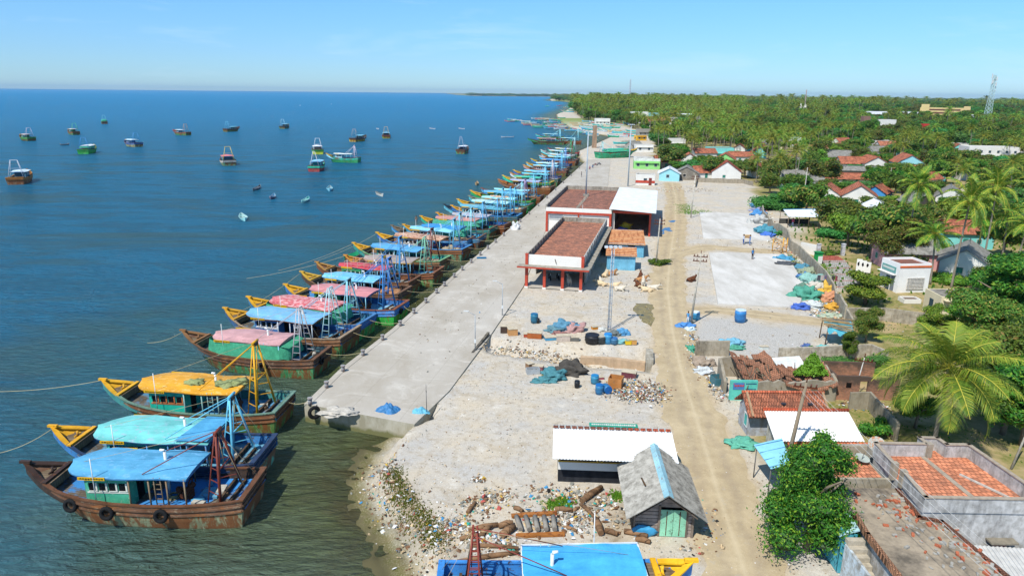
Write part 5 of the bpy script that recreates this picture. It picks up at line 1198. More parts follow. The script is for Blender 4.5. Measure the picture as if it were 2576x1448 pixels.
VH = [  # (F x, F y of the base, deg, L, W, hw, hr, roof, wall, label)
 (1735, 418, 80, 7, 6, 2.6, 2, 'tile', 'white', 'small white gable just behind the grey verandah house'),
 (1772, 402, 5, 9, 6, 2.8, 1.4, 'tile', 'white', 'white walled house with orange roof edges above the palms by the yard'),
 (1828, 418, 72, 9, 7, 2.6, 2, 'tile', 'green', 'pale green gable with an orange roof behind the tall white gable'),
 (1863, 390, 70, 7, 6, 2.6, 2, 'tile', 'white', 'small white and orange gable higher up among the trees'),
 (1863, 410, 0, 9, 6, 2.6, 1.4, 'tile', 'white', 'low orange roofed house right of the pale green gable'),
 (2200, 432, 82, 11, 8, 3., 2.2, 'tile', 'white', 'white gable house with long orange roofs in the middle of the village'),
 (2165, 430, -5, 14, 7, 2.6, 2., 'tile', 'white', 'long orange roof adjoining the white gable in the village middle'),
 (2290, 432, 75, 12, 9, 3.2, 2.6, 'tile', 'blue', 'pale blue gable house with a fresh orange roof'),
 (2110, 412, 0, 12, 8, 2.8, 2., 'grey', 'white', 'grey sheet roofed house left of the long orange roof'),
 (2140, 448, -8, 16, 5, 2.5, 1., 'grey', 'grey', 'long grey shed roof in front of the white village gable'),
 (2130, 466, -6, 13, 5, 2., 1.3, 'tile', 'white', 'low orange roof in front of the long grey shed'),
 (2170, 520, 68, 9, 7.5, 2.7, 2.4, 'tile', 'white', 'white gable with a pale blue awning and big orange roof'),
 (2090, 512, 60, 8, 6.5, 2.4, 2., 'tile', 'white', 'orange roof left of the gable with the blue awning'),
 (2215, 508, 50, 7, 5, 2.4, 1.6, 'tile', '#2a78c4', 'small orange roof on deep blue walls'),
 (2318, 540, 80, 8, 6, 2.6, 2., 'grey', 'wood', 'grey plank gable with a tiny blue window beneath the palms'),
 (2432, 625, -5, 8, 6, 2.8, 1.6, 'tile', 'aqua', 'turquoise walled house with an orange roof behind the tall palms'),
 (2448, 700, 55, 9, 6, 2.6, 1.8, 'grey', 'white', 'whitewashed house with a brown sheet roof right of the twin palms'),
 (2290, 676, -6, 8, 5, 2.6, 1.6, 'grey', 'pink', 'pink house with a grey ridged roof behind the white office'),
 (2400, 520, 60, 9, 6, 2.6, 2., 'grey', 'white', 'dusty grey roof with a satellite dish under the trees'),
 (2470, 512, 20, 8, 6, 2.6, 2., 'tile', 'cream', 'cream house with an orange roof near the right edge'),
 (1650, 318, 0, 24, 14, 4., 3.5, 'tile', 'white', 'broad orange roof near the beached boats'),
 (1720, 306, 0, 16, 12, 5., 2.5, 'white', 'white', 'house with a white hipped roof in front of the palm grove'),
 (1752, 318, 60, 14, 9, 5., 3., 'grey', '#c050b0', 'magenta walled house at the edge of the palm grove'),
 (2340, 470, 30, 7, 5, 2.4, 1.6, 'tile', 'white', 'tiny orange roof below the pale blue gable'),
 (1596, 378, 30, 6, 5, 2.4, 1.5, 'grey', 'grey', 'blue grey shed beside the green hull on the slipway'),
 (2210, 395, 10, 8, 6, 2.6, 1.8, 'grey', 'white', 'small grey roof behind the round crowned tree'),
 (2120, 372, 20, 8, 6, 2.8, 2., 'tile', 'white', 'orange roof half hidden left of the round crowned tree'),
]
for x, y, dg, L, W, hw, hr, rf, wl, lb in VH:
    p = G(x, y); gable((p[0], p[1]+W*.4), dg, L, W, hw, hr, lb, rf, wl)
VF = [(1812, 400, 0, 10, 7, 4.2, 'aqua', 'turquoise flat roofed house among the trees', .3),
 (2220, 375, 5, 9, 7, 3.6, 'white', 'flat white house with a brick chimney stub in the village', .6),
 (2495, 408, -8, 19, 9, 5.5, 'white', 'large white two storey house near the right edge', .6),
 (2406, 800, -3, 4.6, 3.6, 2.6, 'cream', 'small cream box house with an orange hatch behind the near palm', .1),
 (1608, 310, 0, 15, 10, 9, 'white', 'tall white building at the edge of the beach', 1.),
 (1637, 309, 0, 14, 10, 8, 'blue', 'pale blue box building next to the tall white one', .8),
 (1515, 313, 0, 13, 7, 4.5, 'white', 'open fronted white building facing the beached boats', .4),
 (1685, 311, 0, 18, 9, 5, 'white', 'low white row between the orange and the white hipped roofs', .4),
 (1620, 342, 10, 9, 5, 4., 'grey', 'grey blue raised shed above the yellow cabin', .2),
 (1620, 383, 0, 8, 5, 3., 'white', 'white flat roofed house behind the slipway', .3),
 (1611, 354, 15, 6, 4, 2.6, '#d8a82c', 'small yellow cabin near the slipway', .2),
 (2226, 338, 0, 12, 8, 9, 'white', 'whitish round topped building in the woods', 1.),
 (2173, 348, 0, 4.2, 4.2, 13, '#8a6a5c', 'brown brick tower rising from the trees', .5),
 (2420, 382, 0, 12, 8, 3.4, 'white', 'flat white house under the palms left of the two storey one', .4),
 (1700, 372, 10, 8, 6, 4, 'white', 'narrow white tower house between the palms', .4),
 (2325, 343, 0, 3.6, 3.6, 7.5, '#c4302c', 'small red and white tower among the trees', .6)]
for x, y, dg, L, W, h, wl, lb, par in VF:
    p = G(x, y); flat((p[0], p[1]+W*.4), dg, L, W, h, lb, wl, par=par)
def school():
    p0, p1 = G(2310, 297), G(2436, 300)
    f, L, a = frame(p0, p1); t = thing('school_building', 'long pale yellow institution with two end towers beyond the trees', 'building', (p0[0], p0[1], 0), a)
    YM = plain('#d4bc86', .8, .1, .1)
    m = MB(); m.box(L/2, 8, 6.5, L, 14, 13); m.box(L*.1, 7, 8.5, L*.16, 16, 17); m.box(L*.93, 7, 7.5, L*.13, 16, 15); m.build('wall', [YM], t)
    for k in range(3): m = MB(); m.box(L*.5, .9, 3+k*3.8, L*.62, .3, 1.7); m.build('gallery', [plain('#6a4438', .8)], t)
    p0, p1 = G(2180, 301), G(2308, 303); f, L, a = frame(p0, p1); t = thing('warehouse', 'very long white warehouse left of the yellow institution', 'building', (p0[0], p0[1], 0), a)
    m = MB(); m.box(L/2, 8, 3.2, L, 16, 6.4); m.build('wall', [WHT], t); m = MB(); slab(m, [(-2, 8, 9.2), (L+2, 8, 9.2), (L+2, -1, 6.2), (-2, -1, 6.2)], .3); slab(m, [(-2, 8, 9.2), (L+2, 8, 9.2), (L+2, 17, 6.2), (-2, 17, 6.2)], .3); m.build('roof', [plain('#c9cdd0', .6)], t)
    p0, p1 = G(2406, 309), G(2455, 309); f, L, a = frame(p0, p1); t = thing('warehouse', 'short white warehouse beside the lattice mast', 'building', (p0[0], p0[1], 0), a)
    m = MB(); m.box(L/2, 6, 3., L, 12, 6.); m.build('wall', [WHT], t); m = MB(); slab(m, [(-1, 6, 8), (L+1, 6, 8), (L+1, -1, 5.9), (-1, -1, 5.9)], .3); m.build('roof', [plain('#d9dcdd', .6)], t)
school()
def church():
    p = G(2022, 294); t = thing('church', 'white church with twin spires and a red roof beyond the woods', 'church', (p[0], p[1], 0), 0)
    m = MB(); m.box(10, 6, 3, 22, 9, 6); m.build('nave', [WHT], t)
    m = MB(); slab(m, [(-2, 6, 9), (21, 6, 9), (21, .5, 6), (-2, .5, 6)], .4); m.build('roof', [plain('#b8342c', .7)], t)
    for x in (-6, 0):
        m = MB(); m.box(x, 0, 6, 3.4, 3.4, 12); m.box(x, 0, 14.5, 3, 3, 5, 0, 0, (.05, .05)); m.build('spire', [WHT], t)
church()
def lattice(P, H, w0, w1, label, col, antennas=True, n=12, sq=.0, r=.12, name='lattice_mast', platform=None):
    t = thing(name, label, 'mast', (P[0], P[1], 0)); m = MB(); gm = plain(col, .5, .1)
    cs = [(-1, -1), (1, -1), (1, 1), (-1, 1)]
    lv = [(k/n, lerp(w0, w1, k/n)/2) for k in range(n+1)]
    for a, b_ in cs: m.bar((a*w0/2, b_*w0/2, -.2), (a*w1/2, b_*w1/2, H), r*1.5)
    for k in range(n):
        z0, z1 = H*k/n, H*(k+1)/n; q0, q1 = lv[k][1], lv[k+1][1]
        for i in range(4):
            a, c = cs[i], cs[(i+1) % 4]
            m.bar((a[0]*q0, a[1]*q0, z0), (c[0]*q1, c[1]*q1, z1), r); m.bar((c[0]*q0, c[1]*q0, z0), (a[0]*q1, a[1]*q1, z1), r); m.bar((a[0]*q1, a[1]*q1, z1), (c[0]*q1, c[1]*q1, z1), r)
    m.build('lattice', [gm], t)
    if antennas:
        r_ = random.Random(3)
        for k in range(9):
            z = H*(.82+.17*r_.random()); a = r_.uniform(0, 6.28); m = MB()
            x, y = math.cos(a)*(w1*.5+1.2), math.sin(a)*(w1*.5+1.2); m.box(x, y, z, .7, .5, 3.4, a); m.bar((0, 0, z), (x, y, z), .15); m.build('panel_antenna', [WHITEP], t)
        for k in range(3):
            z = H*(.7+.06*k); m = MB(); m.torus((w1*.5+1, -.8, z), (1, -1, 0), .6, .3, 12, 6); m.bar((0, 0, z), (w1*.5+1, -.8, z), .15); m.build('dish', [WHITEP], t)
    return t
lattice(G(2478, 320), 45, 5., 1.8, 'tall pale green lattice telecom mast crowned with antennas', '#bcd4d4', n=14, r=.13)
lattice(G(2021, 289), 34, .8, .8, 'thin red and white guyed mast by the church', '#c8b0ac', False, 16, r=.14)
lattice(G(1583, 253), 90, 9, 4, 'faint lattice mast on the horizon above the grove', '#c4ccd2', False, 8, r=.7)
# the tall lamp masts in the yard
def lampmast(P, H, label, ladder=False, heads=3, w=.3, base=None):
    t = thing('lamp_mast', label, 'mast', (P[0], P[1], 0)); m = MB(); gm = plain('#aebcc4', .45, .1)
    if ladder:
        for a, b_ in ((-1, -1), (1, -1), (0, 1)): m.tube([(a*w/2, b_*w/2, 0), (a*w/2*.8, b_*w/2*.8, H)], .035, 5)
        for k in range(int(H/.45)):
            z = k*.45; m.bar((-w/2, -w/2, z), (w/2, -w/2, z), .035, m=k % 2); m.bar((w/2, -w/2, z), (0, w/2, z+.2), .03); m.bar((-w/2, -w/2, z), (0, w/2, z+.2), .03)
    else: m.tube([(0, 0, 0), (0, 0, H)], w/2, 8, r1=w*.28)
    m.build('pole', [gm, plain('#2a5a9a', .5)], t)
    m = MB(); m.bar((-.8, 0, H), (.8, 0, H), .08); m.build('crossarm', [gm], t)
    for k in range(heads): m = MB(); m.box(-.75+1.5*k/max(1, heads-1), -.15, H+.02, .32, .4, .2); m.build('floodlight', [plain('#d8dcde', .4)], t)
    return t
lampmast(G(1531, 831), 9.4, 'blue and white lattice light mast in front of the hall', True, 4, .34)
lampmast((G(1579, 468)[0], G(1579, 468)[1]), 17, 'tallest silver light mast beyond the white shed', False, 4, .42)
p = (15.4, 146.); t = lampmast(p, 13.5, 'silver light mast standing on the rear terrace', False, 2, .34); t.location.z = 4.
m = MB(); m.box(0, 0, .3, 1.1, 1.1, .8); m.build('plinth', [CONC], t)
def streetlamp(P, H, label, arm=-1.1):
    t = thing('street_lamp', label, 'lamp', (P[0], P[1], 0)); gm = plain('#a9b0b4', .5)
    m = MB(); m.tube([(0, 0, 0), (0, 0, H)], .06, 6, r1=.045); m.build('pole', [gm], t)
    m = MB(); m.tube([(0, 0, H-.05), (arm*.6, 0, H+.3)], .03, 5); m.build('arm', [gm], t)
    m = MB(); m.box(arm*.8, 0, H+.36, .5, .16, .08); m.build('lamp_head', [WHITEP], t); m = MB(); m.box(0, -.08, 1.15, .2, .12, .35); m.build('meter_box', [WHITEP], t)
streetlamp(G(1263, 795), 3.9, 'slim street lamp on the quay opposite the hall')
streetlamp(G(1195, 884), 3.9, 'slim street lamp beside the dark ditch wall')
m = MB(); p = G(1073, 1041); m.tube([(p[0], p[1], 0), (p[0], p[1], 2.6)], .035, 5, r1=.02); m.torus((p[0], p[1], 2.0), (1, 0, .2), .1, .015, 10, 4); tag(m.build('thin_pole', [plain('#6a6a6a', .6)]), 'thin bare pole on the gravel near the blue net heap', 'pole')
def powerpole(P, H, label, tilt=0., col='#c4bfb2', arms=1, r=.13, drum=None):
    t = thing('power_pole', label, 'pole', (P[0], P[1], 0)); t.rotation_euler = (0, tilt, 0)
    m = MB(); m.tube([(0, 0, -.2), (0, 0, H)], r, 6, r1=r*.6); m.build('pole', [stained(col, '#5a5246', .2)], t)
    for k in range(arms):
        m = MB(); z = H-.35-k*.5; m.bar((-.8, 0, z), (.8, 0, z), .09); a_ = m.build('crossarm', [RUST], t)
        for x in (-.7, -.35, .35, .7): m = MB(); m.tube([(x, 0, z+.04), (x, 0, z+.26)], .05, 6); m.build('insulator', [plain('#6a3f30', .4)], a_)
    m = MB(); m.tube([(0, 0, H-.05), (0, 0, H+.35)], .04, 5); m.build('tip', [RUST], t); return t
powerpole(R2(200, 262), 8.2, 'concrete power pole with a double crossarm rising from blue drums', .06, arms=2)
powerpole(R5(1687, 995) if False else crop(1300, 450, 2482/600.)(1687, 995), 7.2, 'concrete power pole growing from a bush beside the blue huts', .02, arms=2)
powerpole(crop(1650, 380, 2534/350.)(1075, 1355), 9., 'bright concrete power pole beside the upper concrete yard', .03, '#dcd8cc', 2)
R1 = crop(1850, 1000, 2368/816.)
powerpole(R1(545, 725), 7.2, 'brown leaning power pole at the white ridged roof', .10, '#8a7a66', 1, .16)
powerpole(crop(2066, 850, 2482/600.)(640, 770), 3.8, 'slim white post with a small crossarm by the brick ruin', .12, '#d4d4d0', 1, .06)
powerpole(R1(2270, 640), 4.2, 'grey post at the right behind the terrace', .18, '#b4b0a8', 0, .09)
powerpole(crop(2133, 180, 4.137)(735, 1345), 7, 'grey power pole rising behind the tall palms', 0, '#9a9a96', 1, .12)
powerpole(crop(1600, 230, 4.827)(2375, 1400), 8, 'pale power pole among the trees beyond the thorn thicket', 0, '#c8c8c0', 1, .14)
def wire(a, b_, sag, label, r=.012):
    a, b_ = Vector(a), Vector(b_); m = MB(); n = 16
    m.tube([a.lerp(b_, k/n)-Vector((0, 0, sag*4*(k/n)*(1-k/n))) for k in range(n+1)], r, 4)
    return tag(m.build('wire', [plain('#c9c9c4', .5)]), label, 'wire', 'overhead wires from the leaning pole')
pp = R1(545, 725)
for k in range(4): wire((pp[0]+.7+.35*k-.3, pp[1], 6.6), (24.+.5*k-3.5, 23.2, 5.6), .25, 'thin overhead wire running down over the street tree')
# white office, shed, gates beyond the compound wall
t = flat((G(2283, 735)[0]+.2, G(2283, 735)[1]+1.8), 6, 4.4, 3.9, 3.6, 'white office with a brick lattice screen and blue tiled sign', '#ecebe6', '#8a5040', .35, group=None, cat='office', name='office_building', sun=False)
m = MB(); m.box(0, -1.99, 3.55, 4.42, .06, .25); m.build('orange_band', [paint('#d8672c', '#b04a20', .1)], t)
m = MB()
for k in range(9): m.box(.3, -2.02, .5+k*.19, 2.4, .1, .07)
for k in range(13): m.box(-.85+k*.192, -2.0, 1.27, .05, .08, 1.6)
m.build('lattice_screen', [plain('#e0dcd2', .8)], t); m = MB(); m.box(.3, -1.96, 1.27, 2.35, .03, 1.55); m.build('screen_void', [plain('#5a4a44', .8)], t)
m = MB(); m.box(-2.24, .2, 2.9, .06, 2.9, .8); s_ = m.build('sign', [paint('#5a8f92', '#7ab0b0', .2)], t)
m = MB(); [m.box(-2.28, -.9+k*.22, 2.95, .02, .12, .3) for k in range(11)]; m.bar((-2.28, -1., 2.95), (-2.28, 1.4, 2.95), .02); m.build('lettering', [WHT], s_)
m = MB(); m.box(-2.5, .2, 2.35, .5, 3.4, .08); m.build('sunshade', [WHT], t)
m = MB(); m.box(-2.23, -.9, 1.1, .06, .7, 2.0); m.build('door', [plain('#7a8088', .5)], t)
p = crop(2150, 500, 4.137)(930, 1200); m = MB(); wallrun(m, [(p[0]-1, p[1]), (p[0]+1, p[1]), (p[0]+1, p[1]+1.4), (p[0]-1, p[1]+1.4)], 0, .55, .14, close=True); m.box(p[0], p[1]+.7, .2, 1.8, 1.2, .4, 0, 1); tag(m.build('planter', [WHT, plain('#6a5442', .9)]), 'white walled planter in front of the white office', 'planter')
t = thing('metal_gate', 'black metal gate between two pale pillars above the brick lane', 'gate', (0, 0, 0)); p0, p1 = R3(1775, 600), R3(2040, 600)
for p in (p0, p1): m = MB(); m.box(p[0], p[1], .9, .5, .5, 1.9); m.box(p[0], p[1], 1.9, .6, .6, .12); m.build('pillar', [stained('#c9ccd4', '#6a6a70', .1)], t)
for k in range(2):
    a0 = Vector((*p0, 0)).lerp(Vector((*p1, 0)), .07+.43*k); a1 = Vector((*p0, 0)).lerp(Vector((*p1, 0)), .5+.43*k); m = MB()
    for z in (.25, .8, 1.4): m.bar((a0.x, a0.y, z), (a1.x, a1.y, z), .05)
    for q in range(9): a = a0.lerp(a1, q/8); m.bar((a.x, a.y, .25), (a.x, a.y, 1.45), .035)
    m.build('gate_leaf', [plain('#20242a', .5)], t)
m = MB(); q = [R3(1815, 645), R3(2060, 645), R3(2300, 960), R3(2000, 960)]; m.prism(q, -.2, .03); struct(m.build('brick_lane', [tiles('#a8a59d', '#8a8178', 0, .3, .2)]))
for k in range(5):
    a, b_ = R3(1830+20*k, 670+68*k), R3(2095+38*k, 670+68*k); m = MB(); m.bar((*a, .045), (*b_, .045), .22, .012, 0); struct(m.build('red_paving_band', [plain('#a8584c', .9)]))
m = MB(); q = [R3(1815, 606), R3(1990, 606), R3(2060, 655), R3(1830, 655)]; m.prism(q, -.2, .04); struct(m.build('red_pavement', [tiles('#b0604f', '#8a4a40', 0, .25, .3)]))
# open shed with the white roof beyond the wall
t = thing('net_shed', 'open work shed with a blue edged white roof behind the compound wall', 'shed', (0, 0, 0))
q = [R3(1405, 110, 2.7), R3(1775, 105, 2.7), R3(1820, 187, 2.3), R3(1462, 182, 2.3)]; m = MB()
slab(m, [(q[0][0], q[0][1], 2.75), (q[1][0], q[1][1], 2.75), (q[2][0], q[2][1], 2.3), (q[3][0], q[3][1], 2.3)], .06); m.build('roof', [plain('#dfe6ea', .5, .05)], t)
m = MB(); m.bar((q[0][0], q[0][1]+.05, 2.78), (q[1][0], q[1][1]+.05, 2.78), .14); m.build('roof_edge', [paint('#1f72b8', '#1a5a94', .1)], t)
for a, b_ in ((.02, 0), (.35, 0), (.65, 0), (.97, 0), (.03, 1), (.97, 1)):
    x = lerp(q[3][0], q[2][0], a); y = q[3][1]+.3+b_*4.5; m = MB(); m.tube([(x, y, 0), (x, y, 2.35+b_*.3)], .06, 5); m.build('post', [planks('#8a7a64')], t)
m = MB(); m.box(lerp(q[3][0], q[2][0], .5), q[0][1]-.8, .5, 6.2, .1, 1.1); m.build('back_screen', [plain('#4a4a46', .9)], t)
# ---------------------------------------------------------------- vegetation
PALML = leafmat('palm_leaf', '#688a2c', '#486f28', '#9ca43e', .34, .36, .5)
PALMN = leafmat('palm_leaf_near', '#73982e', '#4f802a', '#9fae3a', .24, .1, .5)
PALMR = plain('#c0b848', .6); PALMT = stained('#8d8578', '#4f483f', .3)
def frond(m, base, az, e0, L, droop, pairs, ll, lw, rng, wind=0.):
    n = 10; p = Vector(base); pts = [p.copy()]; el = e0; a = az
    for i in range(n):
        t = (i+1)/n; el = e0-droop*t**1.35; a = az+wind*t*t
        p = p+Vector((math.cos(a)*math.cos(el), math.sin(a)*math.cos(el), math.sin(el)))*L/n; pts.append(p.copy())
    m.tube(pts, .06, 4, 1, r1=.02, cap=False)
    vs = []; fs = []
    for k in range(pairs):
        t = .12+.88*(k+.5)/pairs; q = t*n; i = min(n-1, int(q)); c = pts[i].lerp(pts[i+1], q-i); d = (pts[i+1]-pts[i]).normalized()
        side = d.cross(Vector((0, 0, 1)));  side = side.normalized() if side.length > .05 else Vector((math.sin(az), -math.cos(az), 0))
        up = side.cross(d); l_ = ll*(math.sin(math.pi*min(1, .18+t*.86))**.6)*rng.uniform(.85, 1.1)
        for s in (1, -1):
            dv = (side*s*.86+d*(.45+.3*t)+up*rng.uniform(.05, .3)).normalized(); m1 = c+dv*l_*.5; dv2 = (dv-Vector((0, 0, 1))*rng.uniform(.5, 1.)).normalized(); e = m1+dv2*l_*.55
            o = len(vs); w = d*lw*.5
            vs += [c-w*.6, c+w*.6, m1+w, m1-w, e]; fs += [(o, o+1, o+2, o+3) if s < 0 else (o+3, o+2, o+1, o), (o+3, o+2, o+4) if s < 0 else (o+4, o+2, o+3)]
    m.add(vs, fs, 0)
def palm_meshes(seed, H, nf, pairs, L, lw, ll=.95, tr=.14, lean=.6, lm=None):
    r = random.Random(seed); m = MB(); n = 9; dx, dy = r.uniform(-lean, lean), r.uniform(-lean, lean)
    pts = [(dx*(k/n)**1.8*H*.14, dy*(k/n)**1.8*H*.14, -.3+(H+.3)*k/n) for k in range(n+1)]
    m.tube(pts, [tr*(1.5 if k == 0 else 1.05-.35*k/n) for k in range(n+1)], 7); trunk = m.build('trunk', [PALMT], data_only=True)
    m = MB(); top = pts[-1]
    for k in range(nf):
        q = k/nf; az = k*2.399+r.uniform(-.25, .25); e0 = R(lerp(80, -25, q**.8))+r.uniform(-.1, .1)
        frond(m, top, az, e0, L*r.uniform(.85, 1.08)*(1 if q > .12 else .75), R(lerp(55, 75, q)), pairs, ll*(L/4.3), lw, r, r.uniform(-.3, .5))
    for k in range(7): a = r.uniform(0, 6.28); m.blob((top[0]+math.cos(a)*.25, top[1]+math.sin(a)*.25, top[2]-.25), .14, k, 1, .1, 2)
    crown = m.build('crown', [lm or PALML, PALMR, plain('#8a7a30', .6)], data_only=True); return trunk, crown
def leaf_crown(seed, R_, Hc, lobes, nleaf, size, mat, core=True, flat_=1., z0=0., corem=None, taper=0., loose=1.):
    r = random.Random(seed); m = MB(); L = []
    for k in range(lobes):
        a = r.uniform(0, 6.28); z = r.uniform(.1, .95) if taper else r.uniform(.25, .85); q = math.sqrt(r.random())*(.72 if not taper else .82)*(1-taper*z); rr = R_*r.uniform(.2 if taper else .26, .36 if taper else .46)*(1.15-.4*z)
        L.append((Vector((math.cos(a)*q*R_, math.sin(a)*q*R_, z0+Hc*z)), rr, r.uniform(.6, .85)*flat_))
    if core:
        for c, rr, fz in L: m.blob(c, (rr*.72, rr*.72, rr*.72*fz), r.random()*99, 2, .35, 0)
    vs = []; fs = []; wt = [x[1]**2 for x in L]
    for k in range(nleaf):
        c, rr, fz = r.choices(L, wt)[0]; v = Vector((r.gauss(0, 1), r.gauss(0, 1), r.gauss(.25, 1))).normalized()
        d = rr*r.uniform(.66, 1.12+.22*loose*r.random()**2)*(1+.3*mnoise.noise(v*3+c)); p = c+Vector((v.x*d, v.y*d, v.z*d*fz))
        nrm = (v+Vector((r.gauss(0, .55), r.gauss(0, .55), r.gauss(.2, .5)))).normalized(); t = nrm.orthogonal().normalized(); b_ = nrm.cross(t)
        q = r.uniform(0, 6.28); t, b_ = t*math.cos(q)+b_*math.sin(q), b_*math.cos(q)-t*math.sin(q); s = size*r.uniform(.6, 1.25)
        o = len(vs); vs += [p-t*s, p-b_*s*.45+nrm*s*.12, p+t*s, p+b_*s*.45+nrm*s*.12]; fs.append((o, o+1, o+2, o+3))
    m.add(vs, fs, 0 if corem is None else 1); return m.build('crown', [mat] if corem is None else [corem, mat], data_only=True)
def trunk_mesh(seed, H, r0, spread):
    r = random.Random(seed); m = MB(); m.tube([(0, 0, -.3), (.1, .05, H*.25), (.05, -.1, H*.5)], [r0*1.3, r0, r0*.8], 7)
    for k in range(6):
        a = k*1.05+r.uniform(-.3, .3); z = H*r.uniform(.3, .5); m.tube([(.05, -.05, z), (math.cos(a)*spread*.35, math.sin(a)*spread*.35, z+H*.18), (math.cos(a)*spread*.7, math.sin(a)*spread*.7, z+H*.3)], [r0*.6, r0*.4, r0*.15], 5)
    return m.build('trunk', [stained('#7d6f60', '#3d342c', .3)], data_only=True)
LF = [leafmat('leaf_neem', '#517c26', '#3a601c', '#86982e', .3, .3), leafmat('leaf_olive', '#66802c', '#506a24', '#927a3c', .28, .25), leafmat('leaf_thorn', '#4a8c3e', '#3c7634', '#6aa650', .28, .2), leafmat('leaf_lime', '#6a942a', '#507c24', '#98ac3c', .25, .2)]
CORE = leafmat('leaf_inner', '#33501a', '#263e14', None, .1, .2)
palmK = [palm_meshes(s, H, nf, 13, 4.1, .17) for s, H, nf in ((1, 9.5, 20), (2, 11, 18), (3, 8, 21), (4, 12, 19), (5, 10, 17))]
treeK = []
for s, (Rr, H, mt, fl) in enumerate(((3.6, 6.5, 0, 1.), (4.4, 7., 1, .9), (3., 5.5, 3, 1.), (4.8, 6.0, 2, .75), (4., 8., 0, 1.05), (3.6, 6., 1, .9))):
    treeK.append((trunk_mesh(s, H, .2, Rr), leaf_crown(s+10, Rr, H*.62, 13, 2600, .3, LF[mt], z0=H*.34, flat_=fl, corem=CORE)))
def plant(kind, meshes, P, rz, sc, label, cat, group=None, zc=0.):
    t = thing(kind, label, cat, (P[0], P[1], zc), rz, group); t.scale = sc if hasattr(sc, '__len__') else (sc, sc, sc)
    link('trunk', meshes[0], t); link('crown', meshes[1], t); return t
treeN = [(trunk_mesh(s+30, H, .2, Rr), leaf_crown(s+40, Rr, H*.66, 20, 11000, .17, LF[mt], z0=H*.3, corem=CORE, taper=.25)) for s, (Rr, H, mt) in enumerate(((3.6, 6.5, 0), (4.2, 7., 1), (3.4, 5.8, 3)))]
# named trees
r_ = random.Random(11)
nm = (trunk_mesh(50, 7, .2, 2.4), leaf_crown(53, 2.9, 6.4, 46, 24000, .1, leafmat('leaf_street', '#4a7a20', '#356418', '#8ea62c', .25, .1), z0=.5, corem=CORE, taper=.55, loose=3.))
plant('street_tree', nm, (G(2035, 1392)[0], G(2035, 1392)[1]+.4), 0, (1., 1., 1.), 'dense bright green tree over the road edge beside the blue awning', 'tree')
bp = palm_meshes(77, 6.6, 30, 64, 5.7, .065, 1.2, .16, .1, PALMN)
g_ = G(2385, 925, 6.6); plant('coconut_palm', bp, g_, 1.1, 1., 'biggest nearest coconut palm spreading long yellow green fronds', 'palm tree')
PD = palm_meshes(78, 9, 22, 26, 4.3, .13, 1., .15, .5, PALMN); PD2 = palm_meshes(79, 8, 21, 26, 4.1, .13, 1., .15, .6, PALMN)
for k, (cx, cy, bx, by, ms, lab) in enumerate((
   (2252, 545, 2270, 655, PD, 'tall leaning coconut palm left of the others behind the white office'),
   (2368, 612, 2392, 722, PD2, 'coconut palm with hanging fronds right above the white office'),
   (2345, 590, 2338, 715, PD, 'slender coconut palm just behind the one above the office'),
   (2500, 588, 2470, 672, PD2, 'coconut palm in front of the turquoise house'),
   (2462, 548, 2452, 660, PD, 'coconut palm rising left of the turquoise house front'),
   (2440, 500, 2440, 600, PD, 'coconut palm above the turquoise house roof'),
   (2560, 560, 2550, 690, PD2, 'coconut palm cut by the right edge of the view'),
   (2235, 1085, 2235, 1180, PD2, ''))):
    if not lab: continue
    B = G(bx, by); z = 6.
    for q in range(40):                            # height at which the crown sits over the base
        g2 = G(cx, cy, z)
        if math.hypot(g2[0]-B[0], g2[1]-B[1]) < 1.2 or z > 13: break
        z += .25
    H0 = 9. if ms is PD else 8.
    z = min(z, 12); plant('coconut_palm', ms, B, k*1.3, (1, 1, z/H0), lab, 'palm tree')
B = [(2175, 765, 2, 1.0, (1.0, 1.0, .7), 'round olive tree in front of the white office'),
     (2235, 662, 1, 0, (1.25, 1.25, 1.05), 'broad dark tree over the brick lane behind the metal gate'),
     (2205, 628, 5, 2, (.9, .9, .85), 'olive tree between the metal gate and the broad dark tree'),
     (2530, 830, 0, 1, (1.5, 1.5, 1.3), 'large dark green tree at the right edge above the near palm'),
     (2470, 905, 1, 2, (1.1, 1.1, 1.), 'reddish olive tree at the right above the near palm fronds'),
     (2575, 1010, 1, 3, (1.2, 1.2, 1.), 'brownish tree at the right edge level with the big palm'),
     (2520, 1090, 0, 4, (1., 1., .9), 'shaded tree right below the big palm crown'),
     (2300, 1075, 2, 5, (.55, .55, .6), 'small dark shrub in the yard under the big palm'),
     (2175, 860, 1, 6, (.42, .42, .55), 'small reddish tree next to the pole and tarpaulin lean-to'),
     (2130, 905, 3, 7, (.3, .3, .45), 'little bush growing from the wall behind the ruin')]
B += [(2485, 1030, 1, 1, (1., 1., .95), 'shady tree just right of the big palm trunk'), (2570, 1120, 0, 2, (.9, .9, .85), 'dark tree in the far corner behind the grey post'),
      (2440, 860, 2, 3, (1., 1., .8), 'light green tree behind the big palm crown'), (2540, 940, 3, 4, (.9, .9, .9), 'mid green tree between the two right edge trees'), (2350, 850, 5, 5, (.6, .6, .6), 'small tree on the yard wall left of the cream box house')]
for x, y, k, a, sc, lab in B: plant('tree', treeN[(0, 1, 2, 0, 1, 2)[k]], G(x, y), a, sc, lab, 'tree')
def bush(P, R_, H, n, mat, label, seed, size=.16, sc=(1, 1, 1), rz=0, group=None, name='bush'):
    o = link(name, leaf_crown(seed, R_, H, 9, n, size, mat, z0=-.1*H, flat_=.8)); o.location = (P[0], P[1], 0); o.scale = sc; o.rotation_euler = (0, 0, rz); return tag(o, label, 'bush', group)
bush(G(1985, 527), 5.6, 3., 7000, LF[2], 'wide feathery thorn thicket behind the compound wall top', 61, .22, (1.9, .95, 1), .3)
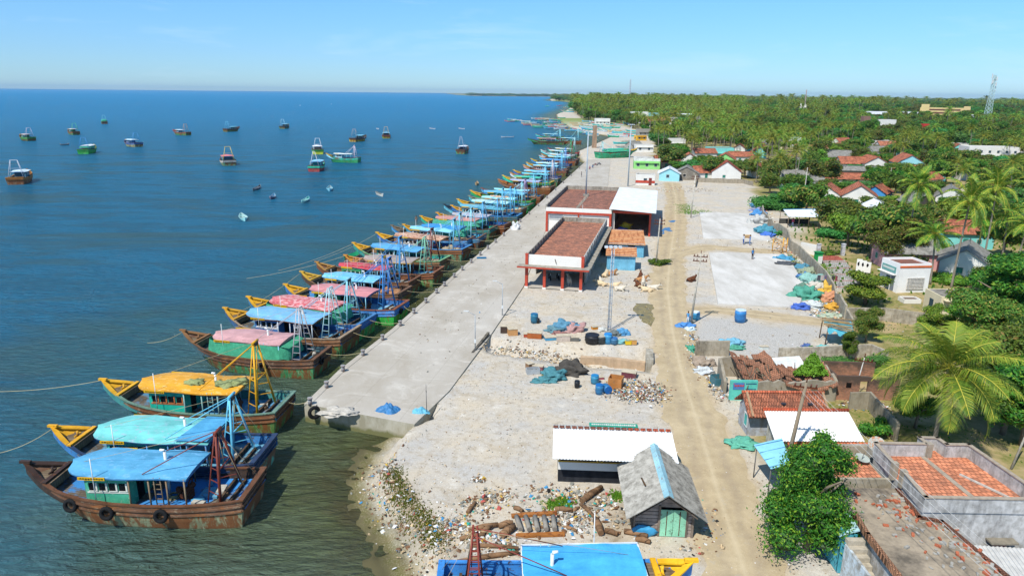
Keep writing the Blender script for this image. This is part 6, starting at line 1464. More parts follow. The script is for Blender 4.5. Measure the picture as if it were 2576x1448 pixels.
bush(G(2100, 545), 4.5, 2.6, 5000, LF[2], 'feathery thicket right of the blue edged shed', 62, .22, (1.4, 1.1, 1))
bush(G(2105, 598), 3.2, 2.3, 4200, LF[2], 'bright green thorn bush in front of the brick lane gate', 63, .18, (1.2, 1, 1))
bush(G(1655, 665), 1.6, 1.2, 1800, LF[0], 'low green bush around the foot of the power pole', 64, .13, (1.2, 1, .8))
bush(R3(1360, 380), 1.2, .9, 900, LF[2], 'small green bush by the compound wall near the yellow gate', 65, .13)
bush(R2(1440, 590), 1.5, .8, 1500, LF[2], 'creeper bush over the plaster wall behind the ruin', 66, .1, (1.5, .5, 1))
bush(R2(1960, 740), 2.3, 1.2, 2600, LF[2], 'spreading green creeper on top of the brick ruin', 67, .1, (1.6, .8, 1))
bush(G(2200, 1090), 1.6, 1.2, 1200, LF[0], 'dark bush in the narrow yard by the orange terrace', 68, .12)
bush(G(2440, 760), 3., 1.3, 2500, LF[3], 'light green undergrowth around the cream box house', 69, .15, (1.5, .8, 1))
bush(G(2380, 712), 3., .9, 2500, LF[3], 'low lush growth behind the white office', 70, .13, (1.6, .9, 1))
bush(G(2330, 640), 4., 1.5, 3000, LF[0], 'shady undergrowth beneath the tall palms', 71, .18, (1.6, .8, 1))
bush(G(2085, 640), 1.3, .5, 900, LF[3], 'small lawn tuft beside the metal gate', 72, .1, (1.8, 1, 1))
# more village houses, half hidden by the trees
rh = random.Random(14); hp = []
for _ in range(900):
    if len(hp) > 24: break
    d, a = rh.uniform(120, 400), rh.uniform(R(17), R(37)); x, y = d*math.sin(a), d*math.cos(a)
    if float(sdf(np.array([[x, y]]), np.array(vill))[0]) < 12 or any(math.hypot(x-o.location.x, y-o.location.y) < 15 for o in S.collection.objects if o.get('category') in ('house', 'hut', 'office', 'building', 'shed')): continue
    hp.append((x, y)); k = rh.randrange(6)
    gable((x, y), rh.choice((0, 70, 80, -10, 20)), rh.uniform(7, 11), rh.uniform(5, 7), 2.6, rh.uniform(1.6, 2.3), 'small house glimpsed between the village trees', ('tile', 'tile', 'tile', 'grey', 'tile', 'white')[k], rh.choice(('white', 'white', 'cream', 'blue', 'aqua')), rc=rh.choice(('#c47e60', '#b46e54', '#a86450')), group='small houses glimpsed between the village trees')
# village trees, groves
keep = []                                          # things that must stay in view: azimuth, distance, half width, height
for o in S.collection.objects:
    if o.parent is None and o.get('category') in ('house', 'hut', 'building', 'church', 'office', 'kiosk') and o.get('group') and 'glimpsed' not in o['group'] or o.get('category') in ('church', 'building', 'office'):
        x, y = o.location.x, o.location.y; d = math.hypot(x, y)
        bx = [Vector(c) for ch in o.children for c in ch.bound_box]
        w_ = max(math.hypot(v.x, v.y) for v in bx) if bx else 5
        zz = max(v.z for v in bx) if bx else 3
        keep.append((math.atan2(x, y), d, w_*.6, zz*.5, x, y, w_))
keep += [(math.atan2(x, y), math.hypot(x, y), w_, .4, x, y, w_) for x, y, w_ in ((57, 137, 5.5), (52, 110.6, 3.5), (49.5, 101, 4.5), (54, 128, 4))]
VP = np.array(vill)
def place(d0, d1, az0, az1, spacing, rng, margin=1.5, limit=9999, cone=True):
    out = []; cell = {}
    area = .5*(d1**2-d0**2)*(az1-az0); tries = int(min(60000, area/spacing**2*5))
    cand = []
    for _ in range(tries):
        d = math.sqrt(rng.uniform(d0**2, d1**2)); a = rng.uniform(az0, az1); cand.append((d*math.sin(a), d*math.cos(a)))
    A = np.array(cand); ok = (sdf(A, VP) > margin) & (sdf(A) > 8)
    for (x, y), g in zip(cand, ok):
        if not g: continue
        cx, cy = int(x//spacing), int(y//spacing)
        if any((x-u)**2+(y-v)**2 < spacing**2 for i in (-1, 0, 1) for j in (-1, 0, 1) for u, v in cell.get((cx+i, cy+j), ())): continue
        cell.setdefault((cx, cy), []).append((x, y)); out.append((x, y))
    return out
def hlimit(x, y, rad):
    """greatest tree height that leaves the houses behind it in view"""
    a = math.atan2(x, y); d = math.hypot(x, y); lim = 99.
    for ka, kd, kw, kz, kx, ky, kr in keep:
        if math.hypot(x-kx, y-ky) < kr*.8+rad*.4: return 0.
        if kd > d and abs(a-ka) < kw*.8/kd+rad*.5/d: lim = min(lim, CAMH-(CAMH-kz)*d/kd)
    return lim
rv = random.Random(5); npalm = ntree = 0
glimp = [(x, y) for x, y in hp]
pos = place(60, 430, R(4), R(39), 6.3, rv)
pos.sort(key=lambda p: math.hypot(*p))
LT = ['green broadleaf tree crowded among the village houses', 'leafy tree in the belt behind the compound wall']
for x, y in pos:
    d = math.hypot(x, y)
    if (d < 105 and x < 80) or any(math.hypot(x-u, y-v_) < 5.5 for u, v_ in glimp): continue
    nz = mnoise.noise(Vector((x/45., y/45., 3)))
    palm = rv.random() < (.5+.5*nz+(.3 if x < 120 and y > 230 else 0))
    if palm:
        if npalm >= 290: continue
        k = rv.randrange(5); lim = hlimit(x, y, 2.2); H0 = (9.5, 11, 8, 12, 10)[k]; sc = rv.uniform(.8, 1.05)
        if lim < H0*sc+2: palm = False
        else:
            plant('coconut_palm', palmK[k], (x, y), rv.uniform(0, 6.28), sc, 'coconut palm among the village trees', 'palm tree', 'coconut palms of the village'); npalm += 1; continue
    if ntree >= 285: continue
    k = rv.choice((0, 1, 2, 3, 4, 5, 0, 1)); Rr, H0 = ((3.6, 6.5), (4.4, 7.), (3., 5.5), (4.8, 6.), (4., 8.), (3.6, 6.))[k]; lim = hlimit(x, y, Rr*.8)
    if lim < 2.2: continue
    sc = rv.uniform(.85, 1.25); sz = min(sc, lim/H0*.92); sx_ = sc if sz > .5*sc else max(.45, sz*1.4)
    plant('tree', treeK[k], (x, y), rv.uniform(0, 6.28), (sx_, sx_, sz), 'broadleaf tree among the village houses', 'tree', 'broadleaf trees of the village'); ntree += 1
# the woods farther off: nobody could count them
src = bpy.data.collections.new('tree_kinds')        # mesh sources for the woods, never part of the scene
for i, (tr, cr) in enumerate(palmK[:4]+treeK):
    m = bpy.data.objects.new('kind%02d' % i, None)
    import bmesh
    bm = bmesh.new(); bm.from_mesh(tr); n0 = len(bm.faces); bm.from_mesh(cr); me = bpy.data.meshes.new('woodland_tree'); bm.to_mesh(me); bm.free()
    for mt in (tr.materials[0], *cr.materials): me.materials.append(mt)
    mi = np.array([0]*n0+[p.material_index+1 for p in cr.polygons], dtype=np.int32); me.polygons.foreach_set('material_index', mi)
    o = bpy.data.objects.new('tree_kind%02d' % i, me); src.objects.link(o)
def woods(name, label, P, idx, scl):
    me = bpy.data.meshes.new(name); me.from_pydata([(x, y, 0) for x, y in P], [], [])
    a = me.attributes.new('idx', 'INT', 'POINT'); a.data.foreach_set('value', idx); a = me.attributes.new('scl', 'FLOAT_VECTOR', 'POINT'); a.data.foreach_set('vector', np.array(scl, dtype=np.float32).ravel())
    o = link(name, me); g = bpy.data.node_groups.new(name, 'GeometryNodeTree'); g.interface.new_socket('Geometry', in_out='INPUT', socket_type='NodeSocketGeometry'); g.interface.new_socket('Geometry', in_out='OUTPUT', socket_type='NodeSocketGeometry')
    N = g.nodes; i_ = N.new('NodeGroupInput'); o_ = N.new('NodeGroupOutput'); ci = N.new('GeometryNodeCollectionInfo'); ci.inputs[0].default_value = src; ci.inputs[1].default_value = True; ci.inputs[2].default_value = True
    ip = N.new('GeometryNodeInstanceOnPoints'); ip.inputs['Pick Instance'].default_value = True
    ai = N.new('GeometryNodeInputNamedAttribute'); ai.data_type = 'INT'; ai.inputs[0].default_value = 'idx'; asv = N.new('GeometryNodeInputNamedAttribute'); asv.data_type = 'FLOAT_VECTOR'; asv.inputs[0].default_value = 'scl'
    rr_ = N.new('FunctionNodeRandomValue'); rr_.data_type = 'FLOAT_VECTOR'; rr_.inputs[0].default_value = (0, 0, 0); rr_.inputs[1].default_value = (0, 0, 6.28)
    g.links.new(i_.outputs[0], ip.inputs['Points']); g.links.new(ci.outputs[0], ip.inputs['Instance']); g.links.new(ai.outputs['Attribute'], ip.inputs['Instance Index'])
    g.links.new(rr_.outputs[0], ip.inputs['Rotation']); g.links.new(asv.outputs['Attribute'], ip.inputs['Scale']); g.links.new(ip.outputs[0], o_.inputs[0])
    md = o.modifiers.new('woods', 'NODES'); md.node_group = g; tag(o, label, 'woodland', kind='stuff')
P_, I_, S_ = [], [], []
d = 400.
while d < 14000:
    d1 = d*1.22; sp = max(7.4, d*.0125)
    for x, y in place(d, d1, R(2.5 if d < 2500 else -3.5), R(39), sp, rv, 0):
        dd = math.hypot(x, y)
        if dd > 520 and float(vnoise(np.array([[x, y*.35]]), 90, 12)[0]) > .10 and x > y*.55: continue
        if hlimit(x, y, 3*sp/8) < 7: continue
        nz = mnoise.noise(Vector((x/160., y/160., 1))); pl = rv.random() < .1+.45*nz+(.4 if x < y*.32 and dd < 2500 else 0)
        k = rv.randrange(4) if pl else 4+rv.randrange(6); s = sp/7.4*rv.uniform(.9, 1.3); P_.append((x, y)); I_.append(k); S_.append((s*1.05, s*1.05, min(s, 1.9)*rv.uniform(.8, 1.15)*(1. if pl else 1.15)))
    d = d1
woods('woodland', 'dense mixed woodland and palm groves reaching to the horizon', P_, I_, S_)
print('palms', npalm, 'trees', ntree, 'woods', len(P_))
# ---------------------------------------------------------------- boats out at sea
an = 'trawlers anchored offshore'
AN = [(39, 465, 62, dict(roof='#c9dce0', cabin='#3a5a70', up='#a5682c', lo='#8a6a4a', gcol='#d0d4dc', cap='#c98a2a', bow='#8a5a2c'), 'nearest anchored trawler at the left edge with an orange brown hull'),
 (81, 355, 118, dict(roof='#d0b8a8', cabin='#1f9a6a', up='#2a9a50', lo='#2f6a3a', gcol='#c9c4d8', bow='#5a4a3a'), 'anchored green trawler with a white gantry above the left edge one'),
 (193, 340, 115, dict(roof='#d8c8b8', cabin='#3a8a4a', up='#8a5a3a', lo='#3a9a5a', gcol='#5ac47a', bow='#7a5a3a'), 'anchored trawler with a light green gantry'),
 (263, 312.6, 92, dict(roof='#3ac49a', cabin='#2a9a7a', up='#6a5040', lo='#7a8070', gcol='#7ac4dc', cover='#1cb88a', bow='#6a5040'), 'farthest left anchored trawler under a green cover'),
 (209, 388, 60, dict(roof='#dce8ea', cabin='#1f9a7a', up='#1f9a4a', lo='#1f9a3a', gcol='#2a7ad0', bow='#d8c030', wear=.1, cover='#1fa88a', coverlow=1.2), 'anchored bright green trawler with a white roof and thin blue mast'),
 (350, 370, 128, dict(roof='#c4dcf0', cabin='#2a5ab4', up='#2a56a0', lo='#a8b480', gcol='#3a86d8', bow='#2a56a0'), 'anchored trawler with a pale roof and blue sides'),
 (475, 341, 140, dict(roof='#c8dce4', cabin='#3a6aa0', up='#8a5a3a', lo='#2f9a5a', gcol='#d89a3a', nets=('#a5744e', 'deck'), bow='#a04a4a'), 'anchored trawler with brown nets piled at its stern'),
 (566, 332, 50, dict(roof='#6ab4dc', cabin='#2a7a80', up='#5a3a30', lo='#4a8a50', gcol='#6ab4e0', bow='#5a3a30'), 'anchored trawler with a blue roof and dark brown hull'),
 (578, 417.5, 99, dict(roof='#d87068', cabin='#3a6a8a', up='#c4bcae', lo='#5a9a70', gcol='#dcc050', bow='#6a6a6a'), 'anchored trawler with a coral roof and a yellow gantry'),
 (709, 324.5, 72, dict(roof='#8abce0', cabin='#3a5a5a', up='#3a4a4a', lo='#4a9a6a', gcol='#a0c4dc', bow='#3a4a4a'), 'small looking anchored trawler farthest back in the middle'),
 (801, 388.6, 97, dict(roof='#e4e4e4', cabin='#c4a48a', up='#2a9a4a', lo='#c9d030', gcol='#e4e8ec', nets=('#c4a48a', 'deck'), bow='#a06a3a', wear=.1), 'anchored trawler with a white gantry and green yellow stern'),
 (789, 432.6, 76, dict(roof='#7ab0e4', cabin='#1f9a9a', up='#3ac4a0', lo='#a03a3a', gcol='#e0dce0', bow='#2a5a8a', wear=.2, gantry='L'), 'anchored trawler with a blue roof, mint stern and red waterline'),
 (905, 409, 163, dict(roof='#e0ecdc', cabin='#8ac8ec', up='#2ab49a', lo='#2a9a5a', gcol='#ecd4e0', bow='#e8b41c', gantry='A', gh=5.4, wear=.2), 'anchored mint hulled trawler seen side on with two pale masts'),
 (886, 357, 55, dict(roof='#7abce4', cabin='#3a3a3a', up='#4a3a38', lo='#c4b43a', gcol='#b4a89c', bow='#4a3a38'), 'anchored dark trawler with a tapering gantry and yellow stern'),
 (971.5, 349, 90, dict(roof='#8ac0ec', cabin='#3a4a6a', up='#8a4a3a', lo='#8aa83a', gcol='#e0b848', bow='#a04a3a'), 'anchored trawler with a yellow gantry between two dinghies'),
 (1157, 388, 72, dict(roof='#dfe6ec', cabin='#4a4a5a', up='#6a4a3a', lo='#3a9a6a', gcol='#b4b8c8', bow='#6a4a3a', gantry='L', gh=6.5), 'rightmost anchored trawler with a thin pointed mast')]
for i, (x, y, hd, cfg, lab) in enumerate(AN):
    cfg.setdefault('gantry', 'T'); cfg.setdefault('gh', 5.6); cfg['L'] = 13.5; cfg['seed'] = 60+i; cfg.setdefault('rw', .4)
    q_ = G(x, y, WATER); off = (-15, 20, 15, 0, -20, 25, 40, -45, 5, -20, 3, -12, 70, -35, 0, -12)[i]
    trawler(q_, math.atan2(q_[1], q_[0])+R(off), cfg, lab, an, 2)
for i, (x, y, hd, L, cfg, lab) in enumerate([
  (1418, 352, 176, 17, dict(roof='#a8d8e4', cabin='#4ad0c8', up='#2a7a3a', lo='#8a4a2a', bow='#a07038', gcol='#7ac0ec', gantry='L', wear=.7), 'green and rust trawler lying side on beyond the quay'),
  (1419, 364, 178, 20, dict(roof='#d8a4a4', cabin='#2a9a5a', up='#4a3426', lo='#3f8a4a', bow='#3a2a20', plainbow=1, gcol='#8ad0f0', gh=7), 'long green trawler lying side on in front of the rusty one'),
  (1462, 363, 174, 15, dict(roof='#a8d4ec', cabin='#4a9aa0', up='#8a5030', lo='#7a4426', bow='#6a4028', plainbow=1, gcol='#8ad4f4', gh=7.4, wear=.8), 'rusty brown trawler with a tall pale blue gantry beyond the quay')]):
    cfg['L'] = L; cfg['seed'] = 90+i; trawler(G(x, y, WATER), R(hd), cfg, lab, 'trawlers lying side on beyond the quay', 2)
g_ = G(1500, 396, .3); trawler((g_[0], g_[1]), R(22), dict(L=19, B=5.2, seed=99, roof='#1fb48a', cover='#1fb48a', coverlow=1., cabin='#2a9a80', up='#1faa7a', lo='#2a9a6a', bow='#e0b020', gcol='#8ad0ec', wear=.15), 'teal hulled trawler hauled up on the slipway past the quay end', None, 1, 1.9)
p = G(1494, 372, 0); m = MB(); m.box(p[0], p[1], 4.5, 2.2, 2.2, 12., 0, 0, (.8, .8)); tag(m.build('pillar', [stained('#a8866c')]), 'tall brown concrete pillar standing by the slipway', 'pillar')
# small open boats
def canoe_mesh(L, B, D, colors, seats=3, name='hull'):
    m = MB(); N = 13; ss = [i/(N-1) for i in range(N)]
    def pt(s, side, f, ins=0.):
        w = B/2*(math.sin(math.pi*min(1, max(0, s)))**.55)*(1-.45*f**1.5)-ins; rise = D*(.35*(2*s-1)**4+(.5 if s > .9 else .25)*abs(2*s-1)**6)
        return Vector(((s-.5)*L*(1-.1*f), side*max(.02, w), D+rise-(D+rise+.15)*f))
    fs = [0, .18, .55, 1.]
    for side in (1, -1):
        for i in range(N-1):
            for j in range(3):
                q = [pt(ss[i], side, fs[j]), pt(ss[i+1], side, fs[j]), pt(ss[i+1], side, fs[j+1]), pt(ss[i], side, fs[j+1])]
                m.add(q if side < 0 else q[::-1], [(3, 2, 1, 0)] if False else [(0, 1, 2, 3)], 0 if j else 1)
            q = [pt(ss[i], side, 0), pt(ss[i], side, 0, .08), pt(ss[i+1], side, 0, .08), pt(ss[i+1], side, 0)]; m.add(q, [(0, 1, 2, 3)], 1)
            q = [pt(ss[i], side, 0, .08), pt(ss[i], side, .8, .08), pt(ss[i+1], side, .8, .08), pt(ss[i+1], side, 0, .08)]; m.add(q, [(0, 1, 2, 3)], 2)
    bt = [pt(s, 1, .8, .08) for s in ss]+[pt(s, -1, .8, .08) for s in ss][::-1]
    for i in range(N-1): m.add([bt[i], bt[i+1], bt[-2-i], bt[-1-i]], [(0, 1, 2, 3)], 2)
    me = m.build(name, colors, data_only=True); me2 = []
    for k in range(seats):
        s = .22+.56*k/max(1, seats-1); a, b_ = pt(s, 1, .2, .05), pt(s, -1, .2, .05); q = MB(); q.bar(a, b_, .3, .06); me2.append(q.build('thwart', [colors[1]], data_only=True))
    return me, me2
def canoe(P, hd, kit, label, group, sc=1., z=WATER, roll=0.):
    t = thing('open_boat', label, 'boat', (P[0], P[1], z), hd, group); t.scale = (sc, sc, sc); t.rotation_euler = (roll, 0, hd)
    link('hull', kit[0], t)
    for s in kit[1]: link('thwart', s, t)
    return t
def ck(L, B, D, a, b_, c, s=3): return canoe_mesh(L, B, D, [paint(a, '#6a6a68', .25), paint(b_, '#6a6a68', .15), paint(c, '#5a5a58', .3)], s)
def ck2(x0, y0, x1, y1, L, B, cols, lab, seats=3, grp='small open boats on the sea'):
    a, b_ = G(x0, y0, WATER+.3), G(x1, y1, WATER+.3); c = ((a[0]+b_[0])/2, (a[1]+b_[1])/2); canoe(c, math.atan2(b_[1]-a[1], b_[0]-a[0]), ck(max(L, math.dist(a, b_)) if L is None else L, B, .55, *cols, seats), lab, grp)
ck2(628, 482, 662, 466, 7.6, 1.3, ('#5f6a70', '#8a9298', '#4a5054'), 'grey wooden canoe with a raised prow', 4)
ck2(674, 505, 696, 487, 5.2, 1.5, ('#5a5068', '#8a8a98', '#6a9ac0'), 'violet grey dinghy with a pale blue inside', 2)
ck2(749, 515, 785, 494, 6.6, 1.4, ('#7fb4bc', '#a8d8dc', '#3aa8b0'), 'turquoise lined canoe nearest the moored row', 4)
ck2(828, 485, 830, 466, 6.4, 1.7, ('#7ab8d8', '#8ac8e4', '#8a9aa0'), 'light blue dinghy pointing away', 3)
ck2(624, 562, 600, 534, 6.2, 1.7, ('#9ad4dc', '#b8e0e4', '#9ab4bc'), 'nearest pale aqua skiff with a green stern', 2)
ck2(943, 485, 966, 493, 5.5, 1., ('#c8c8bc', '#d8d4c8', '#4a4a3a'), 'half sunken white canoe', 1)
ck2(1196, 468, 1202, 457, 3.6, 1.2, ('#c4a070', '#d0ac7c', '#a88a60'), 'tan dinghy left of the moored row', 2)
ck2(170, 363, 155, 364, 5, 1.4, ('#8a8a8a', '#b8b8b8', '#6a6a6a'), 'tiny grey dinghy between the anchored green trawlers', 2)
for x0, y0, x1, y1, lb in ((942, 322, 958, 327, 'white dinghy just left of the yellow gantry trawler'), (1099, 325, 1076, 323, 'greyish fibre boat far out, left one of a pair'), (1173, 325, 1149, 323, 'white fibre boat far out, right one of a pair'), (826, 261, 840, 264, 'white fibre boat nearest the horizon'), (760, 266, 750, 265, 'dark tiny boat near the horizon'), (1268, 345, 1285, 345, 'white fibre boat off the far side on trawlers')):
    ck2(x0, y0, x1, y1, 8.5 if x0 != 760 else 9, 1.9, ('#c9ccd0', '#e4e6e8', '#9a9a9a'), lb, 2)
a = G(518 if False else 885, 628, WATER); canoe(G(885, 632, -.3), R(70), ck(4.6, 1.9, .6, '#2a8a60', '#2a5a50', '#1fa070', 1), 'round green dinghy tied at the bow of a moored trawler', None, z=WATER)
kits = [ck(9, 2., .8, a_, b_, c_, 3) for a_, b_, c_ in (('#c4d4dc', '#e0e6e8', '#a8b4b8'), ('#3ab4b4', '#8ad4d8', '#2a9a9a'), ('#3a9ad0', '#8ac4e4', '#3a7ab0'), ('#d8d4c4', '#e8e4d8', '#b4b0a0'), ('#2aa47a', '#5ac49a', '#2a8a6a'), ('#d0b48a', '#e0c8a0', '#a88a60'), ('#c8707a', '#e0a0a0', '#a05a60'), ('#2a6ab4', '#e0c850', '#2a5a94'))]
rb = random.Random(9); nb = 0; used_ = []
zone = [(1275, 300, 1330, 305, 10, 175), (1320, 306, 1440, 322, 26, 175), (1345, 297, 1420, 304, 18, 178), (1390, 308, 1500, 330, 24, 170), (1375, 264, 1440, 272, 14, 178), (1412, 277, 1438, 284, 12, 170), (1440, 322, 1560, 340, 22, 168), (1535, 334, 1590, 352, 12, 150), (1470, 308, 1600, 326, 22, 150), (1560, 358, 1585, 380, 5, 20)]
for x0, y0, x1, y1, n, hd in zone:
    for k in range(n):
        for _ in range(20):
            x, y = rb.uniform(x0, x1), rb.uniform(y0, y1)
            if x1-x0 > 60 and abs((y-y0)/(y1-y0)-(x-x0)/(x1-x0)) > .55: continue
            p = G(x, y, -.8)
            if all(math.dist(p, u) > 4.2 for u in used_): break
        used_.append(p); inland = float(sdf(np.array([p]))[0]); z = WATER+.05 if inland < 0 else .1
        canoe(p, R(hd+rb.uniform(-18, 18)), kits[rb.randrange(8)], 'fibre fishing boat crowded along the far beach', 'open boats crowded along the far beach', rb.uniform(.85, 1.15), z); nb += 1
# mooring ropes
def rope(a, b_, sag, label, r=.022, col='#c4b68c', group=None, float_=False):
    a, b_ = Vector(a), Vector(b_); n = 14; m = MB(); m.tube([a.lerp(b_, k/n)-Vector((0, 0, sag*4*(k/n)*(1-k/n))) for k in range(n+1)], r, 4)
    return tag(m.build('mooring_rope', [plain(col, .9)]), label, 'rope', group)
def bowtip(i): h_ = R(BOATS[i][1]); b_ = boats[i]; L = BOATS[i][2]; return (b_.location.x+math.cos(h_)*L*.98, b_.location.y+math.sin(h_)*L*.98, 1.7)
RG = 'bow lines running out to sea'
for i, (x, y, lab) in {2: (-60, 984, 'pale bow line of the yellow roofed trawler running off to the left'), 1: (-20, 1142, 'sagging bow line of the turquoise roofed trawler'), 3: (370, 862, 'bow line of the green netted brown trawler'), 7: (590, 790, 'bow line of the sky blue roofed trawler'), 9: (620, 700, 'bow line of the grey brown roofed trawler'), 10: (700, 680, 'bow line of the mid blue roofed trawler'), 11: (800, 655, 'bow line of the sand coloured trawler'), 13: (1000, 550+12, 'bow line of the royal blue roofed trawler')}.items():
    p = G(x, y, WATER); rope(bowtip(i), (p[0], p[1], WATER), .35, lab, .02)
    if i in (2, 1, 7): m = MB(); m.blob((p[0]+.3, p[1], WATER), .18, i, 2, .15); tag(m.build('float', [plain('#a8a83c', .6)]), {2: 'yellow float at the left edge on the pale line', 1: 'yellow float on the turquoise trawler line', 7: 'yellow float on the sky blue trawler line'}[i], 'float')
# bollards along the quay edge
bk = MB(); bk.tube([(0, 0, .1), (0, 0, .62)], .17, 9); bk.tube([(0, 0, .62), (0, 0, .74)], .22, 9); bm_ = bk.build('bollard', [stained('#8f9aa0', '#7a4a2c', .5, '#8a7058')], data_only=True)
BO = [(765, 1020), (807, 978), (857, 937), (905, 897), (946, 858), (987, 822), (1023, 791), (1054, 764), (1085, 740), (1110, 722), (1136, 700), (1158, 682), (1179, 663), (1202, 644), (1221, 628), (1240, 612), (1262, 595), (1282, 577), (1303, 560), (1325, 541), (1350, 520), (1372, 500), (1393, 480), (1412, 462), (1432, 444), (1452, 425)]
bpos = []
for i, (x, y) in enumerate(BO):
    p = G(x, y); p = (qx(p[1])+.55, p[1]); o = link('bollard', bm_); o.location = (*p, 0); bpos.append(p)
    tag(o, 'rusty grey mooring bollard on the quay edge' if i else 'mooring bollard nearest the front corner of the quay', 'bollard', 'bollards along the quay edge' if i else None)
for i in range(2, 15):
    b_ = boats[i]; nr = min(bpos, key=lambda p: math.dist(p, (b_.location.x, b_.location.y+.5)))
    rope((b_.location.x+.1, b_.location.y+.3, .4), (nr[0], nr[1], .5), .25, ('slack stern line from the %s to its bollard' % BOATS[i][4].split(' with')[0].split(' draped')[0].split(' under')[0].split(' above')[0]) if i in (3, 5, 6, 15) else 'slack stern line from a moored trawler to a quay bollard', .02, group='stern lines to the quay bollards')
m = MB(); p = quay_edge[0]; f_, L_, a_ = frame(G(765, 1018), G(1042, 1070)); q = f_(1.2, -.0); m.torus((q[0]-.1, q[1]-.25, -.35), (.5, -.8, .1), .42, .16); m.tube([(q[0], q[1]-.1, .1), (q[0], q[1]+.2, .15)], .03, 4); tag(m.build('tyre', [TYRE]), 'black tyre hanging on the end face of the quay', 'tyre')

# ---------------------------------------------------------------- boat hauled out at the bottom edge
trawler((-3.6, 29.55), R(1.5), dict(L=12.9, B=3.9, seed=41, square=1, roof='#2b94de', roofw='#6cb0e0', roofwear=.12, fascia='#e8ecee', cabin='#2a78c8', up='#1f6fd0', lo='#1f62b8', bow='#efb416', cap='#1f6fd0', gcol='#8a3a2c', gh=3.9, gantry='L', inn='#1f6fd0', r0=.33, r1=.80, rw=.37, c0=.52, c1=.72, tyres=0, wear=.2), 'bright blue boat with a yellow prow hauled out at the bottom edge', None, 0, .75)

# ---------------------------------------------------------------- people, cattle, vehicles
def skin_body(name, edges, pos, rad, parts, parent, sub=2):
    me = bpy.data.meshes.new(name); keys = list(pos); me.from_pydata([pos[k] for k in keys], [(keys.index(a), keys.index(b_)) for a, b_ in edges], [])
    o = bpy.data.objects.new(name, me); S.collection.objects.link(o)
    md = o.modifiers.new('skin', 'SKIN'); md.use_smooth_shade = True
    for i, k in enumerate(keys):
        r = rad[k]; me.skin_vertices[0].data[i].radius = (r, r) if not hasattr(r, '__len__') else r
    me.skin_vertices[0].data[0].use_root = True
    sb = o.modifiers.new('sub', 'SUBSURF'); sb.levels = sub; sb.render_levels = sub
    dg = bpy.context.evaluated_depsgraph_get(); ev = o.evaluated_get(dg); nm_ = bpy.data.meshes.new_from_object(ev)
    bpy.data.objects.remove(o); mats, fn = parts
    for mt in mats: nm_.materials.append(mt)
    for p in nm_.polygons: p.material_index = fn(p.center); p.use_smooth = True
    nm_.name = name; return link(name, nm_, parent)
SKIN = plain('#7a4e34', .6, .1); HAIR = plain('#120e0c', .5)
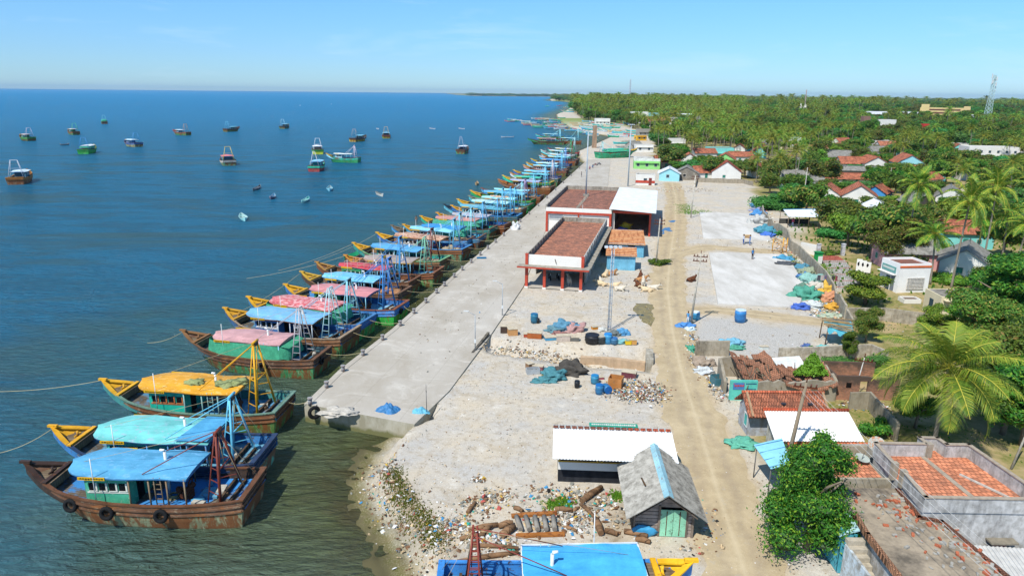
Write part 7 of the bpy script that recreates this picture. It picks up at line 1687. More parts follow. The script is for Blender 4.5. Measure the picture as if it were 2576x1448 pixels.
def person(P, rz, label, shirt='#2f6fb0', legs='#2a2f3c', pose='stand', z=0., group=None, arms=None):
    t = thing('person', label, 'person', (P[0], P[1], z), rz, group)
    sit = pose == 'sit'; hz = .45 if sit else .92; st = .12 if pose == 'walk' else 0.
    pos = {'pelvis': (0, 0, hz), 'waist': (0, .01, hz+.16), 'chest': (0, 0, hz+.38), 'neck': (0, .02, hz+.56), 'head': (0, .03, hz+.66), 'crown': (0, .02, hz+.78)}
    rad = {'pelvis': (.15, .11), 'waist': (.13, .1), 'chest': (.17, .12), 'neck': .055, 'head': .09, 'crown': .075}
    ed = [('pelvis', 'waist'), ('waist', 'chest'), ('chest', 'neck'), ('neck', 'head'), ('head', 'crown')]
    for s, n in ((1, 'l'), (-1, 'r')):
        if sit: pos[n+'hip'] = (.09*s, 0, hz-.03); pos[n+'knee'] = (.13*s, .42, hz+.02); pos[n+'ank'] = (.12*s, .45, .08)
        else: pos[n+'hip'] = (.09*s, 0, hz-.06); pos[n+'knee'] = (.1*s, .05+st*s, .48); pos[n+'ank'] = (.1*s, st*1.6*s-.02, .09)
        pos[n+'toe'] = (.11*s, pos[n+'ank'][1]+.16, .04)
        sh = (.19*s, 0, hz+.48); a = arms or ('front' if pose == 'carry' else 'down')
        if a == 'front': el, ha = (.22*s, .16, hz+.26), (.17*s, .4, hz+.32)
        else: el, ha = (.25*s, -.02, hz+.2), (.24*s, .1, hz-.04)
        pos[n+'sh'] = sh; pos[n+'el'] = el; pos[n+'ha'] = ha
        d = (Vector(ha)-Vector(el)).normalized(); sd_ = Vector((1, 0, 0)) if a == 'front' else Vector((0, 1, 0)); c = Vector(ha)+d*.07
        pos[n+'palm'] = tuple(c); rad[n+'palm'] = (.035, .018)
        for k, (of, ln) in enumerate(((-.03, .07), (-.01, .08), (.012, .075), (.032, .06))): pos[n+'f%d' % k] = tuple(c+d*ln+sd_*of+Vector((0, 0, -.012))); rad[n+'f%d' % k] = .008; ed.append((n+'palm', n+'f%d' % k))
        pos[n+'th'] = tuple(Vector(ha)+d*.05+sd_*.055); rad[n+'th'] = .009; ed.append((n+'ha', n+'th'))
        rad.update({n+'hip': .095, n+'knee': .06, n+'ank': .042, n+'toe': .035, n+'sh': .055, n+'el': .04, n+'ha': .028})
        ed += [('pelvis', n+'hip'), (n+'hip', n+'knee'), (n+'knee', n+'ank'), (n+'ank', n+'toe'), ('chest', n+'sh'), (n+'sh', n+'el'), (n+'el', n+'ha'), (n+'ha', n+'palm')]
    sm, lm = plain(shirt, .8, .15), plain(legs, .8, .15)
    def fn(c):
        if c.z > hz+.53 and abs(c.x) < .12: return 0
        if abs(c.x) > .2 and c.z < hz+.3 and not sit: return 0
        if c.y > .12 and c.z > hz+.15: return 0
        if c.z < .1: return 0
        return 1 if c.z > hz+.02 else 2
    b_ = skin_body('body', ed, pos, rad, ([SKIN, sm, lm], fn), t)
    m = MB(); m.blob((0, .0, hz+.79), (.105, .115, .09), 2, 2, .08); m.build('hair', [HAIR], t)
    m = MB(); m.blob((0, .125, hz+.70), (.016, .022, .02), 1, 1, 0.); m.build('nose', [SKIN], t)
    for s in (1, -1): m = MB(); m.blob((.035*s, .115, hz+.725), .012, 1, 1, 0.); m.build('eye', [DARK], t); m = MB(); m.blob((.095*s, .02, hz+.71), (.012, .025, .03), 1, 1, 0.); m.build('ear', [SKIN], t)
    return t
person(R3(1066, 655), R(200), 'man in a blue shirt and dark trousers standing on the large concrete yard', '#2a7ab8', '#20242c', z=.22)
person(R3(970, 482), R(-80), 'left man in white and blue holding the crate between the yards', '#c9d4e4', '#3a5a9a', 'carry', .05)
person(R3(1040, 488), R(85), 'right man in a blue shirt holding the crate between the yards', '#5a8ac4', '#6a8ac0', 'carry', .05)
p = R3(1006, 470); m = MB(); m.box(p[0], p[1], 1.22, 1.15, .8, .42, .1); m.box(p[0], p[1], 1.45, 1.22, .88, .05, .1); tag(m.build('crate', [plain('#d0ad7c', .8), DARK]), 'tan topped crate carried by two men', 'crate')
person(R3(1500, 292), R(150), 'person in a pink top under the blue edged shed', '#d05a7a', '#a8c4dc')
b12 = boats[12]; person((b12.location.x+math.cos(R(163))*10.5, b12.location.y+math.sin(R(163))*10.5), R(30), 'man standing on the roof of a moored trawler', '#8a6a50', '#4a4440', z=2.15)
for k, (x, y, c1, c2, lb) in enumerate(((1483, 428, '#a03a5a', '#3a3a4a', 'seated person in crimson at the far quay end'), (1476, 432, '#3a3a3a', '#5a5a6a', 'seated person in black at the far quay end'), (1490, 424, '#4a6a9a', '#2a2a3a', 'seated person in blue at the far quay end'), (1462, 447, '#2a2a3a', '#1a2a4a', 'person in dark clothes near the edge at the far quay end'))):
    person(G(x, y), R(90*k), lb, c1, c2, 'sit' if k < 3 else 'stand', .14)
person(G(1729, 812), R(160), 'child in a blue top by the blue drums at the power pole', '#4a9ad0', '#dce4ec', z=0.).scale = (.8, .8, .8)
COWC = {'cream': ('#d8c4a0', '#c4a880'), 'brown': ('#6a3f24', '#4a2a18'), 'white': ('#d4ccbc', '#b4a890'), 'tan': ('#b8885a', '#96683e')}
def cow(P, rz, label, col='cream', lie=True, group=None, sc=1.):
    t = thing('cow', label, 'cow', (P[0], P[1], 0), rz, group); t.scale = (sc, sc, sc); c = COWC[col]; z = .42 if lie else .98
    pos = {'hip': (-.55, 0, z), 'belly': (-.05, 0, z-.05), 'chest': (.42, 0, z+.02), 'nk': (.75, .02, z+.22), 'poll': (.98, .05, z+.38), 'muz': (1.25, .1, z+.16), 'tail0': (-.82, 0, z+.05), 'tail1': (-.95, .05, z-.35)}
    rad = {'hip': (.25, .27), 'belly': (.3, .32), 'chest': (.24, .3), 'nk': (.13, .17), 'poll': .12, 'muz': .075, 'tail0': .05, 'tail1': .02}
    ed = [('hip', 'belly'), ('belly', 'chest'), ('chest', 'nk'), ('nk', 'poll'), ('poll', 'muz'), ('hip', 'tail0'), ('tail0', 'tail1')]
    for s, n in ((1, 'l'), (-1, 'r')):
        if lie: L_ = {'fa': (.5, .24*s, .2), 'fb': (.85, .25*s, .1), 'fc': (.55, .3*s, .06), 'ba': (-.5, .28*s, .25), 'bb': (-.1, .42*s, .16), 'bc': (-.5, .45*s, .06)}
        else: L_ = {'fa': (.42, .17*s, .75), 'fb': (.46, .17*s, .42), 'fc': (.44, .17*s, .05), 'ba': (-.55, .18*s, .72), 'bb': (-.72, .18*s, .45), 'bc': (-.62, .18*s, .05)}
        for k, v in L_.items(): pos[n+k] = v
        rad.update({n+'fa': .1, n+'fb': .055, n+'fc': .045, n+'ba': .14, n+'bb': .065, n+'bc': .045, n+'ear': .03}); pos[n+'ear'] = (.95, .05+.2*s, z+.4)
        ed += [('chest', n+'fa'), (n+'fa', n+'fb'), (n+'fb', n+'fc'), ('hip', n+'ba'), (n+'ba', n+'bb'), (n+'bb', n+'bc'), ('poll', n+'ear')]
    skin_body('body', ed, pos, rad, ([plain(c[0], .8, .2, 3, col2=c[1])], lambda q: 0), t, 1)
    for s in (1, -1): m = MB(); m.tube([(.98, .05+.07*s, z+.48), (.95, .05+.18*s, z+.56), (1., .05+.17*s, z+.68)], .03, 5, r1=.008); m.build('horn', [plain('#4a4238', .6)], t)
R5 = crop(1300, 450, 2482/600.)
for x, y, a, c, li, lb in ((1100, 1215, 160, 'cream', True, 'cream cow lying nearest the hall corner'), (1140, 1120, 60, 'cream', True, 'cream cow lying by the hall side wall'), (1085, 1175, 100, 'white', True, 'white calf lying between two cows by the hall'), (1205, 1105, 30, 'tan', True, 'tan calf lying at the foot of the light mast'), (1228, 1232, -20, 'cream', True, 'cream cow lying right of the light mast'), (1290, 1268, -30, 'white', True, 'pale cow lying at the end of the group right of the mast'),
  (1522, 1128, 80, 'brown', True, 'dark brown cow lying at the top of the middle group'), (1528, 1168, 10, 'tan', True, 'tan cow lying in the middle group'), (1510, 1235, 120, 'brown', True, 'brown calf lying at the feet of a standing cow'), (1548, 1235, 80, 'white', False, 'white cow standing in the open yard'), (1590, 1280, 170, 'cream', True, 'cream cow lying in front of the standing one'), (1650, 1258, -20, 'white', True, 'whitish cow lying rightmost in the yard'), (748, 1215, 95, 'white', False, 'white cow standing between the red hall columns')):
    cow(R5(x, y), R(a), lb, c, li, 'cattle resting by the hall')
cow(R3(410, 880), R(30), 'lone brown cow lying left of the large concrete yard', 'brown', True)
def motorbike(P, rz, label, col='#1f2430', z=0., group=None):
    t = thing('motorcycle', label, 'motorcycle', (P[0], P[1], z), rz, group)
    for x in (-.62, .62): m = MB(); m.torus((x, 0, .3), (0, 1, 0), .25, .05, 14, 6); m.tube([(x, -.05, .3), (x, .05, .3)], .1, 8); m.build('wheel', [TYRE], t)
    m = MB(); m.box(0, 0, .42, .5, .22, .3); m.blob((.12, 0, .74), (.28, .13, .12), 1, 2, .05); m.bar((.3, 0, .75), (.62, 0, .3), .06); m.bar((-.3, 0, .55), (-.62, 0, .3), .06); m.build('frame', [plain(col, .3, .1, 3, .3)], t)
    m = MB(); m.box(-.3, 0, .76, .6, .2, .09); m.build('seat', [DARK], t); m = MB(); m.bar((.3, -.32, 1.02), (.3, .32, 1.02), .03); m.bar((.3, 0, 1.02), (.42, 0, .75), .05); m.build('handlebar', [plain('#8a8a8a', .3)], t); m = MB(); m.blob((.5, 0, .86), .09, 1, 2, .05); m.build('headlight', [WHITEP], t)
motorbike(R5(540, 1165), R(-80), 'left black motorcycle parked between the hall columns', z=.2); motorbike(R5(630, 1165), R(-80), 'right black motorcycle parked between the hall columns', '#2a2430', .2)
motorbike(G(1497, 418), R(20), 'left motorcycle parked at the far quay end', '#8a2430', .14); motorbike(G(1506, 416), R(20), 'right motorcycle parked at the far quay end', '#24385a', .14)

# ---------------------------------------------------------------- nets, drums, boxes, rubbish
def heap(P, r, col, label, seed, cat='net', name='net_heap', see=0, amp=.45, z=0., sub=4, group=None):
    r = r if hasattr(r, '__len__') else (r, r*.8, r*.55); m = MB(); m.blob((P[0], P[1], z+r[2]*.15), r, seed, sub, amp, 0, 2.3, flat=z-.05)
    return tag(m.build(name, [netmat(col, see)]), label, cat, group)
def cloth(P, r, col, label, seed, h=.5, cat='tarpaulin', name='tarpaulin'):
    """crumpled sheet lying on the ground"""
    m = MB(); n = 26; vs = []
    for i in range(n+1):
        for j in range(n+1):
            u, v_ = 2*i/n-1, 2*j/n-1; q = math.hypot(u, v_); k = 1+.35*mnoise.noise(Vector((math.atan2(v_, u)*1.2, seed, 0))); e = max(0, 1-q**2)
            vs.append((P[0]+u*r*k, P[1]+v_*r*.75*k, .03+e*h*(.55+.9*abs(mnoise.noise(Vector((u*2.2, v_*2.2, seed)))))+.1*abs(mnoise.noise(Vector((u*6, v_*6, seed))))))
    for i in range(n):
        for j in range(n):
            a_ = i*(n+1)+j; u, v_ = 2*(i+.5)/n-1, 2*(j+.5)/n-1
            if math.hypot(u, v_) < .98+.2*mnoise.noise(Vector((u*3, v_*3, seed+4))): m.add([vs[k] for k in (a_, a_+n+1, a_+n+2, a_+1)], [(0, 1, 2, 3)])
    return tag(m.build(name, [paint(col, '#c8ccd0', .12, .5, 3.)]), label, cat)
def F_(x, y): return G(x, y)
cloth(G(978, 1034), 1.05, '#1f62a8', 'crumpled royal blue tarpaulin on the gravel by the quay', 3.1, .7); cloth(G(1055, 1038), .75, '#5aa0c8', 'smaller pale blue sheet at the foot of the thin pole', 7.7, .45)
m = MB(); p = R5(1150 if False else 1155, 680); p = G(1211, 651); m.box(p[0], p[1], .18, 1.5, .9, .06, .1); m.box(p[0], p[1], .22, 1.3, .7, .04, .1); tag(m.build('blue_sheet', [plain('#1f6a94', .6)]), 'flat teal blue sheet lying on the quay', 'sheet')
heap(G(1296, 578), (.8, .6, 1.2), '#dfe3e6', 'white tied bundle standing on the quay edge', 5, 'bundle', 'bundle')
heap(G(850, 1040), (1.3, .8, .22), '#c4bfb4', 'low grey white net spread on the quay corner', 15, sub=4, z=.1)
hs = [((1125, 78), 1.5, '#2f86c4', 'blue tarpaulin heap, farthest along the compound wall'), ((1125, 122), 1.5, '#8a94b8', 'lavender grey net heap by the compound wall'), ((1140, 175), 1.7, '#1f84c4', 'azure net heap by the compound wall'), ((1138, 260), (2.1, 1.6, 1.5), '#b8bcba', 'tall pale grey net mound on the upper yard corner'), ((1198, 362), (1.9, 1.5, 1.2), '#1f88a0', 'teal net mound at the upper yard edge'), ((1236, 392), (1.2, .8, .6), '#1a6ac8', 'cobalt tarpaulin in front of the teal mound'),
 ((1395, 645), (1.6, 1., .5), '#1f90b8', 'turquoise net heap on the big yard far corner'), ((1425, 705), (1.5, .9, .45), '#27384a', 'dark navy net heap beside the turquoise one'), ((1600, 745), (1., .8, .7), '#2f84a0', 'small teal heap among the wall rubbish'), ((1660, 800), (1.3, 1., .8), '#8a9a80', 'sage net heap on the wall rubbish'), ((1640, 865), (1.1, .9, .8), '#2a7ab8', 'blue heap at the edge of the big yard'), ((1720, 890), (1.8, 1.3, .9), '#7ab0a8', 'pale green net mound by the wall'), ((1760, 950), (1.3, 1., .7), '#c8c4b8', 'cream cloth heap by the clothes rails'),
 ((1650, 1050), (1.8, 1.5, 1.1), '#2f9a84', 'large sea green net mound on the yard corner'), ((1600, 990), (1., .8, .8), '#4a7a6a', 'dark green net beside the large mound'), ((1590, 1170), (1.1, .7, .6), '#1f5fc0', 'bright blue tarpaulin at the front yard corner'), ((1710, 1150), (1.5, .9, .5), '#c8d0d0', 'white net spread at the front yard corner'), ((1870, 1020), (1., .7, 1.2), '#dcae34', 'yellow tarpaulin on the stacked crates'), ((1900, 1080), (1.1, .7, .9), '#c98a64', 'peach coloured sheet on the crate stack'), ((1930, 1170), (.9, .6, .6), '#d09a20', 'amber crate heap below the peach sheet'), ((1900, 1250), (1.8, .8, .2), '#a8b8a0', 'flattened pale net beside the wall end')]
for i, ((x, y), r, c, lb) in enumerate(hs): heap(R3(x, y), r, c, lb, 20+i*1.7)
m = MB(); xs = [R3(1750, 930), R3(2000, 940)]                        # clothes rails with washing
for p in xs: m.tube([(*p, 0), (*p, 1.6)], .03, 5)
m.bar((*xs[0], 1.55), (*xs[1], 1.55), .03); tag(m.build('clothes_rail', [plain('#9a9a98')]), 'clothes rail with washing at the wall', 'clothes rail')
for k, c in enumerate(('#2a3048', '#c8b8b4', '#6a5a8a', '#d4d8dc', '#3a3a44', '#a84a5a')):
    q = (.1+.15*k); p = (lerp(xs[0][0], xs[1][0], q), lerp(xs[0][1], xs[1][1], q)); m = MB(); m.box(p[0], p[1], 1.2, .42, .05, .75, .1*k, 0, (1, 1)); tag(m.build('washing', [netmat(c, 0)]), ['navy', 'beige', 'violet', 'white', 'charcoal', 'crimson'][k]+' garment hanging on the clothes rail', 'garment')
def drum(P, label, col='#1f72b8', r=.3, h=.85, lid=None, z=0., lie=None, grp=None):
    t = thing('drum', label, 'drum', (P[0], P[1], z), 0, grp); m = MB(); n = 16
    m.tube([(0, 0, 0), (0, 0, h*.3), (0, 0, h*.34), (0, 0, h*.66), (0, 0, h*.7), (0, 0, h)], [r*.92, r, r*1.06, r, r*1.06, r*.95], n); m.build('body', [paint(col, '#9ab0c4', .12, .45)], t)
    m = MB(); m.tube([(0, 0, h), (0, 0, h+.05)], r*.98, n); m.build('rim', [plain(lid or col, .5)], t)
    if lie: t.rotation_euler = (R(90), 0, lie); t.location.z = r
drum(R3(935, 1310), 'large bright blue water tank with a pale lid on the gravel', '#1c6fc8', .62, 1.35, '#c4d8e8')
drum(R3(455, 1285), 'blue drum with a white lid behind the power pole', '#2a86c4', .5, .85, '#dce6ea')
heap(R3(345, 1365), (.9, .6, .4), '#2a84cc', 'small azure cloth heap below the power pole', 91, 'cloth', 'cloth_heap')
heap(R3(400, 1400), (.6, .4, .25), '#c8dce4', 'little white cloth beside the azure heap', 92, 'cloth', 'cloth_heap')
drum(R7(790, 245), 'blue drum standing alone on the gravel', '#1f6a94', .42, 1.0); drum(R7(828, 250), 'short black can beside the lone blue drum', '#20242a', .2, .5)
drum(R7(1412, 462), 'wide black tub left of the drums above the ditch', '#23262c', .75, .85); drum(R7(1508, 465), 'grey black barrel between the tub and the blue drum', '#3a4048', .55, .8, '#b4ac98'); drum(R7(1580, 468), 'sky blue drum in the row above the ditch', '#2f8ad0', .42, 1.0); drum(R7(1645, 472), 'small blue bin right of the sky blue drum', '#3a70a8', .4, .6)
drum(R7(1440, 900), 'blue drum by the tipped cardboard box', '#2a80b4', .36, .75); drum(R7(1490, 1010), 'front blue drum near the rubbish pile', '#1a68ac', .36, .8); drum(R7(1545, 975), 'blue drum lying on its side near the rubbish pile', '#1c62a8', .36, .8, lie=.3); drum(R7(1250, 945), 'small black can alone on the gravel', '#1f2226', .24, .6)
drum(R1(450, 60) if False else R2(150+40, 240), 'little blue pail by the power pole foot', '#4a9ad0', .28, .6)
def cbox(P, label, col, sx, sy, sz, rz=0., open_=False, z=0., cat='box'):
    m = MB(); th = .05
    if open_:
        m.box(P[0], P[1], z+.05, sx, sy, .08, rz)
        f = lambda a, b_: (P[0]+a*math.cos(rz)-b_*math.sin(rz), P[1]+a*math.sin(rz)+b_*math.cos(rz))
        for a, b_, u, v_ in ((0, sy/2, sx, th), (0, -sy/2, sx, th), (sx/2, 0, th, sy-th), (-sx/2, 0, th, sy-th)): q = f(a, b_); m.box(q[0], q[1], z+sz/2+.02, u, v_, sz, rz)
    else: m.box(P[0], P[1], z+sz/2, sx, sy, sz, rz); m.box(P[0], P[1], z+sz+.02, sx+.06, sy+.06, .05, rz, 1)
    return tag(m.build('box', [paint(col, '#7a6450', .25), plain('#c4b8a0' if not open_ else col, .9)]), label, cat)
cbox(R7(485, 350), 'brown and black box, leftmost above the ditch', '#4a3a30', 1.2, .7, .75); cbox(R7(555, 375), 'tan carton right of the black and brown box', '#c9945c', 1., .8, .7, .2)
cbox(R7(710, 395), 'low red box left of the rusty orange box', '#a84a2c', .7, .6, .35); cbox(R7(795, 405), 'rusty orange box with a cream lid above the ditch', '#a85a24', 1.5, .9, .6, -.15)
cbox(R7(965, 425), 'blue lidded flat box in the boat parts heap', '#3a84b8', 1.3, .8, .3, .2); cbox(R7(1100, 440), 'maroon lidded white box in the boat parts heap', '#c8b8a8', 1.4, .7, .6, .1); cbox(R7(1225, 440), 'grey wire cage box right of the maroon lidded box', '#6a6a64', .9, .5, .4)
cbox(R7(1800, 478), 'yellow crate at the right end of the ditch row', '#dcb81c', .6, .5, .4, 0, True); cbox(R7(1852, 475), 'sand coloured carton beside the yellow crate', '#cf9a54', .7, .5, .5)
cbox(R7(1435, 400), 'orange box on top of the black tub', '#d88a2c', .6, .5, .3, .3, False, .88)
heap(R7(1010, 340), (1., .6, .5), '#4f8494', 'teal cloth heap on the boat parts above the ditch', 41); heap(R7(1120, 320), (1.4, .8, .8), '#3f88a8', 'blue hull scraps heap above the ditch', 42, 'scrap', 'scrap_heap'); heap(R7(1215, 330), (1.1, .8, .7), '#b48a88', 'pinkish hull scraps above the ditch', 43, 'scrap', 'scrap_heap'); heap(R7(1070, 400), (.8, .6, .45), '#8a5a58', 'maroon scraps heap in front of the blue ones', 44, 'scrap', 'scrap_heap')
heap(R7(1650, 380), (.7, .5, .35), '#56666a', 'grey sack at the foot of the light mast', 45, 'sack', 'sack'); heap(R7(1735, 370), (.8, .5, .45), '#3a94c8', 'blue sheet by the foot of the light mast', 46, 'sheet', 'crumpled_sheet'); heap(R7(1520, 330), (.5, .4, .3), '#c4c8c4', 'white sack behind the light mast', 47, 'sack', 'sack'); heap(R7(1730, 465), (1., .4, .3), '#6ab0b8', 'pale blue sheet over the row right of the blue bin', 48, 'sheet', 'crumpled_sheet')
heap(R7(1005, 830), (1., 1., .6), '#1f7e8c', 'teal net heap on the near side of the ditch', 51); heap(R7(890, 880), (1., .5, .3), '#23808c', 'flat teal net left of the teal heap', 52); heap(R7(1190, 790), (1.3, .8, .9), '#24272c', 'black plastic sheet heap on the near side of the ditch', 53, 'plastic sheet', 'plastic_heap'); heap(R7(915, 815), (.35, .3, .25), '#d8cc40', 'yellow bag between the teal nets', 54, 'bag', 'bag')
cbox(R7(775, 790), 'broken white blue cabinet lying left of the teal net', '#a8aeb0', 1.2, .7, .45, .2, True); cbox(R7(830, 745), 'maroon board box behind the broken cabinet', '#8f5a60', 1., .6, .35, -.3); cbox(R7(740, 735), 'round brown crate behind the broken cabinet', '#8a6a4c', .6, .6, .5, .6)
t = cbox(R7(1665, 950), 'tipped orange cardboard box beside the rubbish pile', '#b5783f', 1.15, 1.0, 1.05, -.35, True); cbox(R7(1810, 830), 'maroon chest with a white lid by the rubbish pile', '#6a3540', 1.3, .8, .55, -.35); cbox(R7(1480, 850), 'pink red flat case by the blue drum', '#a8405a', .9, .5, .2, .2)
cbox(R2(495, 910), 'open blue iron box standing by the roadside', '#3a6a80', 1.1, 1.1, .75, .2, True); cbox(R2(985, 530), 'small white plastic stand on the gravel', '#d4dcd8', .9, .4, .3, .1)
heap(R2(330, 700), (1., .9, .6), '#9a8a7a', 'grey sacks by the broken wall stub', 55, 'sack', 'sack_heap'); heap(R2(345, 785), (.9, .6, .45), '#c8d0d4', 'white bags heap below the wall stub', 56, 'bag', 'bag_heap'); heap(R2(205, 540), (.35, .9, .3), '#1fa080', 'sea green net strip hanging by the road', 57); heap(R2(640, 480), (1.2, .6, .5), '#6ab4d0', 'pale blue sheet over the wall stub end', 58, 'sheet', 'crumpled_sheet'); heap(R2(690, 530), (.8, .5, .35), '#2f9c84', 'green net at the end of the wall stub', 59); heap(R2(1440, 515), (.5, .4, .35), '#2f5fa4', 'blue tub shaped bundle on the plaster wall', 60, 'bundle', 'bundle')
heap(R1(240, 455), (1.1, .8, .3), '#4fb49c', 'pale green net spread on the roadside by the blue awning', 63)
# tarpaulin lean-to
t = thing('pole_shelter', 'stick shelter with dry thatch and a blue tarpaulin edge', 'shelter', (0, 0, 0)); A, B_, C_, D_ = R2(1585, 410), R2(1645, 490), R2(1935, 520), R2(1900, 400)
for q, h_ in ((A, 2.3), (B_, 2.2), (C_, 1.7), (D_, 1.9)): m = MB(); m.tube([(*q, 0), (q[0]+.1, q[1], h_)], .06, 5); m.build('post', [planks('#7a6248')], t)
rt = random.Random(4)
for k in range(22):
    u = rt.random(); a0 = Vector((*A, 2.25)).lerp(Vector((*B_, 2.1)), u); b0 = Vector((*D_, 1.95)).lerp(Vector((*C_, 1.7)), u); m = MB(); m.bar(a0+Vector((rt.uniform(-.4, .4), 0, rt.uniform(0, .15))), b0+Vector((rt.uniform(-.5, .6), rt.uniform(-.2, .2), rt.uniform(0, .15))), .05); m.build('stick', [planks('#b49466', '#6a5238')], t)
m = MB(); n = 12; vs = [];
for i in range(n+1):
    p = Vector((*B_, 2.)).lerp(Vector((*C_, 1.65)), i/n); vs += [p, p-Vector((0, .15, .45+.25*math.sin(i*1.4)))]
for i in range(n): m.add([vs[2*i], vs[2*i+1], vs[2*i+3], vs[2*i+2]], [(0, 1, 2, 3)])
slab(m, [(A[0], A[1], 2.15), (D_[0], D_[1], 1.85), (C_[0], C_[1], 1.63), (B_[0], B_[1], 2.03)], .03); m.build('tarpaulin', [paint('#4aa4c4', '#88c4dc', .15)], t)
heap(R2(1620, 525), (.6, .4, .3), '#5ac4c4', 'aqua tub beneath the stick shelter', 70, 'tub', 'tub'); heap(R2(1840, 535), (.9, .5, .35), '#7aa8c8', 'pale blue bundle at the front of the stick shelter', 71, 'bundle', 'bundle'); heap(R2(1945, 545), (.6, .45, .35), '#d0c848', 'yellow bundle at the front of the stick shelter', 72, 'bundle', 'bundle')
# yellow folding gate, booth, cut-out boards
t = thing('yellow_gate', 'yellow iron gate frame standing at the compound wall', 'gate', (0, 0, 0)); a0, b0 = R3(1282, 560), R3(1435, 570); YL = paint('#d89c1c', '#a8742c', .2)
for q in (0, .72, 1): p = (lerp(a0[0], b0[0], q), lerp(a0[1], b0[1], q)); m = MB(); m.tube([(*p, 0), (*p, 2.2+.3*q)], .07, 5); m.build('post', [YL], t)
for k in range(7): m = MB(); z = .3+k*.3; m.bar((*a0, z), (*b0, z), .05); m.build('rail', [YL], t)
t = thing('booth', 'green and white roadside booth by the brick lane', 'booth', (*R3(1770, 690), 0), .1); m = MB(); m.box(0, 0, .9, .9, .9, 1.8); m.build('cabinet', [paint('#1fa050', '#2a8a4a', .1)], t); m = MB(); m.box(0, 0, 1.86, 1.1, 1.1, .12); m.build('roof', [paint('#1f8a44', '#2a8a4a', .1)], t); m = MB(); m.box(.1, -.47, .7, .7, .05, 1.2); m.build('panel', [WHT], t)
for k, (x, y) in enumerate(((2210, 780), (2255, 790), (2305, 800))):
    p = R3(x, y); t = thing('display_board', ['left', 'middle', 'right'][k]+' one of three white display boards with black figures', 'board', (*p, 0), -.5, 'white display boards')
    m = MB(); m.box(0, 0, 1., .75, .08, 2.0-.2*k); m.build('panel', [WHT], t); m = MB(); m.blob((-.1, -.05, 1.3), (.14, .03, .28), k, 2, .5); m.build('figure', [DARK], t)
for (x, y, sz, lb) in ((1245, 500, .5, 'rusty satellite dish on the corner of the orange terrace'), (1145, 545, .45, 'grey satellite dish lying on the small terrace')):
    p = R1(x, y, 3.1); t = thing('satellite_dish', lb, 'dish', (*p, 2.66 if sz < .48 else 3.0)); m = MB(); n = 16; vs = [(0, 0, .05)]; ax = Vector((-.3, -.6, .75)).normalized() if sz > .48 else Vector((.1, -.2, 1)); u = ax.orthogonal().normalized(); v_ = ax.cross(u)
    c = Vector((0, 0, .55 if sz > .48 else .25)); pts = [c]+[c+(u*math.cos(2*math.pi*i/n)+v_*math.sin(2*math.pi*i/n))*sz+ax*.12 for i in range(n)]
    m.add(pts, [(0, i+1, (i+1) % n+1) for i in range(n)]); m.build('bowl', [paint('#a8b0a8', '#a8642c', .5 if sz > .48 else .1)], t); m = MB(); m.tube([(0, 0, 0), c], .04, 5); m.bar(c, c+ax*.5, .03); m.build('stand', [plain('#6a6a68')], t)
# timber and trackway by the shore
WD = planks('#8a6a4c', '#3f2f22', .3); tl = [((1665, 625), (1805, 530), .2), ((1475, 680), (1600, 690), .16), ((1600, 690), (1650, 665), .1), ((870, 830), (1075, 790), .16), ((1080, 800), (1180, 780), .18), ((1100, 870), (1190, 810), .22), ((960, 850), (1030, 800), .15), ((805, 885), (980, 860), .13), ((1660, 640), (1760, 740), .12), ((1765, 760), (1800, 860), .22), ((1830, 830), (1920, 860), .16), ((1965, 835), (2130, 875), .17), ((2045, 890), (2150, 915), .16), ((1190, 665), (1250, 695), .14), ((790, 1050), (1220, 985), .14), ((900, 930), (1220, 955), .12), ((1540, 800), (1630, 830), .1), ((1240, 700), (1490, 705), .07), ((860, 700), (915, 630), .12), ((790, 1080), (1060, 1075), .12)]
for k, (a0, b0, r0) in enumerate(tl):
    p, q = crop(900, 1080, 2576/950.)(*a0), Z8(*b0) if False else crop(900, 1080, 2576/950.)(*b0); m = MB(); mid = ((p[0]+q[0])/2, (p[1]+q[1])/2+.06, r0+.05); m.tube([(*p, r0*.9+.02), mid, (*q, r0*.9+.06)], [r0, r0*1.1, r0*.85], 7)
    tag(m.build('timber_log', [WD]), 'weathered timber log among the shore rubbish', 'log', 'weathered logs by the shore')
tag(bpy.data.objects['timber_log'], 'thickest log propped beside the black and white shelter wall')
t = thing('boat_trackway', 'timber trackway with grey cement rollers by the wooden hut', 'trackway', (0, 0, 0)); z8 = crop(900, 1080, 2576/950.)
for a0, b0 in (((1170, 722), (1490, 700)), ((1200, 862), (1545, 850))): m = MB(); p, q = z8(*a0), z8(*b0); m.bar((*p, .12), (*q, .12), .3, .14); m.build('rail', [paint('#a5682c', '#6a3a1c', .4)], t)
for k in range(5): p, q = z8(1205+65*k, 742), z8(1235+60*k, 835); m = MB(); m.tube([(*p, .28), (*q, .28)], .15, 9); m.build('roller', [plain('#8f8a80', .9)], t)
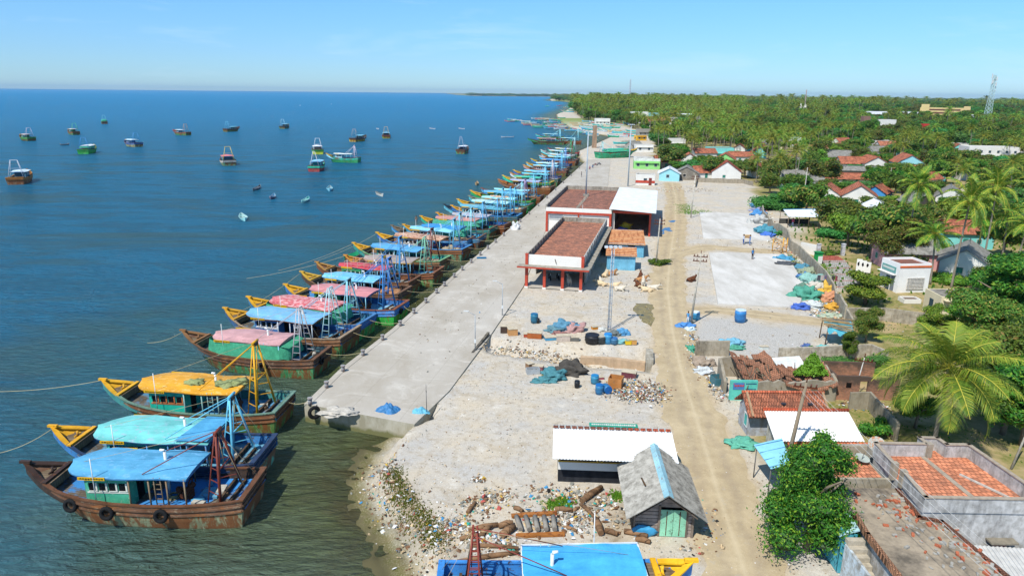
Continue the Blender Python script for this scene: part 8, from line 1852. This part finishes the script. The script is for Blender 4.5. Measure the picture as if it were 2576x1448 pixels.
# puddles
def puddle(pts, col, rough, name='puddle', z=.05, seed=1):
    P_ = []; n = len(pts)
    for i in range(n):
        a0, b0 = pts[i], pts[(i+1) % n]
        for k in range(6): q = (lerp(a0[0], b0[0], k/6), lerp(a0[1], b0[1], k/6)); P_.append((q[0]+.35*mnoise.noise(Vector((q[0]*1.3, q[1]*1.3, seed))), q[1]+.5*mnoise.noise(Vector((q[0]*1.1, q[1]*1.1, seed+5)))))
    zz = float(height(np.array([[sum(p[0] for p in P_)/len(P_), sum(p[1] for p in P_)/len(P_)]]))[0][0]); m = MB(); m.prism(P_, zz-.1, zz+z); b = NB('puddle_water'); n1 = b.noise(1.6, 5, .7); c = hx(col)
    b.set(b.mix(b.ramp(n1, .4, .6), c, tuple(x*.6 for x in c)), rough, .6); struct(m.build(name, [b.m]))
puddle([R7(1850, 95), R7(1890, 40), R7(2110, 60), R7(2115, 150), R7(2050, 285), R7(1960, 250)], '#8f7a24', .25, seed=2)
puddle([R3(95, 330), R3(120, 300), R3(180, 300), R3(205, 345), R3(180, 378), R3(110, 375)], '#3a5a80', .05, seed=3); puddle([R3(160, 232), R3(230, 222), R3(320, 232), R3(290, 250), R3(190, 248)], '#3f5570', .08, seed=4)  # blue of the reflected sky is put into these puddle colours
# loose rubbish and stones: nobody could count them
RC = [plain(c, .7) for c in ('#d8d8d0', '#3f8ab8', '#c8b08a', '#7a5a40', '#2a9a8a', '#c9a63a', '#2c2c2c', '#b85a50', '#e4e4e4', '#8a8a80')]
def litter(name, label, pts, seed, size=(.06, .22), wts=(3, 1.1, 7, 8, .7, .7, 1, .5, 1.6, 6), lift=.0):
    r = random.Random(seed); m = MB(); Z_, _ = height(np.array([(p[0], p[1]) for p in pts]))
    for (x, y), z in zip([(p[0], p[1]) for p in pts], Z_):
        s = r.uniform(*size)*r.choice((.5, .7, 1, 1, 1.3)); k = r.choices(range(10), wts)[0]; z += lift*r.random(); a = Vector((r.uniform(-1, 1), r.uniform(-1, 1), r.uniform(-.4, .4))).normalized()*s; b_ = a.cross(Vector((r.uniform(-.5, .5), r.uniform(-.5, .5), 1))).normalized()*s*r.uniform(.3, .9)
        c = Vector((x, y, z+.02+s*.25)); h = Vector((0, 0, s*r.uniform(.15, .6)))
        m.add([c-a-b_, c+a-b_, c+a*r.uniform(.5, 1)+b_, c-a*.8+b_, c-a*.5-b_*.5+h, c+a*.5-b_*.4+h, c+a*.4+b_*.6+h*.8, c-a*.5+b_*.5+h], [(4, 5, 6, 7), (0, 1, 5, 4), (1, 2, 6, 5), (2, 3, 7, 6), (3, 0, 4, 7)], k)
    tag(m.build(name, RC), label, kind='stuff')
def along(line, n, spread, r): 
    out = []; L_ = [math.dist(a, b_) for a, b_ in zip(line[:-1], line[1:])]
    for _ in range(n):
        i = r.choices(range(len(L_)), L_)[0]; q = r.random(); out.append((lerp(line[i][0], line[i+1][0], q)+r.gauss(0, spread), lerp(line[i][1], line[i+1][1], q)+r.gauss(0, spread)))
    return out
rl = random.Random(2)
shore = [G(965, 1130), G(955, 1200), G(1000, 1265), G(1050, 1330), G(1100, 1400), G(1130, 1448)]
litter('shore_rubbish', 'coloured plastic rubbish along the muddy shore', along(shore, 850, .7, rl)+along([G(1090, 1330), G(1180, 1290), G(1300, 1260), G(1350, 1230)], 250, .6, rl), 1, (.04, .13))
litter('yard_rubbish', 'rubbish strewn between the shelter, logs and hut', along([z8(1450, 560), z8(1750, 600), z8(1900, 640)], 420, .6, rl)+along([z8(1300, 720), z8(1650, 760), z8(1900, 760)], 560, .7, rl)+along([z8(700, 780), z8(1000, 900), z8(1200, 900)], 450, .7, rl)+along([z8(850, 620), z8(1150, 560)], 220, .4, rl)+[(z8(940, 450)[0]+rl.gauss(0, .3), z8(1000, 460)[1]+rl.gauss(0, .2)) for _ in range(60)], 2, (.04, .15), (3, 1.2, 7, 8, .8, .8, .8, .4, 2, 6))
pc = R7(1930, 990); litter('rubbish_pile', 'many coloured rubbish pile beside the dirt road', [(pc[0]+rl.gauss(0, 1.15)-.3, pc[1]+rl.gauss(0, 1.0)) for _ in range(2600)], 3, (.035, .12), (3.5, 1.5, 5, 8, .8, .8, .8, .8, 2, 3), .2)
litter('ditch_rubbish', 'pale stones and rubbish on the ditch bank', along([R7(350, 480), R7(800, 540), R7(1300, 600)], 1500, .8, rl)+along([R7(1300, 640), R7(1950, 690)], 500, .7, rl)+along([R7(330, 545), R7(1050, 665)], 300, .2, rl), 4, (.04, .14), (2, .3, 9, 4, .3, .2, .2, .2, 1.5, 6))
litter('wall_rubbish', 'rubbish along the foot of the compound wall', along([R3(1150, 120), R3(1260, 330), R3(1420, 560), R3(1520, 680), R3(1700, 900), R3(1800, 1000), R3(1950, 1240)], 1900, .9, rl)+along([R3(1750, 1230), R3(2000, 1260)], 500, .5, rl), 5, (.06, .2), (4, 1.5, 7, 6, 1.2, .8, .5, .5, 2.5, 4))
litter('road_rubbish', 'scraps along the right verge of the dirt road', along([G(1735, 840), G(1745, 880), G(1770, 940), G(1830, 1010)], 900, .45, rl)+along([R2(1900, 1120), R2(2250, 1150)], 400, .5, rl)+along([G(1800, 1300), G(1740, 1400)], 110, .7, rl)+along([G(1650, 480), G(1700, 476), G(1800, 480)], 600, 3., rl)+along([R1(1150, 800), R1(1300, 830)], 10, .2, rl), 6, (.04, .14))
def stones(name, label, n, xr, yr, size, seed, m_=None):
    r = random.Random(seed); pts = [(r.uniform(*xr), r.uniform(*yr)) for _ in range(n)]; A = np.array(pts); ok = (sdf(A) > -.5)
    qp = np.array(qpoly); onq = sdf(A, qp) > .1; keepm = ok & ~onq
    litter(name, label, [p for p, k in zip(pts, keepm) if k], seed, size, (2, .03, 7, 3, .02, .02, .25, .02, 2, 8))
stones('loose_stones', 'pale and dark stones scattered over the gravel yard', 8000, (-9, 19), (29, 90), (.02, .055), 11); stones('loose_stones', 'stones scattered over the farther gravel', 3000, (8, 50), (62, 180), (.04, .1), 12); 
r9 = random.Random(31); litter('quay_scraps', 'dark scraps and stains of net on the quay', [(qx(y)+r9.uniform(.8, 9), y) for y in [r9.uniform(54, 200) for _ in range(420)]], 13, (.03, .1), (1, .3, 2, 5, .3, .1, 4, .3, 1, 3), .0)
bpy.data.objects['quay_scraps'].location.z = .13
def tufts(name, label, pts, seed, s=.16, mat=None):
    r = random.Random(seed); m = MB(); Z_, _ = height(np.array(pts)); vs, fs = [], []
    for (x, y), z in zip(pts, Z_):
        for k in range(3):
            a = r.uniform(0, 3.14); d = Vector((math.cos(a), math.sin(a), 0))*s*r.uniform(.3, .6); u = Vector((r.uniform(-.4, .4), r.uniform(-.4, .4), 1)).normalized()*s*r.uniform(.6, 1.4); p = Vector((x, y, z-.02)); o = len(vs); vs += [p-d, p+d, p+d*.4+u, p-d*.4+u]; fs.append((o, o+1, o+2, o+3))
    m.add(vs, fs); tag(m.build(name, [mat or LF[0]]), label, kind='stuff')
tufts('shore_weeds', 'green weeds along the shore slope', [p for p in along([G(985, 1180), G(1000, 1240), G(1060, 1300), G(1105, 1370)], 2600, .45, rl)], 1, .09, leafmat('weeds', '#6a7a24', '#54641c', None, .2, .1))
tufts('yard_weeds', 'patches of weeds in the gravel yards', along([crop(1300, 450, 4.137)(1980, 340), crop(1300, 450, 4.137)(2010, 440), crop(1300, 450, 4.137)(2200, 410)], 900, 1., rl)+along([z8(1430, 650), z8(1560, 620)], 500, .3, rl)+along([z8(1900, 560), z8(1950, 600)], 250, .2, rl)+along([R3(1450, 600), R3(1600, 760)], 500, .5, rl)+along([R3(1830, 700), R3(1870, 860)], 700, .7, rl), 2, .14, LF[3])
gx_, gy_ = [], []
vp = [p for p in place(58, 170, R(12), R(39), 1.1, random.Random(8), 1.) if mnoise.noise(Vector((p[0]/6, p[1]/6, 2))) > -.05]
tufts('undergrowth', 'rough grass and undergrowth between the village houses', [p for p in vp if math.hypot(*p) > 95][:12000], 3, .4, LF[0])
tufts('undergrowth', 'low weeds in the yards behind the ruin', [(x+rl.gauss(0, .5), y+rl.gauss(0, .5)) for x, y in vp if math.hypot(x, y) <= 95 for _ in range(4)], 4, .12, LF[0])
# ---------------------------------------------------------------- air
b = NB('haze'); pv = b.n.new('ShaderNodeVolumePrincipled'); pv.inputs['Color'].default_value = (.45, .72, 1, 1); pv.inputs['Density'].default_value = HAZE = 0.000045; pv.inputs['Anisotropy'].default_value = .2
for l_ in list(b.out.inputs[0].links): b.l.remove(l_)
b.l.new(pv.outputs[0], b.out.inputs['Volume'])
m = MB(); m.box(0, 8400, 40, 34000, 17000, 130); o = m.build('haze', [b.m]); tag(o, 'thin blue sea air over the whole scene', kind='stuff')
